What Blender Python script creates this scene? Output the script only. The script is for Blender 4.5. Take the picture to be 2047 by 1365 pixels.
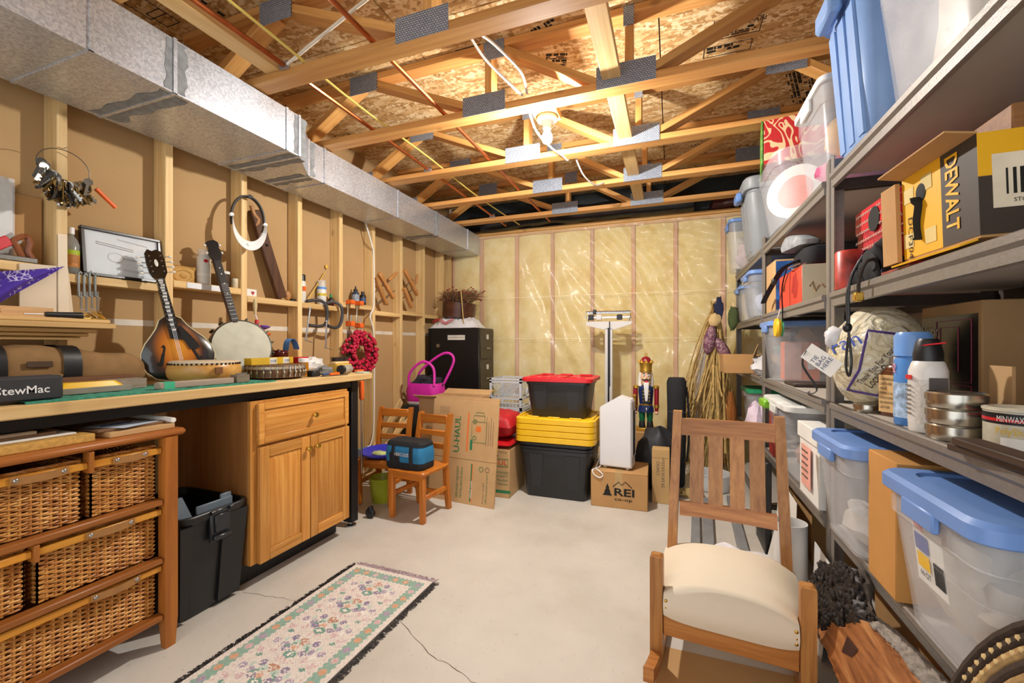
import bpy, bmesh, math, random
from mathutils import Vector, Matrix, noise
random.seed(7)
PI = math.pi
for _o in list(bpy.data.objects): bpy.data.objects.remove(_o)
S = bpy.context.scene
C = S.collection

# ---------------------------------------------------------------- camera, world, exposure
FPX = 860.0; CAMZ = 1.14
YAW = math.atan(319.5 / FPX); SY, CY = math.sin(YAW), math.cos(YAW)
cd = bpy.data.cameras.new('camera'); cam = bpy.data.objects.new('camera', cd); C.objects.link(cam)
cam.location = (0, 0, CAMZ); cam.rotation_euler = (PI/2, 0, YAW)
cd.sensor_width = 36; cd.lens = 36 * FPX / 2047; cd.shift_y = 6.5/2047; cd.clip_start = .02
S.camera = cam
W = bpy.data.worlds.new('world'); S.world = W; W.use_nodes = True
W.node_tree.nodes['Background'].inputs[0].default_value = (.94, .97, 1.0, 1)
W.node_tree.nodes['Background'].inputs[1].default_value = 1.3
S.view_settings.view_transform = 'Standard'; S.view_settings.look = 'None'
S.view_settings.gamma = 1; S.view_settings.use_curve_mapping = False
S.view_settings.exposure = 0.70
BULB_POWER = 3000.0          # emission strength of the bare bulb (built with its lamp below)

# survey helpers: where the line of sight through a photo pixel meets a wall, rack or shelf plane
def ray(px, py):
    u = (px-1023.5)/FPX; v = (py-689)/FPX
    return (-SY+u*CY, CY+u*SY, -v)
def onX(px, py, x):
    d = ray(px, py); t = x/d[0]; return Vector((x, d[1]*t, CAMZ+d[2]*t))
def onY(px, py, y):
    d = ray(px, py); t = y/d[1]; return Vector((d[0]*t, y, CAMZ+d[2]*t))
def onZ(px, py, z):
    d = ray(px, py); t = (z-CAMZ)/d[2]; return Vector((d[0]*t, d[1]*t, z))

# ---------------------------------------------------------------- materials
def lin(c):
    if isinstance(c, str):
        c = c.lstrip('#'); c = [int(c[i:i+2], 16)/255 for i in (0, 2, 4)]
    return tuple((x/12.92 if x <= .04045 else ((x+.055)/1.055)**2.4) for x in c) + (1,)
MATS = {}
class NT:
    def __init__(s, name):
        s.m = bpy.data.materials.new(name); s.m.use_nodes = True; s.t = s.m.node_tree
        s.b = s.t.nodes['Principled BSDF']; s.out = s.t.nodes['Material Output']
        MATS[name] = s.m
    def n(s, typ, ins=None, **kw):
        nd = s.t.nodes.new(typ)
        for k, v in kw.items(): setattr(nd, k, v)
        for k, v in (ins or {}).items():
            if isinstance(v, tuple) and len(v) == 2 and hasattr(v[0], 'outputs'): s.t.links.new(v[0].outputs[v[1]], nd.inputs[k])
            elif hasattr(v, 'outputs'): s.t.links.new(v.outputs[0], nd.inputs[k])
            else: nd.inputs[k].default_value = v
        return nd
    def l(s, a, o, b, i): s.t.links.new(a.outputs[o], b.inputs[i])
    def ramp(s, fac, stops):
        r = s.t.nodes.new('ShaderNodeValToRGB'); e = r.color_ramp.elements
        while len(e) < len(stops): e.new(.5)
        for q, (p, c) in zip(e, stops): q.position = p; q.color = c
        s.t.links.new(fac.outputs[0], r.inputs[0]); return r
    def coord(s, scale=(1, 1, 1), out='Object'):
        tc = s.n('ShaderNodeTexCoord'); mp = s.n('ShaderNodeMapping'); s.l(tc, out, mp, 0)
        mp.inputs['Scale'].default_value = scale; return mp
    def bump(s, h, st=.2, d=.002, o=0):
        b = s.n('ShaderNodeBump'); b.inputs['Strength'].default_value = st; b.inputs['Distance'].default_value = d
        s.l(h, o, b, 'Height'); s.l(b, 0, s.b, 'Normal'); return b
def mul(c, k): return tuple(min(1, x*k) for x in c[:3]) + (1,)
def mat(name, c, rough=.5, metal=0, var=.12, vs=12, bump=0, bs=200, spec=.5, trans=0, alpha=1, emit=0, sheen=0, coat=0, sub=0):
    if name in MATS: return MATS[name]
    t = NT(name); c = lin(c); b = t.b
    b.inputs['Roughness'].default_value = rough; b.inputs['Metallic'].default_value = metal
    b.inputs['Specular IOR Level'].default_value = spec
    b.inputs['Transmission Weight'].default_value = trans; b.inputs['Alpha'].default_value = alpha
    b.inputs['Coat Weight'].default_value = coat; b.inputs['Sheen Weight'].default_value = sheen
    b.inputs['Base Color'].default_value = c
    if emit: b.inputs['Emission Color'].default_value = c; b.inputs['Emission Strength'].default_value = emit
    if var or bump: mp = t.coord()
    if var:
        nz = t.n('ShaderNodeTexNoise', {'Vector': mp, 'Scale': vs, 'Detail': 4.0})
        r = t.ramp(nz, [(.3, mul(c, 1-var)), (.7, mul(c, 1+var))]); t.l(r, 0, b, 'Base Color')
    if bump:
        n2 = t.n('ShaderNodeTexNoise', {'Vector': mp, 'Scale': bs, 'Detail': 2.0}); t.bump(n2, bump, .002)
    return t.m
def wood(name, c1, c2, axis='z', gs=45, rough=.55, knots=0, along=1.6, spec=.4, tint=.18, coat=0):
    if name in MATS: return MATS[name]
    t = NT(name); c1, c2 = lin(c1), lin(c2)
    sc = {'x': (along, gs, gs), 'y': (gs, along, gs), 'z': (gs, gs, along)}[axis]
    mp = t.coord(sc)
    oi = t.n('ShaderNodeObjectInfo'); mm = t.n('ShaderNodeMath', {0: (oi, 'Random'), 1: 37.0}, operation='MULTIPLY')
    va = t.n('ShaderNodeVectorMath', operation='ADD'); t.l(mp, 0, va, 0); t.l(mm, 0, va, 1)
    nz = t.n('ShaderNodeTexNoise', {'Vector': va, 'Scale': 1.0, 'Detail': 5.0, 'Roughness': .6, 'Distortion': .4})
    r = t.ramp(nz, [(.3, c1), (.72, c2)])
    last = r
    if knots:
        mp2 = t.coord(tuple(s*.12 if s > 5 else s*2.2 for s in sc))
        va2 = t.n('ShaderNodeVectorMath', operation='ADD'); t.l(mp2, 0, va2, 0); t.l(mm, 0, va2, 1)
        vo = t.n('ShaderNodeTexVoronoi', {'Vector': va2, 'Scale': 1.0})
        kr = t.ramp(vo, [(.05, (1, 1, 1, 1)), (.13, (0, 0, 0, 1))])
        kf = t.n('ShaderNodeMath', {0: kr, 1: knots}, operation='MULTIPLY')
        mx = t.n('ShaderNodeMixRGB', {'Fac': kf, 'Color1': r, 'Color2': mul(c1, .45)}); last = mx
    hs = t.n('ShaderNodeHueSaturation', {'Color': last})
    mr = t.n('ShaderNodeMapRange', {0: (oi, 'Random'), 1: 0.0, 2: 1.0, 3: 1-tint, 4: 1+tint*.6}); t.l(mr, 0, hs, 'Value')
    t.l(hs, 0, t.b, 'Base Color'); t.b.inputs['Roughness'].default_value = rough
    t.b.inputs['Specular IOR Level'].default_value = spec; t.b.inputs['Coat Weight'].default_value = coat
    t.bump(nz, .12, .001)
    return t.m
def clearplastic(name, c, alpha=.42, rough=.28):
    if name in MATS: return MATS[name]
    t = NT(name); c = lin(c); b = t.b
    b.inputs['Base Color'].default_value = c; b.inputs['Roughness'].default_value = rough
    b.inputs['Specular IOR Level'].default_value = .6; b.inputs['Alpha'].default_value = alpha
    mp = t.coord(); nz = t.n('ShaderNodeTexNoise', {'Vector': mp, 'Scale': 9.0, 'Detail': 3.0})
    mr = t.n('ShaderNodeMapRange', {0: nz, 1: .3, 2: .7, 3: alpha*.8, 4: min(1, alpha*1.25)}); t.l(mr, 0, b, 'Alpha')
    return t.m

# ---------------------------------------------------------------- mesh building
class MB:
    def __init__(s): s.v = []; s.f = []; s.mi = []; s.cm = 0
    def add(s, vs, fs):
        o = len(s.v); s.v += [Vector(v) for v in vs]; s.f += [tuple(i+o for i in f) for f in fs]; s.mi += [s.cm]*len(fs); return s
    def mat(s, i): s.cm = i; return s
    def box(s, lo, hi, b=0):
        lo = [min(p, q) for p, q in zip(lo, hi)] if 0 else list(lo); hi = list(hi)
        for k in range(3):
            if lo[k] > hi[k]: lo[k], hi[k] = hi[k], lo[k]
        b = min(b, .45*min(hi[k]-lo[k] for k in range(3)))
        if b <= 0:
            x0, y0, z0 = lo; x1, y1, z1 = hi
            return s.add([(x0,y0,z0),(x1,y0,z0),(x1,y1,z0),(x0,y1,z0),(x0,y0,z1),(x1,y0,z1),(x1,y1,z1),(x0,y1,z1)],
                         [(0,3,2,1),(4,5,6,7),(0,1,5,4),(1,2,6,5),(2,3,7,6),(3,0,4,7)])
        vs = []; ix = {}
        for sx in (0, 1):
            for sy in (0, 1):
                for sz in (0, 1):
                    sg = (sx, sy, sz); base = [hi[k] if sg[k] else lo[k] for k in range(3)]
                    for a in range(3):
                        p = list(base)
                        for k in range(3):
                            if k != a: p[k] += -b if sg[k] else b
                        ix[sg, a] = len(vs); vs.append(p)
        fs = []
        for a in range(3):
            o = [k for k in range(3) if k != a]
            for d in (0, 1):
                q = []
                for (i, j) in ((0,0),(1,0),(1,1),(0,1)):
                    g = [0,0,0]; g[a] = d; g[o[0]] = i; g[o[1]] = j; q.append(ix[tuple(g), a])
                fs.append(tuple(q))
            for i in (0, 1):
                for j in (0, 1):
                    g0 = [0,0,0]; g0[o[0]] = i; g0[o[1]] = j; g1 = list(g0); g1[a] = 1
                    fs.append((ix[tuple(g0), o[0]], ix[tuple(g1), o[0]], ix[tuple(g1), o[1]], ix[tuple(g0), o[1]]))
        for g in [(i,j,k) for i in (0,1) for j in (0,1) for k in (0,1)]: fs.append((ix[g,0], ix[g,1], ix[g,2]))
        return s.add(vs, fs)
    def bar(s, p, q, w, h, up=(0,0,1), b=0):
        p, q = Vector(p), Vector(q); d = q-p; L = d.length; d.normalize(); up = Vector(up)
        x = d.cross(up)
        if x.length < 1e-4: x = d.cross(Vector((1,0,0)))
        x.normalize(); z = x.cross(d); M = Matrix((x, d, z)).transposed()
        t = MB().box((-w/2, 0, -h/2), (w/2, L, h/2), b)
        return s.add([M @ v + p for v in t.v], t.f)
    def tube(s, pts, r, n=8, closed=False, caps=True, flat=1.0):
        pts = [Vector(p) for p in pts]; N = len(pts); rr = r if isinstance(r, (list, tuple)) else [r]*N
        T = []
        for i in range(N):
            a = pts[(i-1) % N] if (closed or i > 0) else pts[i]; b = pts[(i+1) % N] if (closed or i < N-1) else pts[i]
            d = (b-a); T.append(d.normalized() if d.length > 1e-9 else Vector((0,0,1)))
        x = T[0].orthogonal().normalized()
        if flat != 1: x = T[0].cross(Vector((0,0,1))); x = x.normalized() if x.length > 1e-4 else T[0].orthogonal().normalized()
        vs = []; fs = []
        for i in range(N):
            x = x - T[i]*x.dot(T[i]); x = x.normalized() if x.length > 1e-6 else T[i].orthogonal().normalized()
            y = T[i].cross(x)
            for k in range(n):
                a = 2*PI*k/n; vs.append(pts[i] + (x*math.cos(a) + y*math.sin(a)*flat)*rr[i])
        for i in range(N if closed else N-1):
            j = (i+1) % N
            for k in range(n): fs.append((i*n+k, i*n+(k+1) % n, j*n+(k+1) % n, j*n+k))
        if caps and not closed: fs.append(tuple(range(n))[::-1]); fs.append(tuple((N-1)*n+k for k in range(n)))
        return s.add(vs, fs)
    def lathe(s, prof, n=24, c=(0,0,0), sx=1, sy=1, caps=True):
        vs = []; fs = []; c = Vector(c)
        for (r, z) in prof:
            for k in range(n): a = 2*PI*k/n; vs.append(c+Vector((r*sx*math.cos(a), r*sy*math.sin(a), z)))
        for i in range(len(prof)-1):
            for k in range(n): fs.append((i*n+k, i*n+(k+1) % n, (i+1)*n+(k+1) % n, (i+1)*n+k))
        if caps:
            if prof[0][0] > 1e-5: fs.append(tuple(range(n))[::-1])
            if prof[-1][0] > 1e-5: fs.append(tuple((len(prof)-1)*n+k for k in range(n)))
        return s.add(vs, fs)
    def loft(s, secs, cap0=True, cap1=True):
        n = len(secs[0]); vs = [p for q in secs for p in q]; fs = []
        for i in range(len(secs)-1):
            for k in range(n): fs.append((i*n+k, i*n+(k+1) % n, (i+1)*n+(k+1) % n, (i+1)*n+k))
        if cap0: fs.append(tuple(range(n))[::-1])
        if cap1: fs.append(tuple((len(secs)-1)*n+k for k in range(n)))
        return s.add(vs, fs)
    def rr(s, secs, m=4, cap0=True, cap1=True):
        # secs: (z, width x, depth y, corner radius[, cx, cy])
        out = []
        for q in secs:
            z, w, d, r = q[:4]; cx, cy = (q[4], q[5]) if len(q) > 4 else (0, 0)
            r = min(r, w*.499, d*.499); P = []
            for k, (ax, ay) in enumerate(((1,1),(-1,1),(-1,-1),(1,-1))):
                for j in range(m+1):
                    a = PI/2*(k + j/m); P.append((cx+ax*(w/2-r)+r*math.cos(a), cy+ay*(d/2-r)+r*math.sin(a), z))
            out.append(P)
        return s.loft(out, cap0, cap1)
    def prism(s, poly, h0, h1, plane='xy'):
        mk = {'xy': lambda a, b, h: (a, b, h), 'xz': lambda a, b, h: (a, h, b), 'yz': lambda a, b, h: (h, a, b)}[plane]
        return s.loft([[mk(a, b, h0) for a, b in poly], [mk(a, b, h1) for a, b in poly]])
    def grid(s, fn, nu, nv, cu=False):
        vs = [fn(i/nu, j/nv) for j in range(nv+1) for i in range(nu+1)]; fs = []
        for j in range(nv):
            for i in range(nu): a = j*(nu+1)+i; fs.append((a, a+1, a+nu+2, a+nu+1))
        return s.add(vs, fs)
    def ball(s, c, r, n=12, m=8, sc=(1,1,1), wob=0, seed=0):
        c = Vector(c); vs = [c+Vector((0,0,-r*sc[2]))]; fs = []
        for i in range(1, m):
            t = -PI/2+PI*i/m
            for k in range(n):
                a = 2*PI*k/n; d = Vector((math.cos(a)*math.cos(t), math.sin(a)*math.cos(t), math.sin(t)))
                f = 1+wob*noise.noise(d*2.3+Vector((seed*3.7, seed, 0))) if wob else 1
                vs.append(c+Vector((d.x*sc[0], d.y*sc[1], d.z*sc[2]))*r*f)
        vs.append(c+Vector((0,0,r*sc[2]))); e = len(vs)-1
        for k in range(n): fs.append((0, 1+(k+1) % n, 1+k)); fs.append((e, 1+(m-2)*n+k, 1+(m-2)*n+(k+1) % n))
        for i in range(m-2):
            for k in range(n): fs.append((1+i*n+k, 1+i*n+(k+1) % n, 1+(i+1)*n+(k+1) % n, 1+(i+1)*n+k))
        return s.add(vs, fs)
    def xf(s, M): s.v = [M @ v for v in s.v]; return s
    def rot(s, ax, a): return s.xf(Matrix.Rotation(a, 4, ax))
    def mv(s, *d): return s.xf(Matrix.Translation(d if len(d) == 3 else d[0]))
    def mesh(s, name, mats, smooth=40):
        me = bpy.data.meshes.new(name); me.from_pydata(s.v, [], s.f)
        for m in (mats if isinstance(mats, (list, tuple)) else [mats]): me.materials.append(m)
        if len(me.materials) > 1:
            for p, i in zip(me.polygons, s.mi): p.material_index = i
        bm = bmesh.new(); bm.from_mesh(me); bmesh.ops.recalc_face_normals(bm, faces=bm.faces); bm.to_mesh(me); bm.free()
        if smooth:
            me.shade_smooth(); me.set_sharp_from_angle(angle=math.radians(smooth))
        return me
def flatbase(mb, z=.0005):      # soft things settle flat on what they lie on
    lo = min(v.z for v in mb.v)
    mb.v = [Vector((v.x, v.y, max(v.z-max(lo, 0), z))) for v in mb.v]; return mb
def link(name, me, parent=None, loc=None, rot=None):
    o = bpy.data.objects.new(name, me); C.objects.link(o); o.parent = parent
    if loc is not None: o.location = loc
    if rot is not None: o.rotation_euler = rot
    return o
def part(name, mb, m, parent, smooth=40, label=None, kind=None, loc=None, rot=None):
    o = link(name, mb.mesh(name, m, smooth) if isinstance(mb, MB) else mb, parent, loc, rot)
    if label: o['label'] = label
    if kind: o['kind'] = kind
    return o
def tag(o, label, cat, group=None):
    o['label'] = label; o['category'] = cat
    if group: o['group'] = group
    return o
def thing(name, label, cat, loc=(0,0,0), rz=0, group=None, rot=None):
    o = link(name, None, None, loc, rot if rot else (0,0,rz)); o.empty_display_size = .05
    return tag(o, label, cat, group)
def one(name, mb, m, label, cat, loc=(0,0,0), rz=0, group=None, rot=None, smooth=40):
    o = link(name, mb.mesh(name, m, smooth), None, loc, rot if rot else (0,0,rz)); return tag(o, label, cat, group)
def struct(name, mb, m, parent=None, smooth=0):
    o = link(name, mb.mesh(name, m, smooth) if mb else None, parent)
    if not parent: o['kind'] = 'structure'
    return o
def dup(root, loc=None, rz=None, label=None, rot=None):
    def cp(o, p):
        c = o.copy(); C.objects.link(c); c.parent = p
        for ch in list(o.children): cp(ch, c)
        return c
    r = cp(root, None)
    if loc is not None: r.location = loc
    if rot is not None: r.rotation_euler = rot
    elif rz is not None: r.rotation_euler = (0, 0, rz)
    if label: r['label'] = label
    return r
def text(s, o, right, up, h, m, parent, name='lettering', align='LEFT', wid=None, lift=.0008, bold=0):
    cu = bpy.data.curves.new(name, 'FONT'); cu.body = s; cu.size = 1; cu.align_x = align; cu.resolution_u = 2
    cu.offset = bold
    tmp = bpy.data.objects.new('t', cu); C.objects.link(tmp)
    bpy.context.view_layer.update()
    me = bpy.data.meshes.new_from_object(tmp.evaluated_get(bpy.context.evaluated_depsgraph_get()))
    bpy.data.objects.remove(tmp); bpy.data.curves.remove(cu)
    r = Vector(right).normalized(); u = Vector(up).normalized(); nrm = r.cross(u)
    sx = h/.72
    if wid and len(me.vertices):
        w0 = max(v.co.x for v in me.vertices)-min(v.co.x for v in me.vertices); sx = wid/max(w0, 1e-6)
    o = Vector(o)
    for v in me.vertices: v.co = o + r*(v.co.x*sx) + u*(v.co.y*h/.72) + nrm*lift
    me.materials.clear(); me.materials.append(m)
    return link(name, me, parent)
def cyltext(s, r, ang, zz, h, m, parent, wid, lift=.0006):      # lettering wrapped round a can
    o = text(s, (0, 0, 0), (1, 0, 0), (0, 1, 0), h, m, parent, wid=wid, lift=0)
    for v in o.data.vertices: a = ang+(v.co.x-wid/2)/r; v.co = Vector(((r+lift)*math.cos(a), (r+lift)*math.sin(a), zz+v.co.y))
    return o
def scribble(o, right, up, w, h, m, parent, rows=1, pitch=.02, lift=.0012, name='script_line'):      # illegible script
    r = Vector(right).normalized(); u = Vector(up).normalized(); n = r.cross(u); o = Vector(o)
    for q in range(rows):
        N = max(8, int(w/h*5)); pts = [o+r*(w*k/N)-u*(q*pitch)+u*h*(.5+.5*math.sin(k*2.1+q)*(.6+.4*math.sin(k*.9+q*2)))+n*lift for k in range(N+1)]
        part(name, MB().tube(pts, max(.0006, h*.07), 4), m, parent)
def patch(o, right, up, w, h, m, parent, name='label', t=.0006):
    r = Vector(right).normalized(); u = Vector(up).normalized(); n = r.cross(u); o = Vector(o); mb = MB()
    q = [o, o+r*w, o+r*w+u*h, o+u*h]
    mb.loft([q, [p+n*t for p in q]]); return part(name, mb, m, parent, 0)
def attach(o, par):      # a mesh laid out in room coordinates becomes a part of its thing
    for k in ('category', 'label', 'group'):
        if k in o: del o[k]
    o.parent = par; o.matrix_parent_inverse = par.matrix_basis.inverted(); return o
def bez(p, n=12):
    p = [Vector(q) for q in p]; out = []
    N = len(p)
    for i in range(N-1):
        a = p[max(i-1, 0)]; b = p[i]; c = p[i+1]; d = p[min(i+2, N-1)]
        for k in range(n):
            t = k/n; out.append(.5*((2*b)+(c-a)*t+(2*a-5*b+4*c-d)*t*t+(3*b-a-3*c+d)*t**3))
    out.append(p[-1]); return out

# ================================================================ the room shell
PINE_Z = wood('pine_z', '#d2aa6c', '#ecd09a', 'z', knots=.5)
PINE_Y = wood('pine_y', '#d0a667', '#eacb92', 'y', knots=.5)
PINE_X = wood('pine_x', '#c58f4c', '#e2b672', 'x', knots=.6)
TRUSS_X = wood('truss_pine_x', '#bf8344', '#deaa66', 'x', knots=.7)
TRUSS_W = wood('truss_pine_web', '#c48a48', '#e2b06a', 'x', gs=30, knots=.5)
BENCHW = wood('bench_maple', '#cfa566', '#ecd09a', 'y', gs=35, knots=.35, rough=.5)
BLACK = mat('black_plastic', '#17181a', .42, var=.1, bump=.05)
BLACKM = mat('black_metal', '#1c1c1e', .45, metal=.3, var=.1)
WHITE = mat('white_plastic', '#e6e6e4', .4, var=.03)
STEEL = mat('bright_steel', '#b9bcc0', .3, metal=1, var=.1, vs=40)
BRASS = mat('brass', '#c9a24a', .3, metal=1, var=.1)
COPPER = mat('copper', '#b5683c', .32, metal=.9, var=.15, vs=20)
CARD = mat('cardboard', '#b58a57', .85, var=.07, vs=9, bump=.1, bs=60)
CARD2 = mat('cardboard_light', '#c29c6c', .85, var=.06, vs=9, bump=.1, bs=60)
PAPER = mat('white_paper', '#e4e2dc', .7, var=.03)
INK = mat('black_ink', '#15130f', .8, var=0)
GREENINK = mat('green_ink', '#2f7a4c', .8, var=0)
ORANGEINK = mat('orange_ink', '#e0702a', .8, var=0)
GREYTXT = mat('grey_ink', '#6b6355', .8, var=0)

# floor
t = NT('painted_concrete'); mp = t.coord()
n1 = t.n('ShaderNodeTexNoise', {'Vector': mp, 'Scale': 1.7, 'Detail': 8.0, 'Roughness': .6}); n2 = t.n('ShaderNodeTexNoise', {'Vector': mp, 'Scale': 55.0, 'Detail': 4.0})
r1 = t.ramp(n1, [(.3, lin('#b9b2a6')), (.5, lin('#c8c2b8')), (.72, lin('#d2ccc1'))])
r2 = t.ramp(n2, [(.28, (.55, .52, .48, 1)), (.36, (1, 1, 1, 1))])
mx = t.n('ShaderNodeMixRGB', {'Fac': .35, 'Color1': r1, 'Color2': r2}, blend_type='MULTIPLY'); t.l(mx, 0, t.b, 'Base Color')
t.b.inputs['Roughness'].default_value = .5; t.bump(n2, .12, .002)
floor = struct('floor', MB().box((-2.6, -1.4, -.08), (1.2, 4.75, 0)), MATS['painted_concrete'])
def crack(pts, w=.0018):
    P = []
    for i in range(len(pts)-1):
        a, b = Vector(pts[i]), Vector(pts[i+1])
        for k in range(6): P.append(a.lerp(b, k/6)+Vector((random.uniform(-.007, .007), random.uniform(-.007, .007), 0)))
    P.append(Vector(pts[-1])); mb = MB(); L = []; R = []
    for i, p in enumerate(P):
        d = (P[min(i+1, len(P)-1)]-P[max(i-1, 0)]).normalized(); s = Vector((-d.y, d.x, 0))*w*random.uniform(.3, .8)
        L.append(p+s); R.append(p-s)
    n = len(P); mb.add(L+R, [(i, i+1, n+i+1, n+i) for i in range(n-1)])
    part('floor_crack', mb, mat('crack_dark', '#5a4632', .9, var=.2), floor, 0)
z = .0006
crack([onZ(488, 1182, z), onZ(545, 1193, z), onZ(600, 1200, z)])
crack([onZ(800, 1240, z), onZ(850, 1300, z), onZ(905, 1335, z), onZ(960, 1372, z), onZ(1010, 1420, z)])

# left wall: drywall backer, studs, blocking
DRY = mat('drywall_backer', '#b89668', .9, var=.05, vs=3, bump=.08, bs=400)
wl = struct('wall_left', MB().box((-2.56, -1.4, 0), (-2.525, 4.62, 2.8)), DRY)
part('seam_tape', MB().box((-2.525, -1.0, 1.235), (-2.5235, 4.5, 1.265)), mat('seam_paint', '#d8d0c2', .8), wl, 0)
STUD_Y = [-.595, -.18, .235, .65, 1.067, 1.484, 1.900, 2.318, 2.715, 3.112, 3.520, 3.920, 4.320]
sm = MB().box((-2.524, -.038, .04), (-2.43, 0, 2.395), .003).mesh('stud', PINE_Z)
for y in STUD_Y: part('stud', sm, None, wl, loc=(0, y, 0))
part('stud', MB().box((-2.524, 4.46, .04), (-2.43, 4.5, 2.395), .003), PINE_Z, wl)
part('bottom_plate', MB().box((-2.524, -1.3, .001), (-2.43, 4.52, .04), .003), PINE_Y, wl)
part('top_plate', MB().box((-2.524, -1.3, 2.396), (-2.43, 4.52, 2.438), .003), PINE_Y, wl)
BZ = [1.46, 1.47, 1.448, 1.478, 1.44, 1.438, 1.475, 1.438, 1.468, 1.46]        # blocking tops, bay by bay (bay 1 ends at stud 1.067)
for i, zt in enumerate(BZ):
    y0, y1 = STUD_Y[i+2], STUD_Y[i+3]-.038
    part('blocking', MB().box((-2.524, y0+.001, zt-.038), (-2.43, y1-.001, zt), .003), PINE_Y, wl)

# back wall: sheathing, studs, batts, top plate; the plastic film hangs in front of it
YB = 4.56
wb = struct('wall_back', MB().box((-2.6, YB+.10, 0), (1.2, YB+.13, 2.8)), mat('foundation_grey', '#8d8578', .9))
BATT = NT('insulation_yellow'); mp = BATT.coord()
n1 = BATT.n('ShaderNodeTexNoise', {'Vector': mp, 'Scale': 5.0, 'Detail': 8.0, 'Roughness': .65}); n2 = BATT.n('ShaderNodeTexNoise', {'Vector': mp, 'Scale': 60.0, 'Detail': 4.0})
r1 = BATT.ramp(n1, [(.28, lin('#dcbc5c')), (.5, lin('#f0dc8c')), (.75, lin('#f8edb8'))]); BATT.l(r1, 0, BATT.b, 'Base Color')
BATT.b.inputs['Roughness'].default_value = 1; BATT.bump(n2, .6, .01); BATT = BATT.m
PINKW = wood('stud_behind_film', '#c98f62', '#dbab80', 'z', knots=.4)
bx = [onY(p, 600, YB)[0] for p in (962, 1032.6, 1104, 1183.5, 1266, 1350.6, 1446)]
bx = [bx[0]-.38] + bx + [bx[-1]+.4, 1.03]
for x in bx: part('stud', MB().box((x-.019, YB, .04), (x+.019, YB+.095, 2.36), .003), PINKW, wb)
for a, b in zip(bx[:-1], bx[1:]):
    x0, x1 = a+.02, b-.02; mb = MB()
    def fn(u, v, x0=x0, x1=x1):
        e = min(u, 1-u)*2; bul = .025*(1-(1-e)**3)
        return (x0+(x1-x0)*u, YB+.03-bul+.012*noise.noise(Vector((x0+u*1.5, v*7, 0))*1.5), .04+2.32*v)
    mb.grid(fn, 8, 36); part('insulation_batt', mb, BATT, wb)
part('bottom_plate', MB().box((-2.5, YB, .001), (1.068, YB+.095, .04), .003), PINE_X, wb)
part('top_plate', MB().box((-2.5, YB, 2.362), (1.068, YB+.095, 2.4), .003), PINE_X, wb)
part('top_plate', MB().box((-2.5, YB-.006, 2.401), (1.068, YB+.095, 2.439), .003), PINE_X, wb)
# polythene film
t = NT('polythene_film'); b = t.b
b.inputs['Base Color'].default_value = lin('#fff4e2'); b.inputs['Roughness'].default_value = .24; b.inputs['Alpha'].default_value = .24
b.inputs['Specular IOR Level'].default_value = 1.0; mp = t.coord((1, 1, 1)); n1 = t.n('ShaderNodeTexNoise', {'Vector': mp, 'Scale': 16.0, 'Detail': 4.0, 'Distortion': 1.0}); t.bump(n1, .35, .012)
def wr(x, zz):
    h = 0
    for (cx, cz, ang, sp, amp, fr, ln) in ((-.15, 1.72, -1.02, .60, .019, 38, .95), (-.95, 1.45, -1.2, .40, .018, 28, .95), (.2, 2.15, -.2, .3, .014, 42, .8), (-.5, 1.9, -.80, .5, .012, 52, .6), (.45, 1.2, .9, .35, .012, 32, .7), (-1.5, 1.3, -1.35, .3, .014, 24, .9), (-.2, 1.1, -1.1, .5, .012, 34, .7)):
        dx, dz = x-cx, zz-cz; al = dx*math.cos(ang)+dz*math.sin(ang); ac = -dx*math.sin(ang)+dz*math.cos(ang)
        w = math.exp(-(al/ln)**2-(ac/sp)**2); ac2 = ac+.05*noise.noise(Vector((al*2.2, ac*3, cx)))
        h += amp*w*(math.sin(ac2*fr+1.5*noise.noise(Vector((al*1.6, ac*2, 3+cx)))))
    h += .007*noise.noise(Vector((x*4, zz*4, 0)))+.004*noise.noise(Vector((x*11, zz*8, 5)))
    return h
film = part('vapor_barrier_film', MB().grid(lambda u, v: (-2.42+3.48*u, YB-.044-wr(-2.42+3.48*u, .02+2.36*v)*1.55, .02+2.36*v), 280, 180), MATS['polythene_film'], wb, 180)
part('film_crease', MB().box((-2.40, YB-.064, 1.205), (1.05, YB-.063, 1.209)), mat('film_fold', '#efe3c0', .4), wb, 0)
part('film_crease', MB().box((-2.40, YB-.064, 1.66), (1.05, YB-.063, 1.664)), MATS['film_fold'], wb, 0)

# right wall behind the racks
struct('wall_right', MB().box((1.07, -1.4, 0), (1.11, 4.62, 2.8)), mat('right_wall', '#9a8d7a', .9, var=.05))

# ceiling: subfloor panels
t = NT('osb'); 
tc = t.coord((1, 1, 1)); cols = []
prev = None
for k, (rot, sc) in enumerate(((.5, (9, 38, 9)), (-.7, (11, 42, 11)), (1.5, (10, 36, 10)))):
    m2 = t.n('ShaderNodeMapping'); t.l(tc, 0, m2, 0); m2.inputs['Rotation'].default_value = (0, 0, rot); m2.inputs['Scale'].default_value = sc; m2.inputs['Location'].default_value = (k*3.1, k, 0)
    v = t.n('ShaderNodeTexVoronoi', {'Vector': m2, 'Scale': 1.0}); sp = t.n('ShaderNodeSeparateColor', {0: (v, 'Color')})
    r = t.ramp(sp, [(.0, lin('#a57c48')), (.35, lin('#c9a068')), (.7, lin('#dfc08c')), (1, lin('#efdcb4'))])
    if prev is None: prev = r
    else:
        n0 = t.n('ShaderNodeTexNoise', {'Vector': tc, 'Scale': 14.0 + 9*k, 'Detail': 1.0}); f = t.ramp(n0, [(.48, (0, 0, 0, 1)), (.53, (1, 1, 1, 1))])
        prev = t.n('ShaderNodeMixRGB', {'Fac': f, 'Color1': prev, 'Color2': r})
t.l(prev, 0, t.b, 'Base Color'); t.b.inputs['Roughness'].default_value = .7; t.bump(prev, .15, .002)
ceil = struct('ceiling', None, None)
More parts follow.
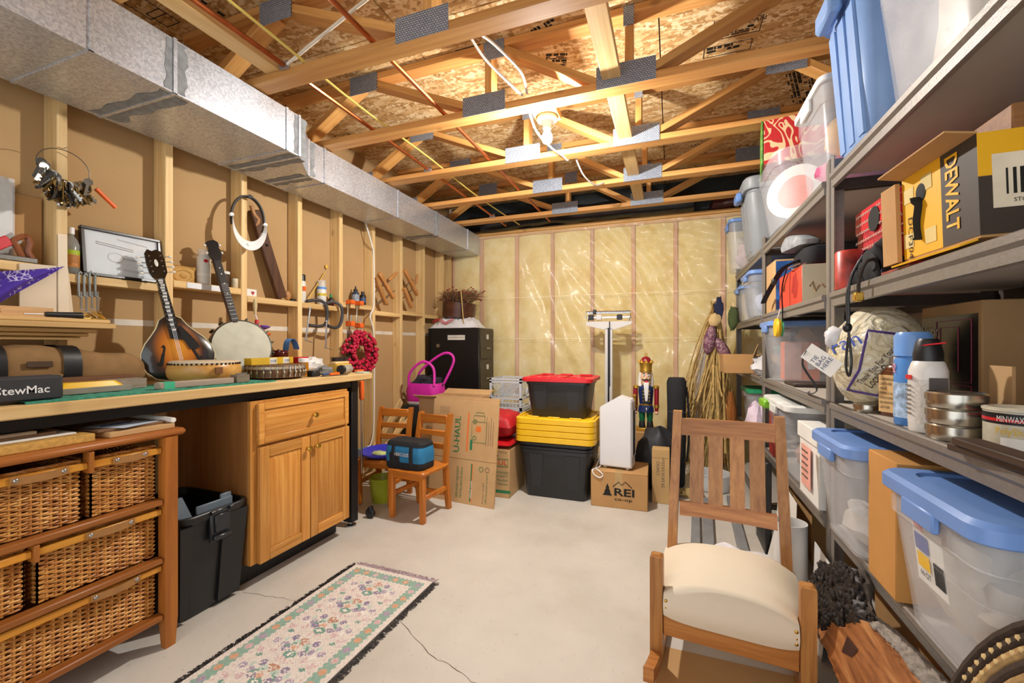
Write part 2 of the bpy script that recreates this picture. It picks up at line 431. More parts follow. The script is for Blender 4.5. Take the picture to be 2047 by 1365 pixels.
ZC = 2.78
part('sky_light_blocker', MB().box((-2.6, -.9, ZC+.0205), (1.21, 4.7, ZC+.05)), mat('blocker_dark', '#3a2a1a', .9), ceil, 0)  # unseen board added to block sky light leaking through the panel joints
for i in range(4):
    for j in range(3):
        x0 = -2.6 + j*1.27; y0 = -.9 + i*1.4
        part('subfloor_panel', MB().box((x0+.002, y0+.002, ZC), (x0+1.266, y0+1.397, ZC+.02), .001), MATS['osb'], ceil, 0)
def stamp(s, px, py, h, ang=0, wid=None, m=INK):
    p = onZ(px, py, ZC); ca, sa = math.cos(ang), math.sin(ang)
    text(s, p, (ca, sa, 0), (sa, -ca, 0), h, m, ceil, 'stamp', wid=wid, lift=.0012)
def frame(px, py, w, h, ang=0, th=.004):
    p = onZ(px, py, ZC-.0012); mb = MB()
    for (a, b2, c2, d) in ((0, 0, w, th), (0, h-th, w, h), (0, 0, th, h), (w-th, 0, w, h)): mb.box((a, -d, -.0004), (c2, -b2, .0004))
    mb.rot('Z', ang).mv(p); part('stamp_frame', mb, INK, ceil, 0)
def block(px, py, w, h, ang=0, seed=1):      # worn printed block, as bars of ink
    r_ = random.Random(seed); q = onZ(px, py, ZC-.0011); mb = MB(); yy = 0
    while yy < h:
        bh = r_.uniform(.006, .02); x = 0
        while x < w:
            bw = r_.uniform(.008, .05)
            if r_.random() < .72: mb.box((x, -yy-bh, -.0003), (min(w, x+bw), -yy, .0003))
            x += bw+r_.uniform(.003, .012)
        yy += bh+.006
    mb.rot('Z', ang).mv(q); part('stamp_block', mb, INK, ceil, 0, kind='stuff')
stamp('A 99', 928, 112, .05); frame(922, 118, .15, .075)
stamp('EXPOSURE 1', 1425, 50, .028); stamp('FLOOR SPAN', 1425, 62, .03); block(1425, 78, .2, .03, 0, 1); frame(1418, 84, .24, .12)
stamp('THIS SIDE DOWN', 1410, 130, .032); block(1412, 108, .2, .04, 0, 2); frame(1405, 118, .24, .09)
block(385, 10, .30, .07, 1.5, 3); frame(302, 40, .12, .12); frame(335, 55, .1, .1); block(1570, 150, .42, .12, 1.25, 4)
stamp('1 B1', 690, 275, .04); frame(680, 280, .14, .07); block(575, 215, .18, .05, 0, 5); stamp('LEKRS', 1030, 285, .035); block(1150, 300, .16, .10, .2, 6)
stamp('EXPOSURE 1', 985, 175, .02); stamp('FLOOR SPAN', 975, 185, .02); stamp('LEVERT S', 1380, 293, .04); block(1060, 60, .14, .12, 1.3, 7); block(1090, 150, .12, .18, .3, 8)

# floor trusses (flat two-by-fours with toothed plates)
t = NT('toothed_plate'); mp = t.coord((1, 1, 1)); m2 = t.n('ShaderNodeMapping'); t.l(mp, 0, m2, 0); m2.inputs['Rotation'].default_value = (PI/2, 0, 0)
br = t.n('ShaderNodeTexBrick', {'Vector': m2, 'Scale': 55.0, 'Color1': lin('#9aa6b8'), 'Color2': lin('#b0bac8'), 'Mortar': lin('#2a2a2c'), 'Mortar Size': .06, 'Brick Width': .7, 'Row Height': .5})
t.l(br, 0, t.b, 'Base Color'); t.b.inputs['Metallic'].default_value = .25; t.b.inputs['Roughness'].default_value = .42; t.bump(br, .4, .002, 1)
PLATE = MATS['toothed_plate']
WEBS = [(-2.30, 0, -1.80, 1), (-1.72, 1, -1.02, 0), (-.935, 0, -.935, 1), (-.86, 1, -.35, 0), (-.195, 0, -.195, 1), (-.12, 0, .55, 1), (.66, 1, 1.06, 0)]
def make_truss():
    T = thing('joist_truss', '', 'truss', group='floor trusses under the ceiling')
    ch = MB().box((-2.42, -.089, 2.40), (1.06, 0, 2.438), .004); part('chord', ch, TRUSS_X, T)
    part('chord', MB().box((-2.42, -.089, 2.741), (1.06, 0, 2.779), .004), TRUSS_X, T)
    for xa, ta, xb, tb in WEBS:
        za = 2.741-.004 if ta else 2.442; zb = 2.741-.004 if tb else 2.442
        mb = MB(); dx = xb-xa; dz = zb-za; L = math.hypot(dx, dz); k = .019
        mb.box((0, -.088, -.019), (L, -.001, .019), .003)
        ang = math.atan2(dz, dx); o = part('web', mb, TRUSS_W, T, loc=(xa, 0, za), rot=(0, -ang, 0))
    for (x, zz, w, h) in ((-.96, 2.398, .25, .105), (-.21, 2.398, .28, .11), (-1.76, 2.67, .2, .11), (-.90, 2.68, .12, .1), (.60, 2.67, .2, .11), (-2.27, 2.40, .13, .1), (-.195, 2.68, .05, .095)):
        part('truss_plate', MB().box((x-w/2, -.0925, zz), (x+w/2, -.0895, zz+h)), PLATE, T, 0)
    return T
tr = make_truss()
for i, (y, lab) in enumerate(((2.32, 'pine floor truss whose chord carries the bare bulb lamp holder'), (1.61, 'pine floor truss with the copper pipe clip, two in front of the insulated wall stack'),
        (2.96, 'pine floor truss just behind the bare ceiling bulb'), (3.56, 'pine floor truss second from the insulated back wall'), (4.14, 'pine floor truss closest to the insulated back wall'), (.99, 'pine floor truss over the near end of the duct'))):
    y = (2.23, 1.61, 2.88, 3.51, 4.12, .99)[i]
    if i == 0: tr.location = (0, y, 0); tr['label'] = lab
    else: dup(tr, (0, y, 0), label=lab)
bpy.data.objects  # trusses done
tag(link('brace_board', MB().box((-.32, .0, 2.4395), (-.232, 2.62, 2.4775), .003).mesh('brace_board', PINE_Y)), 'pale pine brace board laid across the truss chords', 'board').location = (0, 1.45, 0)
tag(link('brace_board', MB().box((-1.825, .9, 2.4385), (-1.737, 1.57, 2.4765), .003).mesh('brace_board', PINE_Y)), 'short pine brace board beside the copper pipe above the duct', 'board')

# pipes and cables on the trusses
def tubething(name, pts, r, m, label, cat, n=8, flat=1, group=None): return one(name, MB().tube(pts, r, n, flat=flat), m, label, cat, group=group)
tubething('copper_pipe', [(-1.70, .3, 2.4492), (-1.71, 4.41, 2.4492)], .011, COPPER, 'copper pipe along the truss chords beside the duct', 'pipe')
tubething('copper_pipe', [(-1.21, .3, 2.4492), (-1.21, 4.41, 2.4492)], .011, COPPER, 'copper pipe along the truss chords beside the ceiling lamp', 'pipe')
YEL = mat('yellow_cable', '#e3cf6a', .5, var=.04); WCAB = mat('white_cable', '#dcd3c2', .5, var=.04)
tubething('yellow_cable', bez([(-1.56, .4, 2.442), (-1.57, 1.2, 2.442), (-1.6, 1.9, 2.442), (-1.585, 2.6, 2.442), (-1.6, 3.4, 2.442), (-1.55, 4.4, 2.442)], 6), .008, YEL, 'flat yellow electrical cable over the truss chords', 'cable', flat=.5)
tubething('white_cable', bez([(-1.68, 1.515, 2.447), (-1.5, 1.50, 2.50), (-1.28, 1.48, 2.56), (-1.1, 1.46, 2.62), (-1.06, 1.45, 2.775)], 8), .0075, WCAB, 'white electrical cable sagging from the copper pipe clip', 'cable')
tubething('white_cable', bez([(-.80, 1.56, 2.444), (-.80, 1.63, 2.444), (-.79, 1.78, 2.43), (-.74, 2.0, 2.42), (-.73, 2.12, 2.44)], 6), .0062, WHITE, 'white cable running straight to the ceiling lamp', 'cable', group=None)
tubething('white_cable', bez([(-.76, 1.56, 2.444), (-.76, 1.63, 2.446), (-.73, 1.75, 2.46), (-.68, 1.95, 2.45), (-.705, 2.12, 2.445)], 6), .0062, WHITE, 'white cable bowing outward to the ceiling lamp', 'cable')
tubething('white_cable', bez([(-.735, 2.236, 2.43), (-.74, 2.40, 2.385), (-.71, 2.62, 2.378), (-.675, 2.80, 2.391), (-.665, 2.885, 2.398), (-.66, 2.90, 2.45)], 6), .006, WHITE, 'white cable hanging just behind the ceiling bulb', 'cable')
tubething('white_cable', bez([(-.62, 2.888, 2.43), (-.60, 3.1, 2.37), (-.55, 3.3, 2.36), (-.5, 3.418, 2.415)], 6), .006, WHITE, 'white cable drooping between two trusses beyond the bulb', 'cable')
for i, (x, y) in enumerate(((-1.70, 1.519), (-1.705, 2.789), (-1.71, 4.029))):
    one('pipe_clip', MB().box((-.03, -.003, -.012), (.03, 0, .02), .001).tube([(-.016, -.005, .018), (-.016, .004, .018)], .016, 10).tube([(.018, -.005, .016), (.018, .004, .016)], .012, 10), mat('zinc', '#a9abad', .4, metal=.8), 'grey pipe clip on %s truss chord above the duct' % ('the copper pipe, nearest', 'the middle', 'the farthest')[i], 'clip', (x, y-.002, 2.44))

# black flexible duct and liner above the back wall
FLEX = mat('black_film', '#14181c', .25, var=.2, vs=8, bump=.5, bs=20)
def flexmesh(p, q, r, seed):
    mb = MB(); p, q = Vector(p), Vector(q); P = []; R = []
    for i in range(40):
        u = i/39; P.append(p.lerp(q, u)+Vector((0, .03*noise.noise(Vector((u*4, seed, 0))), .03*noise.noise(Vector((u*4, seed, 7)))))); R.append(r*(1+.12*noise.noise(Vector((u*13, seed, 2)))))
    return mb.tube(P, R, 14)
one('flexible_duct', flexmesh((-2.2, 4.53, 2.533), (.2, 4.53, 2.533), .095, 1), FLEX, 'black foil flexible duct lying above the insulated wall plate', 'duct')
one('flexible_duct', flexmesh((.36, 4.575, 2.504), (1.0, 4.575, 2.504), .056, 5), mat('maroon_film', '#4a2320', .4, var=.2), 'maroon wrapped pipe above the wall plate near the racks', 'pipe')
struct('trim_1', MB().box((-2.5, 4.645, 2.44), (1.06, 4.658, 2.78)), mat('rim_dark', '#1e2a2c', .6, var=.3, vs=5))

# galvanised duct
t = NT('galvanised'); mp = t.coord(); v = t.n('ShaderNodeTexVoronoi', {'Vector': mp, 'Scale': 130.0}); sp = t.n('ShaderNodeSeparateColor', {0: (v, 'Color')})
r1 = t.ramp(sp, [(0, lin('#b4bcc8')), (1, lin('#dbe1ea'))]); t.l(r1, 0, t.b, 'Base Color')
n1 = t.n('ShaderNodeTexNoise', {'Vector': mp, 'Scale': 2.5, 'Detail': 5.0}); mr = t.n('ShaderNodeMapRange', {0: n1, 1: .3, 2: .7, 3: .30, 4: .48}); t.l(mr, 0, t.b, 'Roughness')
t.b.inputs['Metallic'].default_value = .72; t.bump(sp, .03, .001); GALV = MATS['galvanised']
SEAL = mat('duct_sealant', '#83878a', .7, var=.25, vs=30, bump=.4, bs=40)
duct = thing('sheet_metal_duct', 'galvanised sheet metal duct running along the stud wall below the trusses', 'duct', (0, 0, 2.17))
def dsec(y0, y1, xa, xb):
    part('duct_section', MB().loft([[(-2.428, y0, 0), (xa, y0, 0), (xa, y0, .222), (-2.428, y0, .222)], [(-2.428, y1, 0), (xb, y1, 0), (xb, y1, .222), (-2.428, y1, .222)]]), GALV, duct, 0)
XA, XB = -1.91, -2.08
cl = [-.6, .2, .90, 1.172, 1.72]
for a, b in zip(cl[:-1], cl[1:]): dsec(a, b-.003, XA, XA)
dsec(1.72, 1.80, XA, XA); dsec(1.803, 2.03, XA, XB)
for a, b in zip([2.033, 2.16, 2.95, 3.55, 4.22], [2.157, 2.947, 3.547, 4.217, 4.515]): dsec(a, b, XB, XB)
def cleat(y, x, seal=0):
    mb = MB().box((x-.001, y-.007, -.004), (x+.005, y+.007, .226)).box((-2.425, y-.007, -.005), (x+.005, y+.007, .0005)); part('cleat', mb, GALV, duct, 0)
    if seal:
        mb = MB().grid(lambda u, v: (x+.0012+.0006*math.sin(v*30), y-.035-.012*noise.noise(Vector((v*6, y, 0)))+(.08+.02*noise.noise(Vector((v*7, y, 3))))*u, .006+.21*v), 4, 14)
        part('sealant_smear', mb, SEAL, duct)
        mb = MB().grid(lambda u, v: (-2.40+(x+2.38)*v, y-.045-.02*noise.noise(Vector((v*5, y, 9)))+(.10+.03*noise.noise(Vector((v*6, y, 4))))*u, -.0015), 4, 14); part('sealant_smear', mb, SEAL, duct)
for y, x, s in ((.90, XA, 0), (1.172, XA, 1), (1.72, XA, 0), (1.80, XA, 1), (2.03, XB, 1), (2.16, XB, 0), (2.95, XB, 0), (3.55, XB, 1), (4.22, XB, 0)): cleat(y, x, s)

# the bare bulb lamp
lamp = thing('ceiling_lamp', 'white porcelain lamp holder with a glowing bare bulb under a truss', 'lamp', (-.667, 2.37, 2.32))
part('mounting_block', MB().box((-.07, -.138, .117), (.07, .06, .155), .003), PINE_X, lamp)
part('lampholder', MB().lathe([(.057, .115), (.060, .108), (.058, .098), (.045, .088), (.032, .082), (.026, .072), (.024, .05), (.0, .05)], 28), mat('porcelain', '#eeeeec', .25, var=0), lamp)
BM = mat('bulb_light', '#fffaf3', var=0, emit=BULB_POWER)
part('bulb', MB().lathe([(.0, -.034), (.012, -.032), (.022, -.025), (.029, -.012), (.030, .002)], 14, caps=False), BM, lamp)
part('dimmed_bulb_top', MB().lathe([(.030, .002), (.031, .004), (.029, .014), (.022, .028), (.015, .040), (.014, .0495)], 20), mat('dim_bulb_glow', '#fffaf3', var=0, emit=7), lamp)  # globe's top dimmed to keep light off the ceiling, faint glow added

# ---------------------------------------------------------------- steel racks
RACKX, RACKD, RH = .545, .46, 1.82
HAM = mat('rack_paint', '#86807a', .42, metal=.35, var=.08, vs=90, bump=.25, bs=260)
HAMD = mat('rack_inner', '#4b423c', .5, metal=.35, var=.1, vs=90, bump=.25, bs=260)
BOARD = mat('shelf_board', '#b4aca2', .75, var=.05, vs=6)
SLOT = mat('slot_dark', '#16120f', .8, var=0)
LEV = [1.76, 1.332, .936, .505, .12]
beamsec = [(0, -.052), (.006, -.052), (.006, -.03), (.012, -.03), (.012, -.002), (-.001, .0004), (-.010, .0004), (-.014, -.003), (-.014, -.018), (-.006, -.026), (-.006, -.05)]
post_mesh = [None, None]
def rack(y0, y1, lab):
    R = thing('steel_rack', lab, 'shelving rack', (RACKX, y0, 0), group='steel racks along the wall'); Wd = y1-y0
    for (yy, sy) in ((0, 1), (Wd, -1)):
        for (xx, sx) in ((0, 1), (RACKD, -1)):
            mb = MB().box((xx, yy+sy*.002, 0), (xx+sx*.003, yy+sy*.042, RH)).box((xx+sx*.003, yy+sy*.002, 0), (xx+sx*.042, yy+sy*.005, RH)).box((xx-sx*.003, yy+sy*.002, 0), (xx+sx*.006, yy+sy*.008, RH))
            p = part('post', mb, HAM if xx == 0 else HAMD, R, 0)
            if xx == 0:
                sl = MB(); k = 0
                while .06+k*.0381 < RH-.03:
                    zz = .06+k*.0381
                    sl.add([(xx+.02+.007*math.cos(a), yy+sy*(.0018 if sy > 0 else .0018), zz+.010*math.sin(a)) for a in [2*PI*j/7 for j in range(7)]], [tuple(range(7))]); k += 1
                part('keyhole_slots', sl, SLOT, p, 0, kind='stuff')
    for L in LEV:
        zz = L-.004
        part('shelf_board', MB().box((.012, .05, zz-.014), (RACKD-.012, Wd-.05, zz)), BOARD, R, 0)
        bm_ = MB().prism([(a, b+zz) for a, b in beamsec], .043, Wd-.043, 'xz'); part('beam', bm_, HAM, R, 30)
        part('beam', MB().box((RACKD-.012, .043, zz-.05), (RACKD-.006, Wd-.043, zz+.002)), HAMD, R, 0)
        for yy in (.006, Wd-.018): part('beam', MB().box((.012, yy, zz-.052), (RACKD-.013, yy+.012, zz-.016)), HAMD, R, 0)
    return R
RY = [.668, 1.89, 3.115, 4.34]
rack(RY[0], RY[1], 'grey steel rack holding the spray cans and the large blue-lidded bins')
rack(RY[1], RY[2], 'grey steel rack in the middle, between the other two racks')
rack(RY[2], RY[3], 'grey steel rack next to the insulated back wall')

# ================================================================ workbench side
def yX(px, x): return onX(px, 689, x)[1]
def frameM(o, n, up, tilt=0):
    n = Vector(n).normalized(); up = Vector(up); r = up.cross(n).normalized(); u = n.cross(r)
    M = Matrix((r, u, n)).transposed().to_4x4()
    return Matrix.Translation(o) @ M @ Matrix.Rotation(tilt, 4, 'Z')
def place(o, M): o.matrix_world = M; return o
def lean(o, theta, back, tilt=0):     # theta: facing turned from +X towards the camera side
    n0 = Vector((math.cos(theta), -math.sin(theta), 0)); n = n0*math.cos(back)+Vector((0, 0, 1))*math.sin(back)
    return frameM(o, n, (0, 0, 1), tilt)

bench = thing('workbench', 'long pine-topped workbench on black steel legs along the stud wall', 'workbench', (-2.1, 1.0, 0))
part('top', MB().box((-.32, -1.5, .92), (.30, 1.275, .96), .004), BENCHW, bench)
for yy in (-1.3, 1.19):
    for xx in (-.25, .20):
        L = part('leg', MB().box((xx-.035, yy-.03, .03), (xx+.035, yy+.03, .918), .004), BLACKM, bench)
        part('foot', MB().lathe([(.035, 0), (.035, .008), (.012, .014), (.012, .035)], 16, (xx, yy, 0)), STEEL, L)
    part('cross_rail', MB().box((-.214, yy-.02, .86), (.164, yy+.02, .918), .003), BLACKM, bench)
part('apron', MB().box((.215, -1.265, .875), (.235, 1.155, .918), .002), BLACKM, bench)

# --- wicker drawer chest
CHW_Y = wood('chestnut_y', '#8a4f22', '#b06d31', 'y', gs=30, rough=.4); CHW_Z = wood('chestnut_z', '#93551f', '#b8722f', 'z', gs=30, rough=.4)
AMB = wood('amber_rail', '#c9822a', '#e3a23e', 'y', gs=30, rough=.35)
WICK = NT('wicker'); oc = WICK.coord((30, 30, 30)); nz = WICK.n('ShaderNodeTexNoise', {'Vector': oc, 'Scale': 1.0, 'Detail': 3.0})
WICK.l(WICK.ramp(nz, [(.3, lin('#a5642a')), (.55, lin('#cf9148')), (.75, lin('#e6b468'))]), 0, WICK.b, 'Base Color'); WICK.b.inputs['Roughness'].default_value = .5; WICK = WICK.m
LEATHER = mat('strap_leather', '#a0713f', .5, var=.12, vs=30)
chest = thing('drawer_chest', 'brown wooden drawer chest for wicker baskets under the bench', 'chest', (-1.98, .73, 0))
part('top', MB().box((-.26, -.40, .793), (.212, .40, .82), .010), CHW_Y, chest)
for sy in (-1, 1):
    for sx in (-1, 1):
        mb = MB(); x0 = .17 if sx > 0 else -.22
        mb.loft([[(x0+.008, sy*.345-.017, 0), (x0+.034, sy*.345-.017, 0), (x0+.034, sy*.345+.017, 0), (x0+.008, sy*.345+.017, 0)]] +
                [[(x0, sy*.345-.022, zz), (x0+.04, sy*.345-.022, zz), (x0+.04, sy*.345+.022, zz), (x0, sy*.345+.022, zz)] for zz in (.11, .793)])
        part('leg', mb, CHW_Z, chest)
for zz in (.123, .335, .553): part('shelf_rail', MB().box((.165, -.322, zz-.011), (.205, .322, zz+.011), .004), CHW_Y, chest)
for zz in (.123, .553): part('shelf_panel', MB().box((-.2, -.322, zz-.006), (.16, .322, zz)), CHW_Y, chest, 0)
part('back_panel', MB().box((-.222, -.32, .1), (-.212, .32, .79)), CHW_Z, chest, 0)
for yy, z0, z1 in ((.110, .72, .79), (-.124, .72, .79), (-.02, .49, .541)): part('divider', MB().box((.165, yy-.006, z0), (.205, yy+.006, z1), .001), CHW_Z, chest)
def weave(mb, p, q, z0, z1, out, bulge=0):
    p, q = Vector(p), Vector(q); L = (q-p).length; d = (q-p).normalized(); out = Vector(out); ns = max(4, int(L/.021)); nr = int((z1-z0)/.0072)
    for r in range(nr):
        zz = z0+(r+.5)*(z1-z0)/nr; pts = []
        for i in range(ns*2+1):
            s_ = i/(ns*2)*L; ph = math.sin(PI*i/2*1.0 + (PI if r % 2 else 0)+PI/4)
            pts.append(p+d*s_+out*(.004*ph*1.3)+Vector((0, 0, zz+.0012*random.uniform(-1, 1))))
        mb.tube(pts, .0037, 4, caps=False)
    for i in range(ns+1): mb.tube([p+d*(i/ns*L)+Vector((0, 0, z0)), p+d*(i/ns*L)+Vector((0, 0, z1))], .0035, 4, caps=False)
def basket(y0, y1, z0, z1, lab, straps):
    B = thing('wicker_basket', lab, 'basket', (-1.98, (y0+y1)/2, z0), group='wicker drawer baskets'); w = (y1-y0)/2; h = z1-z0; xf = .165
    mb = MB(); weave(mb, (xf, -w+.006, 0), (xf, w-.006, 0), .004, h, (1, 0, 0)); weave(mb, (-.17, -w+.006, 0), (xf, -w+.006, 0), .004, h, (0, -1, 0))
    weave(mb, (-.17, w-.006, 0), (xf, w-.006, 0), .004, h, (0, 1, 0))
    for k in range(3):
        pts = [(xf+.004*math.sin(i*1.1+k*2), -w+.004+(2*w-.008)*i/40, h+.003+.003*math.cos(i*1.1+k*2.1)) for i in range(41)]; mb.tube(pts, .0038, 4)
    part('weave', mb, WICK, B, 60, kind='stuff')
    part('liner', MB().box((-.168, -w+.013, .003), (xf-.012, w-.013, .012)).box((xf-.014, -w+.013, .012), (xf-.009, w-.013, h-.01)).box((-.168, -w+.012, .012), (xf-.014, -w+.016, h-.01)), mat('basket_inside', '#6a4019', .8), B, 0)
    rail = part('front_rail', MB().box((xf+.010, -w-.004, h-.024), (xf+.030, w+.004, h-.001), .003), AMB, B)
    for yc, sw in straps:
        pts = [(xf+.0335+.004*math.sin(PI*i/10), yc-(y0+y1)/2-sw/2+sw*i/10, h-.010-.006*math.sin(PI*i/10)) for i in range(11)]
        mb = MB(); n = len(pts)
        for i in range(n-1):
            a, b2 = Vector(pts[i]), Vector(pts[i+1]); hh = .0115
            mb.loft([[a+Vector((-.002, 0, -hh)), a+Vector((.001, 0, -hh)), a+Vector((.001, 0, hh)), a+Vector((-.002, 0, hh))], [b2+Vector((-.002, 0, -hh)), b2+Vector((.001, 0, -hh)), b2+Vector((.001, 0, hh)), b2+Vector((-.002, 0, hh))]], i == 0, i == n-2)
        st = part('strap', mb, LEATHER, B)
        for s_ in (-1, 1): part('nail_head', MB().ball((xf+.036, yc-(y0+y1)/2+s_*(sw/2-.012), h-.011), .0065, 10, 6, (.6, 1, 1)), STEEL, st)
    return B
basket(.849, 1.048, .562, .757, 'small wicker basket in the top row beside the chest leg', [(.952, .105)])
basket(.614, .831, .562, .757, 'small wicker basket in the top row, next inward from the leg', [(.72, .13)])
basket(.412, .597, .562, .757, 'small wicker basket at the far end of the top row', [(.49, .11)])
basket(.720, 1.048, .347, .528, 'medium wicker basket in the middle row beside the trash bin end', [(.895, .135)])
basket(.412, .700, .347, .528, 'medium wicker basket in the middle row away from the trash bin', [(.54, .13)])
basket(.412, 1.048, .130, .318, 'full-width wicker basket in the bottom row of the chest', [(.91, .14), (.54, .14)])
# papers and boards on the chest
BOARDP = mat('particle_edge', '#c79a4d', .8, var=.2, vs=80)
for i, (x0, x1, y0, y1, z0, z1, m, lab, nm) in enumerate((
        (-2.3, -1.80, .45, .86, .8205, .845, BOARDP, 'tan particle board panel on the wicker chest', 'board_panel'),
        (-2.28, -1.84, .42, .83, .846, .852, PAPER, 'sheet of white card on the tan panel', 'card_sheet'),
        (-2.3, -1.86, .40, .79, .853, .862, mat('brown_board', '#7a5b40', .8), 'brown hardboard sheet topping the left pile on the chest', 'hardboard_sheet'),
        (-2.28, -1.85, .4, .74, .863, .872, mat('grey_board', '#9b8b78', .8), 'grey-brown hardboard sheet on top of the pile', 'hardboard_sheet'),
        (-2.22, -1.80, .90, 1.105, .8205, .838, CARD2, 'folded cardboard piece at the chest corner', 'cardboard_piece'),
        (-2.24, -1.83, .88, 1.09, .839, .847, mat('brown_board', '#7a5b40'), 'dark brown folder on the folded cardboard', 'folder'))):
    one(nm, MB().box((x0, y0, z0), (x1, y1, z1), .0015), m, lab, 'board', smooth=30)
cs = one('note_slip', MB().box((-.08, -.07, 0), (.08, .07, .001)), mat('pale_blue_paper', '#c3d3e6', .7, var=.02), 'pale blue paper slip with handwriting on the chest papers', 'paper', (-1.90, .985, .8475), rz=.3)
scribble((-.01, -.06, .001), (.1, 1, 0), (-1, .1, 0), .11, .02, mat('blue_ink', '#20386e', .8, var=0), cs)
one('rolled_paper', MB().tube([(-2.2, 1.085, .862), (-1.80, 1.10, .850)], .010, 10), PAPER, 'rolled paper lying at the chest corner', 'paper')

# --- black storage bin
bin_ = thing('trash_bin', 'tall black plastic bin with side latch beside the wicker chest', 'bin', (-2.06, 1.292, 0))
mb = MB().rr([(0, .36, .24, .04), (.02, .38, .26, .045), (.40, .44, .29, .05), (.405, .45, .30, .05)], cap1=False)
mb.rr([(.40, .43, .28, .05), (.03, .37, .25, .045)], cap0=False, cap1=True); part('body', mb, BLACK, bin_)
mb = MB().rr([(.400, .455, .300, .055), (.412, .468, .312, .06), (.432, .47, .314, .06), (.436, .462, .306, .055), (.436, .44, .285, .05), (.404, .432, .28, .05)], cap0=False, cap1=False); part('rim', mb, BLACK, bin_)
part('rib', MB().loft([[(.188, -.135, .02), (.205, -.135, .02), (.205, -.105, .02), (.188, -.105, .02)], [(.215, -.15, .40), (.232, -.15, .40), (.232, -.10, .40), (.215, -.10, .40)]]), BLACK, bin_)
part('rib', MB().loft([[(.188, .02, .02), (.203, .02, .02), (.203, .12, .02), (.188, .12, .02)], [(.215, .03, .40), (.230, .03, .40), (.230, .14, .40), (.215, .14, .40)]]), BLACK, bin_)
lt = part('latch', MB().box((.223, -.035, .30), (.240, .055, .435), .004).box((.240, -.03, .31), (.258, .05, .33), .004).box((.240, -.02, .34), (.248, .04, .415), .003), mat('latch_black', '#22252a', .3), bin_)
for yy in (-.03, .05): part('hinge', MB().tube([(.244, yy-.008, .43), (.244, yy+.008, .43)], .009, 10), mat('latch_black', '#22252a'), lt)
GREYP = mat('blue_grey_plastic', '#6c7a86', .45)
part('inner_flap', MB().loft([[(.16, -.13, .38), (.17, -.13, .38), (.17, -.05, .38), (.16, -.05, .38)], [(.13, -.13, .50), (.14, -.13, .50), (.14, -.085, .50), (.13, -.085, .50)]]), GREYP, bin_)
part('inner_flap', MB().box((.165, -.05, .40), (.175, .11, .452), .003), GREYP, bin_)
part('inner_flap', MB().box((.155, .06, .44), (.167, .11, .47), .003), GREYP, bin_)

# --- oak cabinet
OAK_Z = wood('oak_z', '#b9752c', '#dca255', 'z', gs=60, rough=.38, along=2.5); OAK_Y = wood('oak_y', '#b9752c', '#dca255', 'y', gs=60, rough=.38, along=2.5)
OAKS = wood('oak_side', '#9a6433', '#b98149', 'z', gs=40, rough=.5)
cab = thing('oak_cabinet', 'honey oak base cabinet with one drawer and two raised-panel doors', 'cabinet', (-1.83, 1.765, 0))
HW = .318
part('carcass', MB().box((-.58, -HW, .11), (-.02, -HW+.016, .875), .001).box((-.58, HW-.016, .11), (-.02, HW, .875), .001).box((-.58, -HW+.016, .11), (-.02, HW-.016, .126)).box((-.58, -HW+.016, .11), (-.57, HW-.016, .875)), OAKS, cab, 0)
part('face_frame', MB().box((-.02, -HW, .11), (-.002, -HW+.04, .875), .001).box((-.02, HW-.04, .11), (-.002, HW, .875), .001).box((-.02, -HW+.04, .83), (-.002, HW-.04, .875), .001).box((-.02, -HW+.04, .65), (-.002, HW-.04, .69), .001).box((-.02, -HW+.04, .11), (-.002, HW-.04, .15), .001), OAK_Z, cab, 0)
part('toe_kick', MB().box((-.58, -HW+.002, 0), (-.085, HW-.002, .109)), mat('toe_black', '#191a1b', .6), cab, 0)
def raised(lo, hi, z0, z1, fr, m1, m2, nm):
    d = part(nm, MB().box((-.001, lo, z0), (.012, hi, z1), .002), m1, cab)
    for a, b2, c2, e in ((lo, z0, lo+fr, z1), (hi-fr, z0, hi, z1)): part('stile', MB().box((.011, a, b2), (.021, c2, e), .002), m1, d)
    for b2, e in ((z0, z0+fr), (z1-fr, z1)): part('rail', MB().box((.011, lo+fr+.0005, b2), (.021, hi-fr-.0005, e), .002), m2, d)
    a0, a1, c0, c1 = lo+fr+.004, hi-fr-.004, z0+fr+.004, z1-fr-.004; q = .022
    part('raised_panel', MB().loft([[(.012, a0, c0), (.012, a1, c0), (.012, a1, c1), (.012, a0, c1)], [(.0205, a0+q, c0+q), (.0205, a1-q, c0+q), (.0205, a1-q, c1-q), (.0205, a0+q, c1-q)]]), m1 if nm == 'door' else m2, d)
    return d
def knob(p, y, zz): part('knob', MB().lathe([(.008, 0), (.006, .004), (.0055, .014), (.013, .020), (.0155, .026), (.012, .032), (0, .034)], 16).rot('Y', PI/2).mv(.021, y, zz), BRASS, p)
d = raised(-.29, .306, .670, .862, .03, OAK_Y, OAK_Y, 'drawer'); knob(d, .03, .765)
d = raised(-.285, .012, .108, .655, .052, OAK_Z, OAK_Y, 'door'); knob(d, -.012, .594)
d = raised(.018, .310, .108, .655, .052, OAK_Z, OAK_Y, 'door'); knob(d, .045, .597)

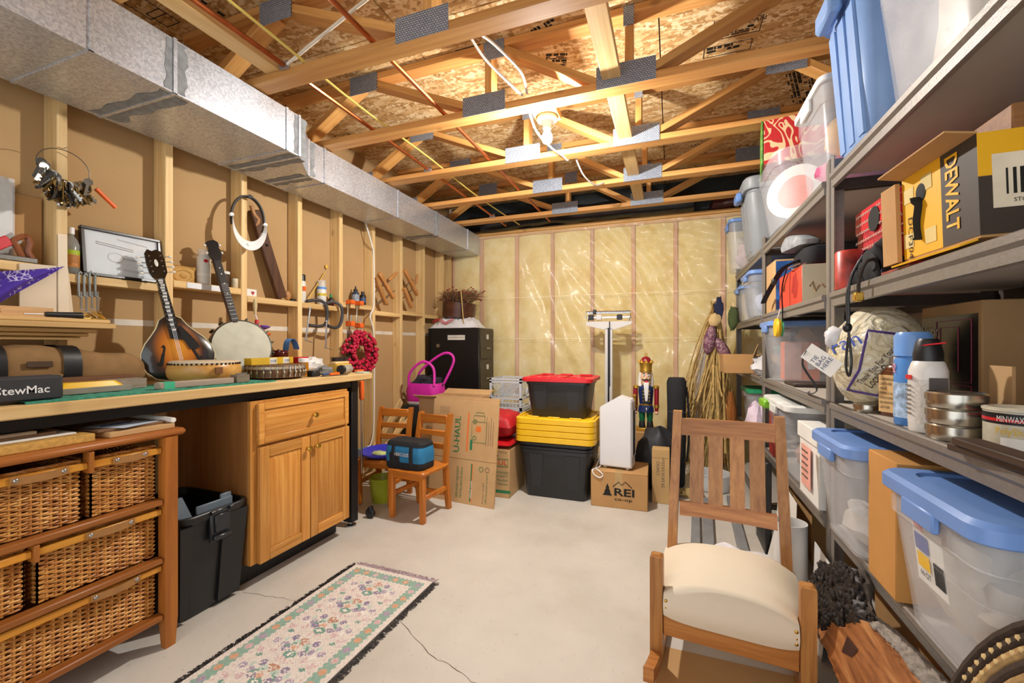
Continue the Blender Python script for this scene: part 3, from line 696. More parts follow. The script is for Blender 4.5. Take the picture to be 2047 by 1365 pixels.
# --- rug with woven pattern and fringe
def rug():
    a, b, c2 = onZ(728, 1133, 0), onZ(872, 1174, 0), onZ(340, 1390, 0)
    R = thing('area_rug', 'narrow pale rug with green floral border and dark fringe', 'rug', (-1.30, 1.80, 0), rz=-.02)
    Wd, L, cs = .46, 1.45, .0058; nx, ny = int(Wd/cs), int(L/cs)
    col = {'c': '#d9cfc6', 'g': '#8fab9c', 'G': '#7a9c8e', 'p': '#a699ac', 'P': '#8d8199', 'r': '#cdb0b0', 'o': '#cf9f82', 'w': '#e2dcd3', 'b': '#b98a70', 'l': '#b9c9bd'}
    img = [['c']*nx for _ in range(ny)]; bw0, bw1 = 4, 13
    for j in range(ny):
        for i in range(nx):
            e = min(i, nx-1-i, j)
            if bw0 <= e < bw1: img[j][i] = 'g' if (e not in (bw0, bw1-1) or (i+j) % 4 < 2) else 'c'
            elif e == bw1+2 and (i+j) % 6 < 2: img[j][i] = 'r'
    def flower(ci, cj, k, r=3, cen='w'):
        for dj in range(-r, r+1):
            for di in range(-r, r+1):
                q = abs(di)+abs(dj)
                if 0 <= cj+dj < ny and 0 <= ci+di < nx and (q <= r and not (q == r and (di == 0 or dj == 0) and r > 2)): img[cj+dj][ci+di] = k if q > 0 else cen
    rnd = random.Random(3); kk = 'ororrwpo'
    for j in range(8, ny, 10):
        for ci in (8, nx-9): flower(ci, j, kk[(j*7+ci) % 8], 3, 'o')
    for i in range(18, nx-14, 10): flower(i, 8, kk[i % 8], 3, 'w')
    def blob(ci, cj, w, h, k, den=.85):
        for dj in range(-h, h+1):
            for di in range(-w, w+1):
                if (di/(w+.3))**2+(dj/(h+.3))**2 <= 1 and rnd.random() < den and 0 <= cj+dj < ny and 16 <= ci+di < nx-16: img[cj+dj][ci+di] = k
    mid = nx//2
    for n_, cj in enumerate(range(20, ny-4, 24)):
        blob(mid, cj, 4, 3, 'b', .6); blob(mid-5, cj+2, 3, 2, 'l'); blob(mid+5, cj+3, 3, 2, 'l')
        for s_ in (-1, 1):
            blob(mid+s_*9, cj-1, 2, 2, 'P'); blob(mid+s_*11, cj+6, 2, 2, 'p'); blob(mid+s_*7, cj+9, 3, 2, 'P', .7); blob(mid+s_*13, cj+12, 2, 3, 'r', .6)
            for q in range(5): blob(mid+s_*(5+q), cj+3+q, 1, 0, 'G')
            blob(mid+s_*14, cj+2, 1, 2, 'l'); blob(mid+s_*19, cj+5, 2, 2, 'p', .7); blob(mid+s_*21, cj+15, 2, 2, 'r', .6); blob(mid+s_*18, cj+19, 2, 1, 'G', .8); blob(mid+s_*15, cj+9, 2, 2, 'w', .6)
        blob(mid, cj+12, 4, 3, 'G', .9); blob(mid, cj+12, 2, 1, 'w'); blob(mid, cj+17, 8, 2, 'r', .35); blob(mid-2, cj+7, 2, 2, 'o', .7)
    me = bpy.data.meshes.new('pile'); vs = []; fs = []
    for j in range(ny+1):
        for i in range(nx+1):
            x = -Wd/2+i*cs; y = -j*cs; vs.append((x, y, .006+.0012*((i+j) % 2)+.001*noise.noise(Vector((x*9, y*9, 0)))))
    for j in range(ny):
        for i in range(nx): q = j*(nx+1)+i; fs.append((q, q+nx+1, q+nx+2, q+1))
    base = len(vs); x0, x1, y1 = -Wd/2, -Wd/2+nx*cs, -ny*cs
    ring = [i for i in range(nx+1)] + [j*(nx+1)+nx for j in range(1, ny+1)] + [ny*(nx+1)+i for i in range(nx-1, -1, -1)] + [j*(nx+1) for j in range(ny-1, 0, -1)]
    for q in ring: vs.append((vs[q][0], vs[q][1], .0005))
    nf = len(fs)
    for k in range(len(ring)): k2 = (k+1) % len(ring); fs.append((ring[k], ring[k2], base+k2, base+k))
    me.from_pydata(vs, [], fs); at = me.color_attributes.new('weave', 'FLOAT_COLOR', 'CORNER'); dat = []
    for k in range(len(fs)):
        cc = lin(col[img[k//nx][k % nx]]) if k < nf else lin(col['c']); v = 1+.1*rnd.uniform(-1, 1)
        dat += [cc[0]*v, cc[1]*v, cc[2]*v, 1]*4
    at.data.foreach_set('color', dat)
    t = NT('rug_weave'); an = t.n('ShaderNodeVertexColor', layer_name='weave'); t.l(an, 0, t.b, 'Base Color'); t.b.inputs['Roughness'].default_value = 1; t.b.inputs['Specular IOR Level'].default_value = .1
    me.materials.append(t.m); part('pile', me, None, R)
    def fr(edge, n, m, ln):
        mb = MB()
        for k in range(n):
            u = (k+rnd.random())/n
            if edge in 'lr':
                sg = -1 if edge == 'l' else 1; p = Vector((sg*Wd/2, -u*L, .004)); d = Vector((sg, rnd.uniform(-.9, .9), 0))
            else: p = Vector((-Wd/2+u*Wd, 0, .004)); d = Vector((rnd.uniform(-.5, .5), 1, 0))
            q = p+d*ln*rnd.uniform(.6, 1.2); mb.tube([p, (p+q)/2+Vector((0, 0, .004*rnd.random())), q+Vector((0, 0, -.0025))], .0016, 3)
        part('fringe', mb, m, R, 60, kind='stuff')
    DK = mat('fringe_dark', '#3b3634', .95, var=.5, vs=70); fr('l', 620, DK, .028); fr('r', 620, DK, .028); fr('t', 170, mat('fringe_mauve', '#c4aeb6', .95, var=.15), .035)
rug()

# ================================================================ things on the bench and on the stud wall
def vessel(name, label, cat, loc, prof, m, cap=None, capm=None, bands=(), n=20, group=None, rz=0):
    T = thing(name, label, cat, loc, rz, group)
    part('body', MB().lathe(prof, n), m, T)
    if cap: part('cap', MB().lathe(cap, n), capm, T)
    for r, z0, z1, bm_ in bands: part('label_band', MB().lathe([(r, z0), (r, z1)], n, caps=False), bm_, T)
    return T
def spray(name, label, loc, r, h, m, capm, caph=.035, bands=(), cap_r=.92):
    return vessel(name, label, 'spray can', loc, [(r*.94, 0), (r, .004), (r, h*.9), (r*.82, h*.96), (r*.8, h)], m,
        [(r*cap_r, h*.965), (r*cap_r, h+caph*.8), (r*cap_r*.85, h+caph), (0, h+caph)], capm, bands)
RED = mat('red_plastic', '#c8202a', .4, var=.05); YELLOW = mat('yellow_plastic', '#e8b81c', .4, var=.04); ORANGE = mat('orange_plastic', '#e8641e', .4, var=.05)
BLUE = mat('blue_plastic', '#5f8fd0', .4, var=.05); GREENM = mat('green_mat', '#3f8f78', .95, var=.25, vs=60, bump=.6, bs=120)
CLEARB = clearplastic('clear_bottle', '#dfe6e4', .25, .1)
BLADE = mat('plane_iron', '#6f6d68', .4, metal=.8, var=.2, vs=30)

one('bench_mat', MB().grid(lambda u, v: (-2.16+.345*u, .70+.87*v, .9615+.004*abs(noise.noise(Vector((u*9, v*25, 0))))+(.0055 if u > .93 else .002)), 20, 90).grid(lambda u, v: (-1.815+.001*u, .70+.87*v, .9596+.008*u), 1, 90), GREENM, 'green rubbery mat along the front edge of the bench', 'mat')
sb = thing('sanding_beam', 'black block with white lettering on the bench end', 'block', (-1.872, .622, .9655))
part('body', MB().box((-.035, -.20, 0), (.035, .176, .078), .008), mat('grip_black', '#2b2b2e', .7, bump=.1), sb)
WTXT = mat('white_print', '#dcdcdc', .7, var=0)
text('StewMac', (.0352, .022, .026), (0, 1, 0), (0, 0, 1), .024, WTXT, sb, wid=.118, bold=.012)
for k in range(3): patch((.0352, -.035+k*.016, .026), (0, 1, 0), (0, 0, 1), .012, .024, WTXT, sb, 'logo_bar')
# yellow topped block, necks and planks
yb = thing('sanding_block', 'yellow-topped sanding block behind the black block', 'block', (-1.983, .925, .966), rz=.02)
part('handle', MB().rr([(.022, .06, .20, .02), (.028, .055, .19, .02), (.040, .045, .16, .02)]), YELLOW, yb); part('base', MB().box((-.035, -.12, 0), (.035, .12, .022), .002), mat('grey_wood', '#8c8478', .7), yb)
GREYW = wood('grey_maple', '#8f7c6e', '#b3a090', 'y', gs=60, rough=.6)
def neck(label, loc, L, rz, h=.03):
    T = thing('neck_blank', label, 'neck blank', loc, rz)
    part('shaft', MB().box((-.022, -L/2, 0), (.022, L*.2, h*.8), .004), GREYW, T)
    part('heel', MB().prism([(-.03, L*.2), (.03, L*.2), (.032, L*.26), (.026, L*.32), (.033, L*.38), (.033, L/2), (-.033, L/2), (-.033, L*.38), (-.026, L*.32), (-.032, L*.26)], 0, h*1.25), GREYW, T)
    return T
neck('grey-brown shaped wooden neck blank lying beside the yellow block', (-2.066, .93, .966), .42, .0)
n2 = thing('plank_blank', 'grey wooden strip with green tape on the bench edge', 'plank', (-1.868, 1.255, .9665), rz=-.03)
part('strip', MB().box((-.02, -.17, 0), (.02, .125, .026), .003), GREYW, n2); part('tape', MB().box((-.0206, -.155, -.0002), (.0206, -.118, .0268)), mat('green_tape', '#3fae86', .5), n2, 0)
one('brown_plank', MB().box((-.04, -.28, 0), (.04, .28, .05), .003), wood('walnut_y', '#5a3a24', '#7c5436', 'y'), 'dark brown plank standing behind the black block', 'plank', (-2.148, .86, .9655))

# tan canvas tool bag
CANV = mat('waxed_canvas', '#8a6a42', .9, var=.12, vs=20, bump=.3, bs=60)
tb = thing('tool_bag', 'tan canvas tool bag with black straps on the bench', 'bag', (-2.305, .955, .9605), rz=-.03)
secs = []
for k in range(13):
    u = k/12; y = -.27+.56*u; hh = .16+.02*math.sin(u*5)+.012*noise.noise(Vector((u*6, 0, 0))); w = .10*(1-.15*(abs(u-.5)*2)**4)
    if u in (0, 1): hh *= .8; w *= .8
    secs.append([(w*math.copysign(abs(math.cos(a))**.6, math.cos(a))*(1+.04*noise.noise(Vector((a, u*5, 1)))), y, hh/2+hh/2*math.copysign(abs(math.sin(a))**.75, math.sin(a))+.006*noise.noise(Vector((a*2, u*7, 4)))*(1 if math.sin(a) > -.5 else 0)) for a in [2*PI*i/22 for i in range(22)]])
part('body', MB().loft(secs), CANV, tb, 60)
def band(y, w, off=.004):
    out = []
    for yy in (y-w/2, y+w/2):
        u = (yy+.27)/.56; hh = .16+.02*math.sin(u*5)+.012*noise.noise(Vector((u*6, 0, 0))); ww = .10*(1-.15*(abs(u-.5)*2)**4)
        out.append([((ww+off)*math.copysign(abs(math.cos(a))**.6, math.cos(a)), yy, max(.001, hh/2+(hh/2+off)*math.copysign(abs(math.sin(a))**.75, math.sin(a)))) for a in [2*PI*i/22 for i in range(22)]])
    return MB().loft(out, False, False)
for y, w in ((-.17, .05), (.03, .055)): part('strap', band(y, w, .008), BLACK, tb)
part('flap', MB().box((.098, -.13, .055), (.112, .0, .068), .004), CANV, tb); part('badge', MB().box((.104, -.10, .095), (.112, -.03, .118), .002), mat('badge', '#4a3524', .6), tb)

# ---- mandolin
SUN = NT('sunburst'); tc = SUN.n('ShaderNodeTexCoord'); sx = SUN.n('ShaderNodeSeparateXYZ'); SUN.l(tc, 'Object', sx, 0)
a1 = SUN.n('ShaderNodeMath', {0: (sx, 0), 1: 8.2}, operation='MULTIPLY'); a2 = SUN.n('ShaderNodeMath', {0: (sx, 1), 1: -.15}, operation='ADD'); a3 = SUN.n('ShaderNodeMath', {0: a2, 1: 5.8}, operation='MULTIPLY')
cv = SUN.n('ShaderNodeCombineXYZ', {0: a1, 1: a3}); ln = SUN.n('ShaderNodeVectorMath', {0: cv}, operation='LENGTH'); lm = SUN.n('ShaderNodeMath', {0: (ln, 'Value'), 1: 1.0}, operation='MULTIPLY')
SUN.l(SUN.ramp(lm, [(.15, lin('#d08a2e')), (.5, lin('#b4651c')), (.78, lin('#3c2010')), (.95, lin('#0e0a08'))]), 0, SUN.b, 'Base Color'); SUN.b.inputs['Roughness'].default_value = .22; SUN.b.inputs['Coat Weight'].default_value = .5
LACQ = mat('dark_lacquer', '#120c09', .2, var=0, coat=.5); PEARL = mat('pearl', '#dcd8cc', .3, var=.03); IVORY = mat('binding', '#cfc29a', .4, var=0)
md = thing('mandolin', 'sunburst mandolin leaning on the stud wall', 'mandolin')
place(md, lean(Vector((-2.215, 1.405, .974)), .42, .20, .17))
half = [(0, 0), (.06, .004), (.105, .022), (.135, .06), (.146, .105), (.139, .15), (.115, .195), (.086, .23), (.062, .262), (.044, .30), (.02, .315), (0, .318)]
out = half + [(-a, b) for a, b in half[-2:0:-1]]
def scaled(k, z, c=(0, .15)): return [(c[0]+(a-c[0])*k, c[1]+(b-c[1])*k, z) for a, b in out]
part('body', MB().loft([scaled(.97, -.045), scaled(1, -.04), scaled(1, 0)]), LACQ, md, 50)
part('top', MB().loft([scaled(.985, .0005), scaled(.93, .004), scaled(.7, .010), scaled(.4, .013), scaled(.1, .014)]), SUN.m, md, 60)
pts = [Vector((a, b, .001)) for a, b in out]; part('binding', MB().tube(pts, .0025, 5, closed=True), IVORY, md)
for s_ in (-1, 1):
    f = [Vector((s_*q[0], q[1], .011)) for q in ((.060, .165), (.052, .172), (.050, .16), (.060, .13), (.070, .10), (.074, .085), (.085, .085), (.083, .098))]
    part('f_hole', MB().tube(bez(f, 4), [.003]*4+[.0055]*8+[.007]*6+[.006]*5+[.004]*6, 6, flat=1), INK, md)
part('pickguard', MB().prism([(.012, .25), (.03, .262), (.06, .21), (.082, .165), (.088, .145), (.075, .135), (.045, .14), (.035, .175), (.018, .21)], .016, .020), mat('guard_black', '#1b1b1d', .35), md)
nk = part('neck', MB().box((-.015, .22, -.02), (.015, .50, .014), .004), LACQ, md)
fb = part('fingerboard', MB().loft([[(-.02, .205, .014), (.024, .19, .014), (.024, .19, .02), (-.02, .205, .02)], [(-.015, .50, .014), (.015, .50, .014), (.015, .50, .02), (-.015, .50, .02)]]), mat('ebony', '#17120f', .4), md)
for k in range(15):
    y = .215+.29*(1-2**(-(15-k)/11))*1.55
    if y < .5: part('inlay', MB().box((-.010+.002*(k % 3), y-.004, .0195), (.010-.002*((k+1) % 3), y+.004, .0206)), PEARL, fb, 0); part('fret', MB().box((-.017, y+.006, .0195), (.017, y+.0073, .0212)), STEEL, fb, 0)
hd = part('headstock', MB().prism([(-.018, .50), (.018, .50), (.034, .53), (.036, .60), (.03, .635), (.012, .648), (-.006, .64), (-.022, .65), (-.036, .63), (-.038, .58), (-.034, .53)], -.004, .014), LACQ, md)
part('inlay', MB().ball((0, .58, .014), .012, 8, 6, (.6, 1.6, .1)), PEARL, hd)
for s_ in (-1, 1):
    for k in range(4):
        tn = part('tuner', MB().tube([(s_*.034, .535+k*.026, .003), (s_*.056, .535+k*.026, .003)], .002, 6), STEEL, md); part('button', MB().ball((s_*.062, .535+k*.026, .003), .0085, 8, 6, (1, .8, .6)), PEARL, tn)
        part('post', MB().lathe([(.003, .014), (.003, .024), (0, .024)], 8, (s_*.022, .535+k*.026, 0)), STEEL, hd)
part('string', MB().tube([(0, .09, .030), (0, .50, .022)], .0007, 3).tube([(.006, .09, .030), (.005, .50, .022)], .0007, 3).tube([(-.006, .09, .030), (-.005, .50, .022)], .0007, 3), STEEL, md)

# ---- banjo
SKIN = mat('skin_head', '#b9b7a4', .6, var=.12, vs=14)
bj = thing('banjo', 'small banjo with a pale skin head leaning on the stud wall', 'banjo')
place(bj, lean(Vector((-2.19, 1.73, .981)), .35, .24, .18))
part('pot', MB().lathe([(.146, -.06), (.152, -.055), (.152, -.012), (.155, -.01), (.155, .0), (.148, .003), (.140, .003)], 40, (0, .155, 0)), wood('pot_maple', '#7d5228', '#a87640', 'x'), bj)
part('head', MB().lathe([(.147, .001), (.147, .005), (0, .005)], 40, (0, .155, 0)), SKIN, bj)
part('tension_hoop', MB().tube([(.149*math.cos(a), .155+.149*math.sin(a), .004) for a in [2*PI*k/40 for k in range(40)]], .0035, 6, closed=True), mat('hoop_dark', '#3a3d36', .4, metal=.6), bj)
for k in range(16):
    a = 2*PI*k/16; part('bracket', MB().box((-.004, -.008, -.05), (.004, .006, .004), .001), mat('hoop_dark', '#3a3d36'), bj, loc=(.160*math.cos(a), .155+.160*math.sin(a), 0), rot=(0, 0, a+PI/2))
part('neck', MB().box((-.016, .29, -.03), (.016, .665, .006), .005), wood('banjo_neck', '#3a2618', '#54382a', 'y'), bj)
fb = part('fingerboard', MB().box((-.0175, .30, .006), (.0175, .655, .011), .001), mat('ebony', '#17120f'), bj)
for k in range(13): part('fret', MB().box((-.017, .315+.33*(1-2**(-k/9.)), .0105), (.017, .3165+.33*(1-2**(-k/9.)), .0122)), STEEL, fb, 0)
for y in (.40, .46, .52, .575, .61): part('inlay', MB().ball((0, y, .011), .0035, 8, 5, (1, 1, .2)), PEARL, fb)
hd = part('headstock', MB().prism([(-.018, .655), (.018, .655), (.032, .69), (.026, .73), (.03, .76), (.012, .775), (-.012, .77), (-.03, .76), (-.024, .73), (-.032, .69)], -.006, .008), mat('black_head', '#101012', .3), bj)
for s_ in (-1, 1):
    for k in range(2): part('tuner', MB().ball((s_*.036, .70+k*.045, .0), .008, 8, 6), PEARL, hd); 

# ---- wooden frame drum, hooked rim, boxes
DRW = wood('drum_wood', '#c88a40', '#dfae62', 'x', gs=18, rough=.35)
yc = yX(410, -2.05)
dr = thing('frame_drum', 'round honey wood drum with a studded skin top on the bench', 'drum', (-2.05, yc, .966))
part('shell', MB().lathe([(.10, 0), (.125, .006), (.142, .03), (.146, .055), (.140, .08), (.135, .088)], 40), DRW, dr)
part('skin', MB().lathe([(.136, .080), (.137, .094), (.132, .100), (0, .101)], 40), mat('drum_skin', '#c9b79a', .6, var=.06), dr)
for k in range(46):
    a = 2*PI*k/46; part('tack', MB().ball((.1385*math.cos(a), .1385*math.sin(a), .087), .0048, 6, 5), mat('tack_dark', '#33241a', .4, metal=.5), dr)
patch((.1365, -.05, .045), (.15, 1, 0), (0, 0, 1), .028, .028, mat('brown_tab', '#6e4722', .6), dr, 'tab', .012)
one('wooden_block', MB().box((-.02, -.035, 0), (.02, .035, .036), .002), wood('grey_block', '#6e6254', '#93836f', 'y'), 'small weathered wooden block beside the hooked rim', 'block', (-1.872, yX(478, -1.872)+.005, .9665), rz=.1)
one('metal_bracket', MB().box((-.01, -.02, 0), (.01, .02, .002)).tube([(-.008, -.02, .003), (.008, .02, .006)], .002, 6), STEEL, 'small steel bracket on the weathered block', 'bracket', (-1.872, yX(478, -1.872)+.01, 1.0028))
yc = yX(541, -2.0)
rm = thing('hooked_drum_rim', 'dark wooden rim ringed with steel tension hooks on the bench', 'drum', (-2.0, yc+.025, .9685))
part('rim', MB().lathe([(.138, 0), (.142, .002), (.142, .060), (.138, .066), (0, .066)], 44), wood('rim_wood', '#4b3420', '#72522f', 'x'), rm)
part('tone_ring', MB().lathe([(.144, .045), (.145, .052), (.144, .058)], 44, caps=False), mat('tone_ring', '#b8a88e', .4, metal=.4), rm)
for k in range(30):
    a = 2*PI*k/30; c_, s_ = math.cos(a), math.sin(a)
    h = part('hook', MB().tube([(.147*c_, .147*s_, .004), (.149*c_, .149*s_, .060), (.143*c_, .143*s_, .0645)], .0022, 5), STEEL, rm)
    part('shoe', MB().ball((.150*c_, .150*s_, .028), .0062, 6, 5, (1, 1, 1.5)), mat('old_nickel', '#a89c86', .4, metal=.8), h)
YBX = mat('yellow_card', '#c9a21c', .6, var=.05); CREAM = mat('cream_card', '#d8d2b8', .7, var=.03)
def ybox(label, loc, w, rz, cream):
    T = thing('small_box', label, 'box', loc, rz); part('carton', MB().box((-.03, -w/2, 0), (.03, w/2, .035), .001), YBX, T)
    if cream:
        patch((.0302, -w/2+.004, .001), (0, 1, 0), (0, 0, 1), w*.55, .033, CREAM, T); patch((.031, -w/2+.014, .007), (0, 1, 0), (0, 0, 1), w*.3, .02, PAPER, T, 'barcode_label', .0006)
        for k in range(7): patch((.0318, -w/2+.018+k*.006, .009), (0, 1, 0), (0, 0, 1), .0025, .016, mat('blue_grey_ink', '#6d7896', .7), T, 'barcode_bar', .0004)
    return T
ybox('plain ochre carton on the hooked rim', (-2.03, yc-.055, 1.0351), .10, -.1, 0); ybox('yellow carton with a cream barcode label on the hooked rim', (-2.055, yc+.05, 1.0351), .105, .06, 1)
ybox('yellow carton with barcode at the end of the hooked rim', (-2.12, yc+.155, .9685+.0665), .09, .15, 1).location.x = -2.085
# red jar with brushes
GLASSR = mat('red_glass', '#5a1418', .1, var=.05, trans=.3, coat=.3)
jar = vessel('red_jar', 'dark red jar holding brushes and tools near the banjo', 'jar', (-2.27, yX(560, -2.27), .9605), [(.05, 0), (.066, .006), (.068, .07), (.058, .09), (.045, .10), (.045, .112), (.049, .116), (.045, .122), (.049, .128), (.045, .134), (.046, .145), (.040, .145), (.040, .02), (0, .02)], GLASSR, n=24)
jx, jy, jz = jar.location
def stick(name, label, cat, p0, p1, r, m, extra=None, em=None):
    T = thing(name, label, cat); part('handle', MB().tube([p0, p1], r, 8), m, T)
    if extra: part('tip', extra, em, T)
    return T
p1 = Vector((jx-.02, jy-.085, jz+.24)); stick('paint_brush', 'brush with an orange fluffy collar in the red jar', 'brush', (jx, jy+.01, jz+.03), p1, .006, wood('handle_brown', '#5e3018', '#7a4424', 'z'), MB().ball(p1, .026, 9, 7, (1, 1, .6), .5), ORANGE)
p1 = Vector((jx-.03, jy-.09, jz+.285)); stick('felt_flower', 'purple felt flower on a stem in the red jar', 'flower', (jx-.01, jy, jz+.03), p1, .003, PAPER, MB().ball(p1, .03, 9, 7, (1, 1.2, .4), .6), mat('purple_felt', '#7a54b4', .9))
p1 = Vector((jx-.05, jy-.13, jz+.36)); stick('straw_whisk', 'straw bristle brush standing behind the banjo head', 'brush', (jx-.02, jy-.01, jz+.03), p1, .004, PAPER, MB().lathe([(.006, 0), (.012, .05), (.009, .09), (0, .09)], 8, p1), mat('straw', '#cdb98a', .9))
p1 = Vector((jx-.045, jy-.155, jz+.2)); one('glue_bottle', MB().lathe([(.02, 0), (.021, .004), (.021, .09), (.012, .11), (.010, .135), (0, .135)], 14), RED, 'red glue bottle standing behind the banjo head', 'bottle', (jx-.03, jy-.135, jz+.1925))
one('bottle_stand', MB().box((-.03, -.03, 0), (.03, .03, .19), .002), CARD, 'small cardboard carton behind the banjo', 'box', (jx-.03, jy-.135, jz+.0015))
sp = [(0, 0), (.01, .06), (.03, .085), (.055, .08), (.075, .05), (.085, .02)]
sp = bez([Vector((0, a, b)) for a, b in sp], 4)
one('sandpaper_sheet', MB().loft([[p+Vector((-.025, 0, 0)), p+Vector((.025, 0, 0)), p+Vector((.025, 0, .0015)), p+Vector((-.025, 0, .0015))] for p in sp]), mat('blue_abrasive', '#4f83c4', .9, var=.15, vs=60), 'folded blue sandpaper sheet poking out of the red jar', 'sandpaper', (jx+.003, jy+.036, jz+.13))
one('screwdriver', MB().tube([(0, 0, 0), (-.005, -.02, .11)], [.004, .007], 8).ball((-.005, -.021, .12), .009, 8, 6), mat('dark_brown', '#4a2c1c', .5), 'dark handled tool standing in the red jar', 'tool', (jx+.01, jy+.005, jz+.024))
# far end of the bench
one('red_box', MB().box((-.05, -.06, 0), (.05, .06, .10), .002), RED, 'red cardboard box behind the pill bottle', 'box', (-2.275, 2.15, .9605), rz=.05)
vessel('pill_bottle', 'amber pill bottle with white cap on the bench', 'bottle', (-1.99, yX(607, -1.99), .9605), [(.025, 0), (.026, .003), (.026, .078), (0, .078)], mat('amber_plastic', '#d98a12', .2, var=.25, vs=60, trans=.35), [(.028, .079), (.028, .10), (.026, .102), (0, .102)], WHITE)
one('plastic_bag', flatbase(MB().ball((0, 0, .045), .07, 18, 12, (.7, 1.1, .75), .5, 4)), clearplastic('white_film', '#e8e8e6', .75, .4), 'crumpled white plastic bag beside the pill bottle', 'bag', (-2.135, 2.12, .9605))
one('tape_measure', MB().rr([(0, .045, .06, .012), (.002, .05, .065, .014), (.030, .05, .065, .014), (.034, .045, .06, .012)]), BLACK, 'black tape measure at the bench edge', 'tape measure', (-1.90, yX(627, -1.90), .9605), rz=.2)
one('marker_pen', MB().tube([(0, -.04, .007), (0, .05, .007)], .006, 8), mat('navy_pen', '#2c4c86', .4), 'blue marker lying at the bench edge', 'pen', (-1.90, 1.985, .9605), rz=.3)
one('marker_pen', MB().tube([(0, -.05, .008), (0, .05, .008)], .0075, 8), ORANGE, 'orange marker lying under the grey tube', 'pen', (-1.866, 2.015, .9605), rz=.25)
one('wire_pick', MB().tube([(0, -.09, .003), (.03, .09, .003)], .002, 6), BLACK, 'thin black wire tool on the bench edge', 'tool', (-1.842, yX(665, -1.842), .9595), rz=0)
one('grey_pouch', flatbase(MB().ball((0, 0, .024), .055, 16, 10, (.8, 1.1, .48), .5, 9)), mat('grey_film', '#7b7d7e', .4, var=.3, vs=40), 'crumpled grey plastic pouch on the bench', 'pouch', (-1.985, 2.055, .9605))
yb2 = one('yellow_case', MB().box((-.045, -.06, 0), (.045, .06, .055), .003), mat('pale_yellow', '#dcb54a', .5), 'pale yellow wooden case under the scrub brush', 'case', (-2.0, 2.205, .9605))
br_ = thing('scrub_brush', 'scrub brush lying bristles up on the yellow case', 'brush', (-2.0, 2.205, 1.0157)); part('block', MB().box((-.025, -.062, 0), (.025, .062, .018), .004), PINE_Y, br_)
mb = MB()
for k in range(240): x, y = random.uniform(-.021, .021), random.uniform(-.057, .057); mb.tube([(x, y, .016), (x+random.uniform(-.005, .005), y+random.uniform(-.006, .006), .045)], .0016, 3)
part('bristles', mb, mat('bristle', '#3a2c24', .9), br_, 60, kind='stuff')
ft = thing('grey_tube', 'grey cylindrical lens tube lying on the bench end', 'tube', (-1.90, 2.145, .9605), rz=.30)
part('barrel', MB().lathe([(.024, -.055), (.027, -.05), (.027, .05), (.025, .055)], 20).rot('X', PI/2).mv(0, 0, .0275), mat('barrel_grey', '#9b968a', .4), ft); part('cap', MB().lathe([(.0275, .05), (.028, .053), (.028, .064), (.024, .068), (0, .068)], 20).rot('X', PI/2).mv(0, 0, .0285), BLACKM, ft)
one('paper_pad', MB().box((-.036, -.03, 0), (.036, .03, .008), .001), mat('pale_green_paper', '#b9cbbd', .7), 'pale paper pad at the bench corner', 'paper', (-1.845, 2.233, .9605))

# hanging bar clamp at the bench end
def barclamp(label, p, L, handle=1, group=None):
    T = thing('bar_clamp', label, 'clamp', p, group=group)
    part('bar', MB().box((-.003, -.008, -L), (.003, .008, 0), .001), STEEL, T)
    part('fixed_jaw', MB().box((-.012, -.012, -.012), (.05, .03, .022), .004), ORANGE, T)
    sj = part('sliding_jaw', MB().box((-.012, -.014, -L*.55), (.05, .03, -L*.55+.04), .004), ORANGE, T)
    if handle: part('screw', MB().tube([(.035, .0, -L*.55-.02), (.035, 0, -L*.55+.09)], .004, 8), STEEL, sj)
    return T
barclamp('orange-jawed bar clamp hung from the blocking beside the wreath', (-2.4185, yX(697, -2.41), 1.475), .34, group=None)
barclamp('slender orange-jawed bar clamp hung nearest the black spray bottle', (-2.4185, yX(715, -2.41), 1.475), .36)
hc = thing('bar_clamp', 'long bar clamp with orange wood grip hanging off the bench end', 'clamp', (-1.90, 2.293, .90))
part('bar', MB().box((-.003, -.006, -.60), (.003, .006, .05), .001), STEEL, hc); part('handle', MB().lathe([(.010, -.12), (.015, -.11), (.017, -.05), (.014, 0), (.008, .004)], 14), ORANGE, hc); part('jaw', MB().box((-.016, -.055, .0605), (.012, .012, .078), .004).box((-.012, -.008, .03), (.012, .012, .0605), .003), ORANGE, hc)

# ---- C-clamps on the blocking
CI = mat('cast_iron', '#4b4b4d', .5, metal=.5, var=.15)
def gclamp(label, pts, sc, x, r=.012, hd=None):
    T = thing('c_clamp', label, 'clamp'); P = [onX(a, b, x) for a, b in pts]
    for k in range(3): P[k].x = (-2.440, -2.438, -2.425)[k]; P[k].z = max(P[k].z, BZ[5]+r+.001)
    part('frame', MB().tube(bez(P, 5), r, 8), CI, T); a, b2 = onX(*sc[0], x), onX(*sc[1], x)
    part('screw', MB().tube([a, b2], .006, 8), STEEL, T); part('pad', MB().lathe([(.012, -.006), (.012, .006)], 12, a), STEEL, T)
    d = hd or (.0, .06, -.015); part('t_handle', MB().tube([b2-Vector(d)*.2, b2+Vector(d)], .0035, 6), STEEL, T)
gclamp('dark iron C-clamp hung closest to the white spray can with black cap', [(619, 606), (630, 600), (644, 601), (652, 611), (654, 632), (650, 648), (638, 652), (617, 650)], ((620, 616), (611, 680)), -2.413)
gclamp('dark iron C-clamp hung beside the stud, screw pointing straight down', [(661, 612), (667, 604), (676, 604), (682, 613), (684, 634), (679, 650), (669, 655), (655, 651)], ((653, 642), (651, 695)), -2.396)
SCL = mat('zinc_clamp', '#8e9290', .4, metal=.8, var=.2, vs=30)
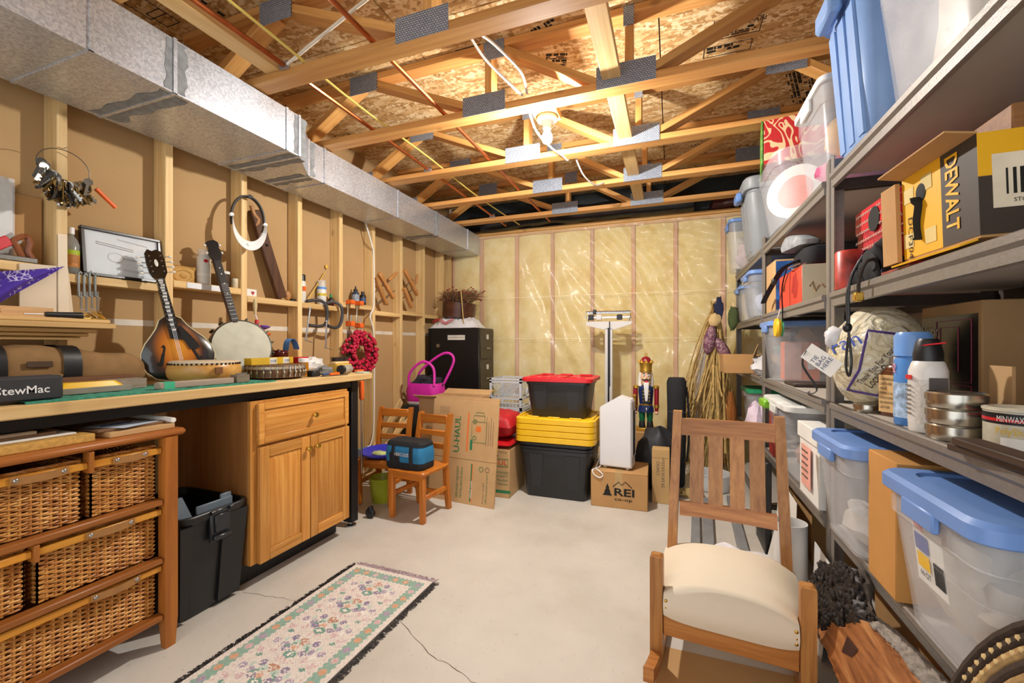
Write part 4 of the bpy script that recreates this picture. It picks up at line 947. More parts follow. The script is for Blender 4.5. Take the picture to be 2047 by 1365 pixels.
for i in range(4):
    px = 160+i*11; T = thing('steel_clamp', ('small steel screw clamp hung first from the clear bottle', 'small steel screw clamp hung second from the clear bottle', 'small steel screw clamp hung third from the clear bottle', 'small steel screw clamp hung farthest from the clear bottle')[i], 'clamp', group='steel clamps under the picture'); x = -2.4245
    a = onX(px, 547+(i % 2)*4, x); b2 = onX(px, 592, x); c2 = onX(px+2, 618+(i % 2)*5, x)
    part('frame', MB().tube([a+Vector((0, .006, 0)), a+Vector((0, .0, .010)), a+Vector((0, -.005, 0)), b2+Vector((0, -.005, 0)), b2+Vector((0, .006, -.006))], .0045, 8), SCL, T)
    part('screw', MB().tube([b2+Vector((0, .004, .02)), c2], .004, 8), STEEL, T); part('t_handle', MB().tube([c2+Vector((.002, -.005, 0)), c2+Vector((.012, .010, -.003))], .002, 6), STEEL, T)

# ---- wooden hand screws
HSW = wood('hornbeam', '#a9713a', '#c98f52', 'z', gs=30)
def handscrew(label, px, py, j1, j2, s1, s2, h1):
    T = thing('hand_screw', label, 'clamp'); X0 = -2.413
    f = lambda q: onX(px+q[0]/2.353, py+q[1]/2.353, X0)
    for a, b2 in (j1, j2): part('jaw', MB().bar(f(a), f(b2), .036, .034, (1, 0, 0), .004), HSW, T)
    for a, b2 in (s1, s2): part('screw', MB().tube([f(a), f(b2)], .005, 8), STEEL, T)
    for a, b2 in h1: part('handle', MB().tube([f(a), f(a).lerp(f(b2), .2), f(a).lerp(f(b2), .8), f(b2)], [.008, .014, .014, .009], 10), HSW, T)
handscrew('wooden hand screw clamp hung nearest the white cable', 680, 480, ((168, 175), (215, 302)), ((182, 155), (250, 272)), ((176, 235), (235, 180)), ((170, 300), (255, 238)), (((228, 188), (268, 152)),))
handscrew('wooden hand screw clamp hung in the bay beside the filing cabinet', 680, 480, ((300, 225), (335, 318)), ((302, 140), (362, 258)), ((305, 215), (340, 190)), ((300, 258), (352, 225)), (((355, 205), (363, 162)),))

# ---- headband magnifier on the third stud
mg = thing('headband_magnifier', 'headband magnifier with black strap and white visor hung on a stud', 'magnifier')
place(mg, frameM(onX(494, 440, -2.40), (1, -.25, .12), (0, 0, 1), -.1))
E_ = lambda a, k=1: Vector((.092*k*math.cos(a), .145*k*math.sin(a), .012))
part('band', MB().tube([E_(a) for a in [-.4+(PI+.8)*k/26 for k in range(27)]], .008, 6, flat=1.7), BLACK, mg)
vs = []
for k in range(19):
    a = PI*1.02+(PI*.96)*k/18; w = .10*math.sin(PI*k/18)+.004
    vs.append([E_(a, .97), E_(a, .97)+Vector((0, 0, .02)), E_(a, 1.0+w*3)+Vector((0, -.01, .035)), E_(a, 1.0+w*3)+Vector((0, -.01, .03))])
part('visor', MB().loft(vs), WHITE, mg); part('knob', MB().lathe([(.012, 0), (.012, .012), (0, .012)], 12, (.0, .145, .012)), BLACK, mg)
for s_ in (-1, 1): part('pivot', MB().lathe([(.011, .0), (.011, .018), (0, .018)], 12, (s_*.094, -.005, .012)), WHITE, mg)
part('lens_knob', MB().lathe([(.008, .03), (.008, .045), (0, .045)], 12, (0, -.165, 0)), PAPER, mg)
one('hook_nail', MB().tube([(0, 0, 0), (.05, 0, .008)], .0018, 6), STEEL, 'nail holding the headband magnifier on the stud', 'nail', onX(494, 396, -2.436))

# ---- brown neck blank leaning in the third bay
gs = thing('wooden_stock', 'dark brown carved neck blank leaning in the bay beside the magnifier', 'neck blank'); a, b2 = onX(508, 420, -2.485), Vector((-2.452, 2.165, BZ[4]+.0005))
DKW = wood('dark_walnut', '#3c2213', '#5d3a22', 'z', gs=40, rough=.4)
part('shaft', MB().bar(b2+Vector((0, 0, .012)), a, .075, .03, (1, 0, 0), .004), DKW, gs)
part('scroll', MB().tube(bez([a+Vector((.012, -.03, .02)), a+Vector((.012, -.01, -.03)), a+Vector((.012, .02, -.06)), a+Vector((.01, .0, -.1))], 5), .012, 8), wood('pale_brown', '#a06f3e', '#bb8a58', 'z'), gs)
part('heel', MB().ball(b2+Vector((0, .046, .033)), .03, 10, 8, (.6, .9, 1.1)), wood('pale_brown', '#a06f3e', '#bb8a58'), gs); part('slot', MB().ball((a*.62+b2*.38)+Vector((.018, .0, 0)), .009, 8, 6), INK, gs)
one('round_tin', MB().lathe([(.018, 0), (.021, .003), (.021, .012), (.018, .015), (0, .015)], 18), BLACKM, 'flat black tin next to the dark neck blank', 'tin', (-2.455, 2.2575, BZ[4]+.0005))
hcard = one('heart_card', MB().box((-.002, -.045, 0), (.002, .03, .045), .0005), PAPER, 'small white card with a red heart in the third bay', 'card', (-2.45, 1.95, BZ[4]+.0005), rz=.1)
part('heart', MB().prism([(0, .008), (.012, .022), (.010, .031), (.004, .032), (0, .027), (-.004, .032), (-.010, .031), (-.012, .022)], .0021, .003, 'yz'), mat('heart_red', '#a8322c', .7), hcard, 0)

# ---- things on the blocking shelves
zb = lambda i: BZ[i]+.0005
# bay 0: plane, wrapped board; bay 1: bottle, picture
pl = thing('hand_plane', 'iron bench plane with wooden handle on the blocking', 'plane', (-2.458, .865, zb(1)), rz=.03)
part('sole', MB().box((-.03, -.16, 0), (.03, .11, .022), .003), BLADE, pl); part('iron', MB().bar((0, -.01, .03), (0, .06, .10), .045, .004, (1, 0, 0)), BLADE, pl); part('lever_cap', MB().bar((0, -.03, .03), (0, .04, .085), .04, .012, (1, 0, 0), .003), RED, pl)
ROSE = wood('rosewood', '#6e3b22', '#8f5534', 'z', rough=.35)
hp = bez([Vector((0, .075, .02)), Vector((0, .06, .06)), Vector((0, .05, .085)), Vector((0, .085, .11)), Vector((0, .098, .085)), Vector((0, .092, .05)), Vector((0, .105, .02))], 5); part('tote_handle', MB().tube(hp, .011, 8), ROSE, pl)
part('knob', MB().lathe([(.012, .02), (.009, .035), (.016, .05), (.012, .062), (0, .064)], 14, (0, -.11, 0)), ROSE, pl)
WRAP = clearplastic('cling_wrap', '#f0f2f4', .55, .12)
wp = thing('wrapped_print', 'board wrapped in crinkled clear plastic standing in the first bay', 'board', (-2.51, .80, zb(1))); part('board', MB().box((.0, -.145, .0), (.006, .13, .335)), PAPER, wp)
part('wrap', MB().grid(lambda u, v: (.010+.006*abs(noise.noise(Vector((u*14, v*12, 0)))), -.148+.282*u, .001+.34*v), 40, 30), mat('cling_gloss', '#eef1f4', .14, var=.03, alpha=.45), wp)
one('cardboard_backer', MB().box((-.004, -.06, 0), (.002, .09, .29), .001), CARD, 'brown cardboard sheet behind the plastic wrapped board', 'cardboard', (-2.517, .93, zb(1)))
# (the wrapped board leans in the bay at y<1.03)
def polyX(name, pts, x, th, m, label, cat): return one(name, MB().prism([(onX(a, b, x)[1], onX(a, b, x)[2]) for a, b in pts], x, x+th, 'yz'), m, label, cat, smooth=30)
polyX('painted_board', [(38, 526), (117, 532), (133, 530), (137, 552), (146, 636), (38, 634)], -2.428, .006, mat('pale_board', '#ddcdb4', .7, var=.03), 'pale painted thin board standing on the moulding ledge', 'board')
polyX('scribed_strip', [(116, 640), (115, 467), (133, 469), (134, 530), (139, 640)], -2.4205, .004, mat('pale_board2', '#e2d3ba', .7, var=.03), 'narrow pale strip with a wavy edge in front of the stud', 'strip')
# bandana
BAN = NT('bandana'); oc = BAN.coord(); w1 = BAN.n('ShaderNodeTexVoronoi', {'Vector': oc, 'Scale': 60.0}, feature='DISTANCE_TO_EDGE'); w2 = BAN.n('ShaderNodeTexNoise', {'Vector': oc, 'Scale': 22.0})
f1 = BAN.ramp(w1, [(.05, (1, 1, 1, 1)), (.10, (0, 0, 0, 1))]); f2 = BAN.ramp(w2, [(.5, (0, 0, 0, 1)), (.55, (1, 1, 1, 1))]); fm = BAN.n('ShaderNodeMath', {0: f1, 1: f2}, operation='MULTIPLY')
BAN.l(BAN.n('ShaderNodeMixRGB', {'Fac': fm, 'Color1': lin('#4a2f9a'), 'Color2': lin('#c9c2e0')}), 0, BAN.b, 'Base Color'); BAN.b.inputs['Roughness'].default_value = .9
def bfn(u, v):
    top = onX(-60+198*u, 548-17*u**3-6*math.sin(u*PI), -2.385); bot = onX(-60+198*u, 616-85*max(0, (u-.25)/.75)**.9, -2.385)
    p = top.lerp(bot, v); return (p.x+.02*math.sin(v*9+u*5)*(1-u)+.01*math.sin(v*4)*(1-u)-.0315*u**5, p.y, p.z)
one('bandana', MB().grid(bfn, 40, 16), BAN.m, 'purple paisley bandana strung below the first blocking', 'cloth')
# moulding ledge
LW = wood('ledge_pine', '#c79c5f', '#e0bf85', 'y')
lg = thing('moulding_ledge', 'stack of stepped pine mouldings forming a ledge over the bench', 'ledge', (-2.33, .6, 1.16))
for k, (x1, y1, z0, z1) in enumerate(((.02, .455, 0, .013), (.035, .475, .014, .028), (.05, .495, .029, .047), (.085, .545, .055, .07), (.075, .53, .071, .086))): part('moulding', MB().box((-.09, -.5, z0 if k != 3 else .048), (x1, y1, z1), .003), LW, lg)
part('upright', MB().box((-.08, -.5, -.199), (.0, -.46, 0), .002), LW, lg); part('upright', MB().box((-.0985, .20, -.199), (-.0885, .26, .01), .002), LW, lg)
zl = 1.2465
cz = thing('carving_tool', 'dark handled carving tool on the moulding ledge', 'tool', (-2.28, .955, zl)); part('handle', MB().tube([(0, -.02, .012), (0, .09, .014)], [.010, .013], 10), BLACK, cz); part('blade', MB().tube([(0, -.08, .010), (0, -.02, .012)], .003, 6), STEEL, cz)
for k in range(5): one('brass_fitting', MB().box((-.012, -.02, 0), (.012, .02, .006), .001).tube([(0, -.015, .008), (0, .018, .02+.004*k)], .004, 6), BRASS, 'small brass hinge piece in the heap on the moulding ledge', 'fitting', (-2.30+.012*(k % 2), 1.055+.016*k, zl), rz=.9*k, group='brass pieces on the ledge')
wbk = one('carved_block', MB().box((-.006, -.16, 0), (.006, .10, .04), .002), wood('block_tan', '#b98d5c', '#cfa878', 'y'), 'wooden strip with carved letters on the moulding ledge', 'block', (-2.335, .88, zl))
text('XINS', (.0065, -.10, .012), (0, 1, 0), (0, 0, 1), .018, mat('carved_dark', '#7a5632', .8, var=0), wbk)
# bay 1
vessel('spray_bottle', 'clear plastic bottle with green label beside the picture', 'bottle', (-2.47, 1.095, zb(2)), [(.026, 0), (.028, .004), (.028, .13), (.02, .155), (.010, .168), (.010, .18)], CLEARB, [(.012, .176), (.012, .205), (0, .205)], WHITE, [(.0285, .03, .085, mat('fruit_label', '#b5793a', .6, var=.4, vs=60)), (.0285, .085, .105, mat('lime_label', '#9fb52a', .6))])
pf = thing('framed_print', 'black framed instrument drawing leaning against the stud wall', 'picture'); place(pf, lean(Vector((-2.452, 1.281, zb(2)+.001)), .04, .12, -.0))
WF, HF = .312, .225
part('backing', MB().box((-WF/2+.01, .01, 0), (WF/2-.01, HF-.01, .006)), mat('print_paper', '#cfd6dc', .6, var=.04), pf, 0)
for a in ((-WF/2, 0, WF/2, .013), (-WF/2, HF-.013, WF/2, HF), (-WF/2, .0135, -WF/2+.013, HF-.0135), (WF/2-.013, .0135, WF/2, HF-.0135)): part('frame_rail', MB().box((a[0], a[1], -.006), (a[2], a[3], .018), .002), mat('frame_black', '#181614', .3), pf)
SK = mat('sketch_line', '#4a3a36', .8, var=0); mb = MB()
mb.tube([(-.10, .165, .0065), (.04, .15, .0065), (.04, .14, .0065), (-.10, .155, .0065)], .0014, 4, closed=True)
mb.tube([(.03*math.cos(a)-.03, .10+.022*math.sin(a), .0065) for a in [2*PI*k/20 for k in range(20)]], .0008, 4, closed=True); mb.tube([(0, .10, .0065), (.09, .094, .0065)], .0015, 4)
mb.tube([(-.0, .05, .0065), (.08, .042, .0065), (.08, .036, .0065), (0, .044, .0065)], .0008, 4, closed=True)
for k in range(14): mb.tube([(-.095+k*.0095, .156-k*.0011, .0065), (-.095+k*.0095, .161-k*.0011, .0065)], .0005, 4)
part('drawing', mb, SK, pf); scribble((-.02, .185, .0064), (1, -.1, 0), (.1, 1, 0), .12, .009, SK, pf)
part('glass_pane', MB().box((-WF/2+.0135, .0135, .011), (WF/2-.0135, HF-.0135, .0125)), mat('frame_glass', '#eef2f4', .03, var=0, alpha=.12, spec=.6), pf, 0)
# bay 2
cb = one('carved_wood_block', MB().grid(lambda u, v: (.012+.004*math.sin(20*math.hypot(u-.5, v-.4)), -.06+.12*u, .085*v), 30, 24).box((-.02, -.06, 0), (.010, .06, .085), .004), wood('carved_ochre', '#b98a3e', '#d4a85c', 'y'), 'carved ochre wood block beside the paint can', 'block', (-2.475, 1.555, zb(3)))
spray('paint_can', 'white aerosol paint can beside the carved wood block', (-2.462, 1.66, zb(3)), .033, .165, mat('can_white', '#d9d7d0', .35, var=.06, vs=30), clearplastic('clear_cap', '#e8eaea', .4, .1), .03, [(.0335, .045, .06, PAPER)])
attach(one('logo_oval', MB().ball((0, 0, 0), .014, 12, 8, (.15, 1, .65)), RED, 'x', 'x', (-2.43, 1.652, zb(3)+.128)), bpy.data.objects['paint_can'])
mug = vessel('printed_mug', 'dark printed cup beside the cream jar', 'cup', (-2.468, 1.775, zb(3)), [(.028, 0), (.030, .004), (.034, .085), (.034, .09), (.031, .09), (.028, .006), (0, .006)], mat('cup_print', '#4c3a34', .5, var=.6, vs=50), bands=[(.0348, .075, .09, PAPER)])
vessel('cream_jar', 'small cream jar with cream lid on the blocking', 'jar', (-2.462, 1.842, zb(3)), [(.018, 0), (.02, .003), (.02, .042), (.017, .048)], mat('cream_glass', '#c9bb9a', .4, var=.15, vs=50), [(.0185, .046), (.0185, .058), (0, .059)], CREAM)
one('steel_rule', MB().box((-.0015, -.10, 0), (.0015, .10, .03)), mat('rule_white', '#dfe0e2', .4), 'white ruler fixed to the front of the second blocking', 'ruler', (-2.428, 1.65, zb(3)-.034))
for k, (a, b2) in enumerate((((395, 580), (440, 500)), ((402, 575), (447, 498)))): one('wire_rod', MB().tube([Vector((-2.465, onX(*a, -2.465).y, zb(3)+.002)), onX(*b2, -2.51)], .0018, 6), mat('brass_wire', '#b99a5a', .4, metal=.7), ('thin wire rod leaning nearest the stud in the carved block bay', 'thin wire rod leaning nearest the white paint can')[k], 'rod', group='wire rods beside the carved block')
# bay 4
spray('paint_can', 'white aerosol can with black cap and orange square on the blocking', (-2.489, 2.365, zb(5)), .030, .165, MATS['can_white'], BLACK, .04); patch((-2.4586, 2.350, zb(5)+.085), (0, 1, 0), (0, 0, 1), .026, .034, ORANGE, bpy.data.objects['paint_can.001'], 'orange_square').matrix_parent_inverse = Matrix.Translation(-Vector((-2.489, 2.365, zb(5))))
spray('paint_can', 'blue and white aerosol can with clear cap near the C-clamps', (-2.489, 2.555, zb(5)), .034, .15, MATS['can_white'], MATS['clear_cap'], .04, [(.0345, .12, .138, BLUE), (.0346, .07, .09, mat('label_mix', '#c9b23a', .5, var=.6, vs=70))])
vessel('small_bottle', 'small black bottle with green cap behind the C-clamp', 'bottle', (-2.480, 2.640, zb(5)), [(.02, 0), (.022, .003), (.022, .05), (.012, .065), (.009, .07)], mat('bottle_dark', '#2a2020', .3), [(.010, .068), (.009, .092), (0, .093)], mat('green_cap', '#1f8f4a', .4), [(.0224, .012, .04, RED)])
one('straw_brush', MB().tube([onX(612, 605, -2.475), onX(649, 545, -2.51)], .004, 6).ball(onX(653, 533, -2.512), .014, 8, 6, (.5, 1, 1.3)), mat('yellow_straw', '#d8b24a', .6), 'yellow handled brush leaning behind the spray cans', 'brush')
# bay 5
vessel('spray_bottle', 'dark bottle with pump top on the blocking by the white cable', 'bottle', (-2.465, 2.90, zb(6)), [(.028, 0), (.03, .004), (.03, .09), (.02, .105)], mat('bottle_blue', '#2d3a4c', .35), [(.016, .10), (.016, .125), (.006, .13), (.006, .15), (0, .15)], BLACK, [(.0305, .02, .08, mat('bottle_label', '#8d9aa8', .5, var=.4, vs=60))])
vessel('spray_bottle', 'black squat bottle next to the dark pump bottle', 'bottle', (-2.462, 2.985, zb(6)), [(.024, 0), (.026, .004), (.026, .08), (.018, .09)], BLACK, [(.015, .088), (.014, .115), (0, .116)], BLACK, [(.0265, .02, .06, mat('label_navy', '#3a4f78', .5))])
# ---- berry wreath
wrt = thing('berry_wreath', 'red berry wreath hanging on the stud wall by the bench end', 'wreath', (-2.385, 2.86, 1.075))
part('ring', MB().tube([(.0, .135*math.cos(a), .125*math.sin(a)) for a in [2*PI*k/24 for k in range(24)]], .02, 6, closed=True), mat('twig', '#4a3420', .9), wrt)
BER = mat('berry_red', '#b3203e', .25, var=.3, vs=90); bm0 = MB().ball((0, 0, 0), .0150, 7, 5).mesh('berry', BER); random.seed(5)
for k in range(290):
    a = random.uniform(0, 2*PI); q = random.uniform(-PI*.6, PI*.6); R_ = .050*random.uniform(.75, 1.1)
    part('berry', bm0, None, wrt, loc=(max(-.02, R_*math.cos(q)), (.135+R_*math.sin(q))*math.cos(a), (.125+R_*math.sin(q))*math.sin(a)))
one('hook_nail', MB().tube([(0, 0, 0), (.07, 0, .004)], .002, 6), STEEL, 'nail holding the berry wreath', 'nail', (-2.445, 2.703, 1.15))
# ---- white cable and outlet box
one('power_cable', MB().tube(bez([(-2.435, 2.99, 2.17), (-2.42, 3.05, 2.0), (-2.424, 3.08, 1.9), (-2.424, 3.083, 1.5), (-2.42, 3.03, 1.38), (-2.424, 3.083, 1.2), (-2.424, 3.083, .5), (-2.425, 3.05, .3), (-2.43, 3.0, .27)], 8), .006, 8), WHITE, 'white power cable stapled down the stud beside the wreath', 'cable')
ob = thing('outlet_box', 'grey electrical outlet box low on the stud wall', 'outlet', (-2.455, 3.018, .20)); part('box', MB().box((-.05, -.055, -.05), (.02, .055, .055), .003), mat('outlet_grey', '#7d8ea0', .5), ob); part('plate', MB().box((.02, -.04, -.04), (.026, .04, .045), .002), mat('outlet_plate', '#93a3b2', .5), ob)
# ---- key bunch
kb = thing('key_bunch', 'big bunch of old keys with an orange tag hung on a stud', 'keys', onX(128, 300, -2.40))
part('ring', MB().tube([(.0, .085*math.cos(a), -.075+.075*math.sin(a)) for a in [2*PI*k/30 for k in range(30)]], .0018, 5, closed=True), mat('ring_wire', '#4a4742', .35, metal=.9), kb)
KM = [mat('key_steel', '#a3a09a', .35, metal=.9, var=.2), mat('key_brass', '#9a8050', .35, metal=.9, var=.2), mat('key_dark', '#3c3833', .45, metal=.7, var=.2)]
def keymesh(m):
    mb = MB(); mb.lathe([(.013, -.0015), (.013, .0015)], 10).rot('Y', PI/2); mb.box((-.0015, -.004, -.055), (.0015, .004, -.012)); mb.box((-.0015, .004, -.05), (.0015, .009, -.044)); mb.box((-.0015, .004, -.038), (.0015, .008, -.034)); return mb.mesh('key', m, 30)
kms = [keymesh(m) for m in KM]
for k in range(150):
    a = -PI*.5+random.gauss(-.15, .52); o = part('key', kms[k % 3], None, kb, loc=(random.uniform(.0, .055), .085*math.cos(a)*random.uniform(.75, 1.05), -.075+.075*math.sin(a)-.028*random.random()), rot=(random.uniform(-.7, .9), random.uniform(-.3, .3), random.uniform(-1.4, 1.4))).scale = (1.25, 1.25, 1.25)
part('key_tag', MB().rr([(-.045, .016, .016, .007), (.05, .018, .018, .008)]), ORANGE, kb, loc=(.02, .135, -.165), rot=(.85, 0, 0))
one('hook_nail', MB().tube([(0, 0, 0), (.035, 0, .004)], .002, 6), STEEL, 'nail holding the key bunch on the stud', 'nail', onX(126, 298, -2.436))

# ================================================================ back of the room
def box_open(mb, w, d, h, th=.004): return mb.box((-w/2, -d/2, 0), (w/2, d/2, th)).box((-w/2, -d/2, th), (w/2, -d/2+th, h)).box((-w/2, d/2-th, th), (w/2, d/2, h)).box((-w/2, -d/2+th, th), (-w/2+th, d/2-th, h)).box((w/2-th, -d/2+th, th), (w/2, d/2-th, h))
def carton(name, label, loc, w, d, h, m=CARD, rz=0, tape=True, flap=False):
    T = thing(name, label, 'box', loc, rz); part('body', MB().box((-w/2, -d/2, 0), (w/2, d/2, h), .003), m, T)
    if flap: part('flap', MB().box((-w/2, -d/2, h), (-.002, d/2, h+.003), .001), m, T); part('flap', MB().box((.002, -d/2, h), (w/2, d/2, h+.003), .001), m, T)
    if tape: part('tape', MB().box((-.025, -d/2-.0008, h*.45), (.025, d/2+.0008, h+(.0038 if flap else .0008))), mat('packing_tape', '#b99866', .25, var=.05), T, 0)
    return T
# --- small pine chairs
CHP_Z = wood('chair_pine_z', '#b0601c', '#cf7f30', 'z', gs=30, rough=.35); CHP_X = wood('chair_pine_x', '#b0601c', '#cf7f30', 'x', gs=30, rough=.35)
def chair(label, loc, rz):
    T = thing('childs_chair', label, 'chair', loc, rz)
    part('seat', MB().rr([(.305, .30, .30, .03), (.309, .306, .306, .035), (.322, .306, .306, .035), (.328, .295, .295, .03)]), CHP_X, T)
    part('apron', MB().box((-.12, -.125, .265), (.12, -.11, .305), .002), CHP_X, T)
    for s_ in (-1, 1):
        part('leg', MB().box((s_*.125-.017, -.135, 0), (s_*.125+.017, -.10, .305), .004), CHP_Z, T)
        part('leg', MB().loft([[(s_*.125-.015, y0, zz), (s_*.125+.015, y0, zz), (s_*.125+.015, y0+.034, zz), (s_*.125-.015, y0+.034, zz)] for zz, y0 in ((0, .155), (.2, .125), (.33, .118), (.5, .14), (.655, .175))]), CHP_Z, T)
        part('stretcher', MB().box((s_*.125-.01, -.10, .14), (s_*.125+.01, .14, .17), .003), CHP_Z, T)
    part('stretcher', MB().box((-.108, .13, .10), (.108, .148, .13), .003), CHP_X, T)
    for zz, hh, y0 in ((.585, .06, .165), (.50, .04, .150), (.415, .04, .137)): part('back_slat', MB().box((-.112, y0, zz), (.112, y0+.014, zz+hh), .004), CHP_X, T)
    return T
chair('small orange pine chair carrying the blue tool bag', (-1.60, 2.50, 0), -.10)
chair('small orange pine chair carrying the blue saucer, beside the bench end', (-1.99, 2.64, 0), .12)
# blue duffel on the chair
TEAL = mat('teal_fabric', '#1f6f9c', .75, var=.12, vs=25, bump=.2, bs=120); BFAB = mat('black_fabric', '#1b1c1f', .85, var=.15, bump=.25, bs=120)
hb = thing('tool_duffel', 'blue and black tool duffel on the small pine chair', 'bag', (-1.64, 2.46, .329), rz=-.05)
def duf(w, d, zs, k=1): return MB().rr([(zz, w*f, d*f2, .04) for zz, f, f2 in zs], 5)
part('base', duf(.30, .17, [(0, .96, .95), (.01, 1, 1), (.045, 1.0, 1.0)]), BFAB, hb); part('body', duf(.30, .17, [(.045, 1.0, 1.0), (.09, 1.01, 1.03), (.135, .97, .98), (.148, .94, .9)]), TEAL, hb)
part('rim', duf(.30, .17, [(.148, .97, .94), (.165, .98, .9), (.178, .9, .78), (.170, .8, .6)]), BFAB, hb)
for s_ in (-1, 1): part('handle', MB().tube(bez([(s_*.07, -.088, .03), (s_*.072, -.094, .10), (s_*.068, -.088, .15), (s_*.04, -.06, .185), (0, -.05, .19)] if 0 else [(s_*.07, -.087, .02), (s_*.07, -.093, .09), (s_*.07, -.085, .15)], 5), .014, 6, flat=.35), BFAB, hb)
part('pocket', MB().box((-.10, -.0935, .03), (-.02, -.085, .105), .006), BFAB, hb)
text('HERCULES', (-.055, -.0945, .088), (1, 0, 0), (0, 0, 1), .022, WTXT, hb, wid=.11, bold=.01)
# saucer and bucket by the second chair
one('saucer_sled', MB().lathe([(.0, .002), (.10, .004), (.15, .03), (.158, .045), (.152, .047), (.10, .018), (0, .012)], 36), mat('violet_plastic', '#2f35b4', .35, var=.05), 'blue violet plastic saucer on the far pine chair', 'saucer', (-1.98, 2.62, .3285), rot=(.05, 0, 0))
one('grip_gloves', MB().ball((0, 0, 0), .05, 12, 8, (1.5, .7, .35), .4, 3), mat('lime_cloth', '#b5bf7a', .8, var=.3, vs=40), 'pale green garden gloves lying in the blue saucer', 'gloves', (-1.95, 2.56, .362))
one('pail', MB().lathe([(.07, 0), (.085, .09), (.092, .17), (.097, .175), (.092, .178), (.085, .17), (.066, .006), (0, .006)], 24), mat('lime_plastic', '#a9b52c', .4), 'lime green plastic pail on the floor under the pine chair', 'pail', (-1.985, 2.62, .0005))
cs_ = thing('caster_wheel', 'black swivel caster standing on the floor by the bench leg', 'caster', (-1.86, 2.33, 0)); part('wheel', MB().lathe([(.028, -.014), (.033, -.01), (.033, .01), (.028, .014)], 20).rot('X', PI/2).mv(0, 0, .033), BLACK, cs_); part('fork', MB().box((-.012, -.018, .03), (.012, .018, .075), .004), BLACKM, cs_)
# boards leaning in the corner
for k, (a, b2, w, m, lab) in enumerate((((-2.36, 2.75, .02), (-2.36, 3.4, .62), .06, PINE_Z, 'pale pine board leaning in the corner behind the chairs'), ((-2.30, 2.9, .02), (-2.29, 3.345, .50), .05, PINE_Z, 'second pale pine board leaning in the corner'), ((-2.36, 2.54, .008), (-2.422, 2.69, .80), .05, DKW, 'dark curved wooden offcut leaning behind the bench end'))):
    one('leaning_board', MB().bar(a, b2, w, .012, (1, 0, 0), .002), m, lab, 'board')
one('trim_strip', MB().tube(bez([(-2.34, 2.8, .20), (-2.28, 3.05, .28), (-2.22, 3.35, .50)], 6), .009, 6, flat=2.5), LW, 'thin bowed wood strip lying over the leaning boards', 'strip')
# --- filing cabinet
FCM = mat('file_black', '#141414', .38, metal=.2, var=.05); FCB = mat('file_bronze', '#453f34', .38, metal=.4, var=.06)
fc = thing('filing_cabinet', 'tall black steel filing cabinet turned sideways by the insulated wall', 'filing cabinet', (-2.135, 4.16, 0))
part('body', MB().box((-.29, -.18, 0), (.295, .18, 1.312), .003), FCM, fc); part('front_frame', MB().box((.295, -.18, 0), (.303, .18, 1.312), .002), FCB, fc)
for k in range(4):
    d = part('drawer', MB().box((.303, -.168, .05+k*.315), (.312, .168, .355+k*.315), .003), FCB, fc); zz = .05+k*.315
    part('card_holder', MB().box((.312, -.03, zz+.20), (.316, .03, zz+.255), .001), STEEL, d); part('card', MB().box((.316, -.022, zz+.207), (.3166, .022, zz+.248)), PAPER, d, 0)
    part('pull', MB().box((.312, -.05, zz+.10), (.33, .05, zz+.115), .004), STEEL, d)
patch((-.06, -.1802, 1.19), (1, 0, 0), (0, 0, 1), .20, .05, mat('name_plate', '#cfc9bd', .5), fc, 'name_plate', .002); scribble((-.045, -.1822, 1.205), (1, 0, 0), (0, 0, 1), .165, .022, GREYTXT, fc)
part('magnet', MB().lathe([(.02, 0), (.02, .012), (0, .012)], 12).rot('X', PI/2).mv(-.17, -.18, 1.13), STEEL, fc)
# on the cabinet: wrapped parcel, drum planter with dried flowers, bamboo
pg = one('plastic_parcel', MB().grid(lambda u, v: (-.29+.55*u, -.17+.30*v, .004+.115*(1-abs(2*u-1)**4)*(1-abs(2*v-1)**4)*(1+.35*noise.noise(Vector((u*9, v*6, 0)))+.2*noise.noise(Vector((u*21, v*14, 4))))), 44, 26).box((-.28, -.16, 0), (.25, .12, .004)), mat('bag_white', '#d5d5d8', .35, var=.1, vs=14), 'crumpled white shopping bag lying on the filing cabinet', 'bag', (-2.14, 4.16, 1.3125))
RRED = mat('ring_red', '#c02030', .6, var=0)
for k in range(7):
    a = .04+k*.035; part('printed_ring', MB().tube([(-.26+a+.015*math.cos(q), -.172, .075+.02*math.sin(k*1.2)+.013*math.sin(q)) for q in [2*PI*i/14 for i in range(14)]], .004, 5, closed=True), RRED, pg)
dp = thing('wooden_drum_planter', 'dark round wooden box on the filing cabinet', 'box', (-2.17, 4.17, 1.43)); dp.rotation_euler = (.0, .10, 0)
part('body', MB().lathe([(.16, 0), (.175, .006), (.18, .16), (.172, .165), (.165, .16), (.155, .02), (0, .02)], 32), wood('dark_bent', '#3a1f14', '#5a3524', 'x', gs=14, rough=.35), dp)
fl = thing('dried_flowers', 'spray of dried grasses and red flowers spilling from the dark round box', 'flowers', (-2.17, 4.17, 1.60)); random.seed(9); mb = MB(); mr_ = MB()
for k in range(640):
    a = random.uniform(0, 2*PI); r0 = random.uniform(.02, .15); r1 = r0+random.uniform(.05, .14); zz = random.uniform(-.02, .17)*(1-.5*r1/.29)
    p0 = Vector((r0*math.cos(a), r0*.8*math.sin(a), random.uniform(-.02, .05))); p1 = Vector((r1*math.cos(a+.3)*1.15+.02, r1*.7*math.sin(a+.3), zz+.02)); mb.tube([p0, p0.lerp(p1, .5)+Vector((0, 0, .02)), p1], [.003, .003, .001], 3)
    if k % 9 == 0: mr_.ball(p1+Vector((0, 0, .005)), .010, 5, 4, (1.6, .6, .6))
part('grass', mb, mat('dry_grass', '#8f6c4a', .9, var=.35, vs=40), fl, 60, kind='stuff'); part('red_blooms', mr_, mat('dry_red', '#8c2a20', .9, var=.2), fl, kind='stuff')
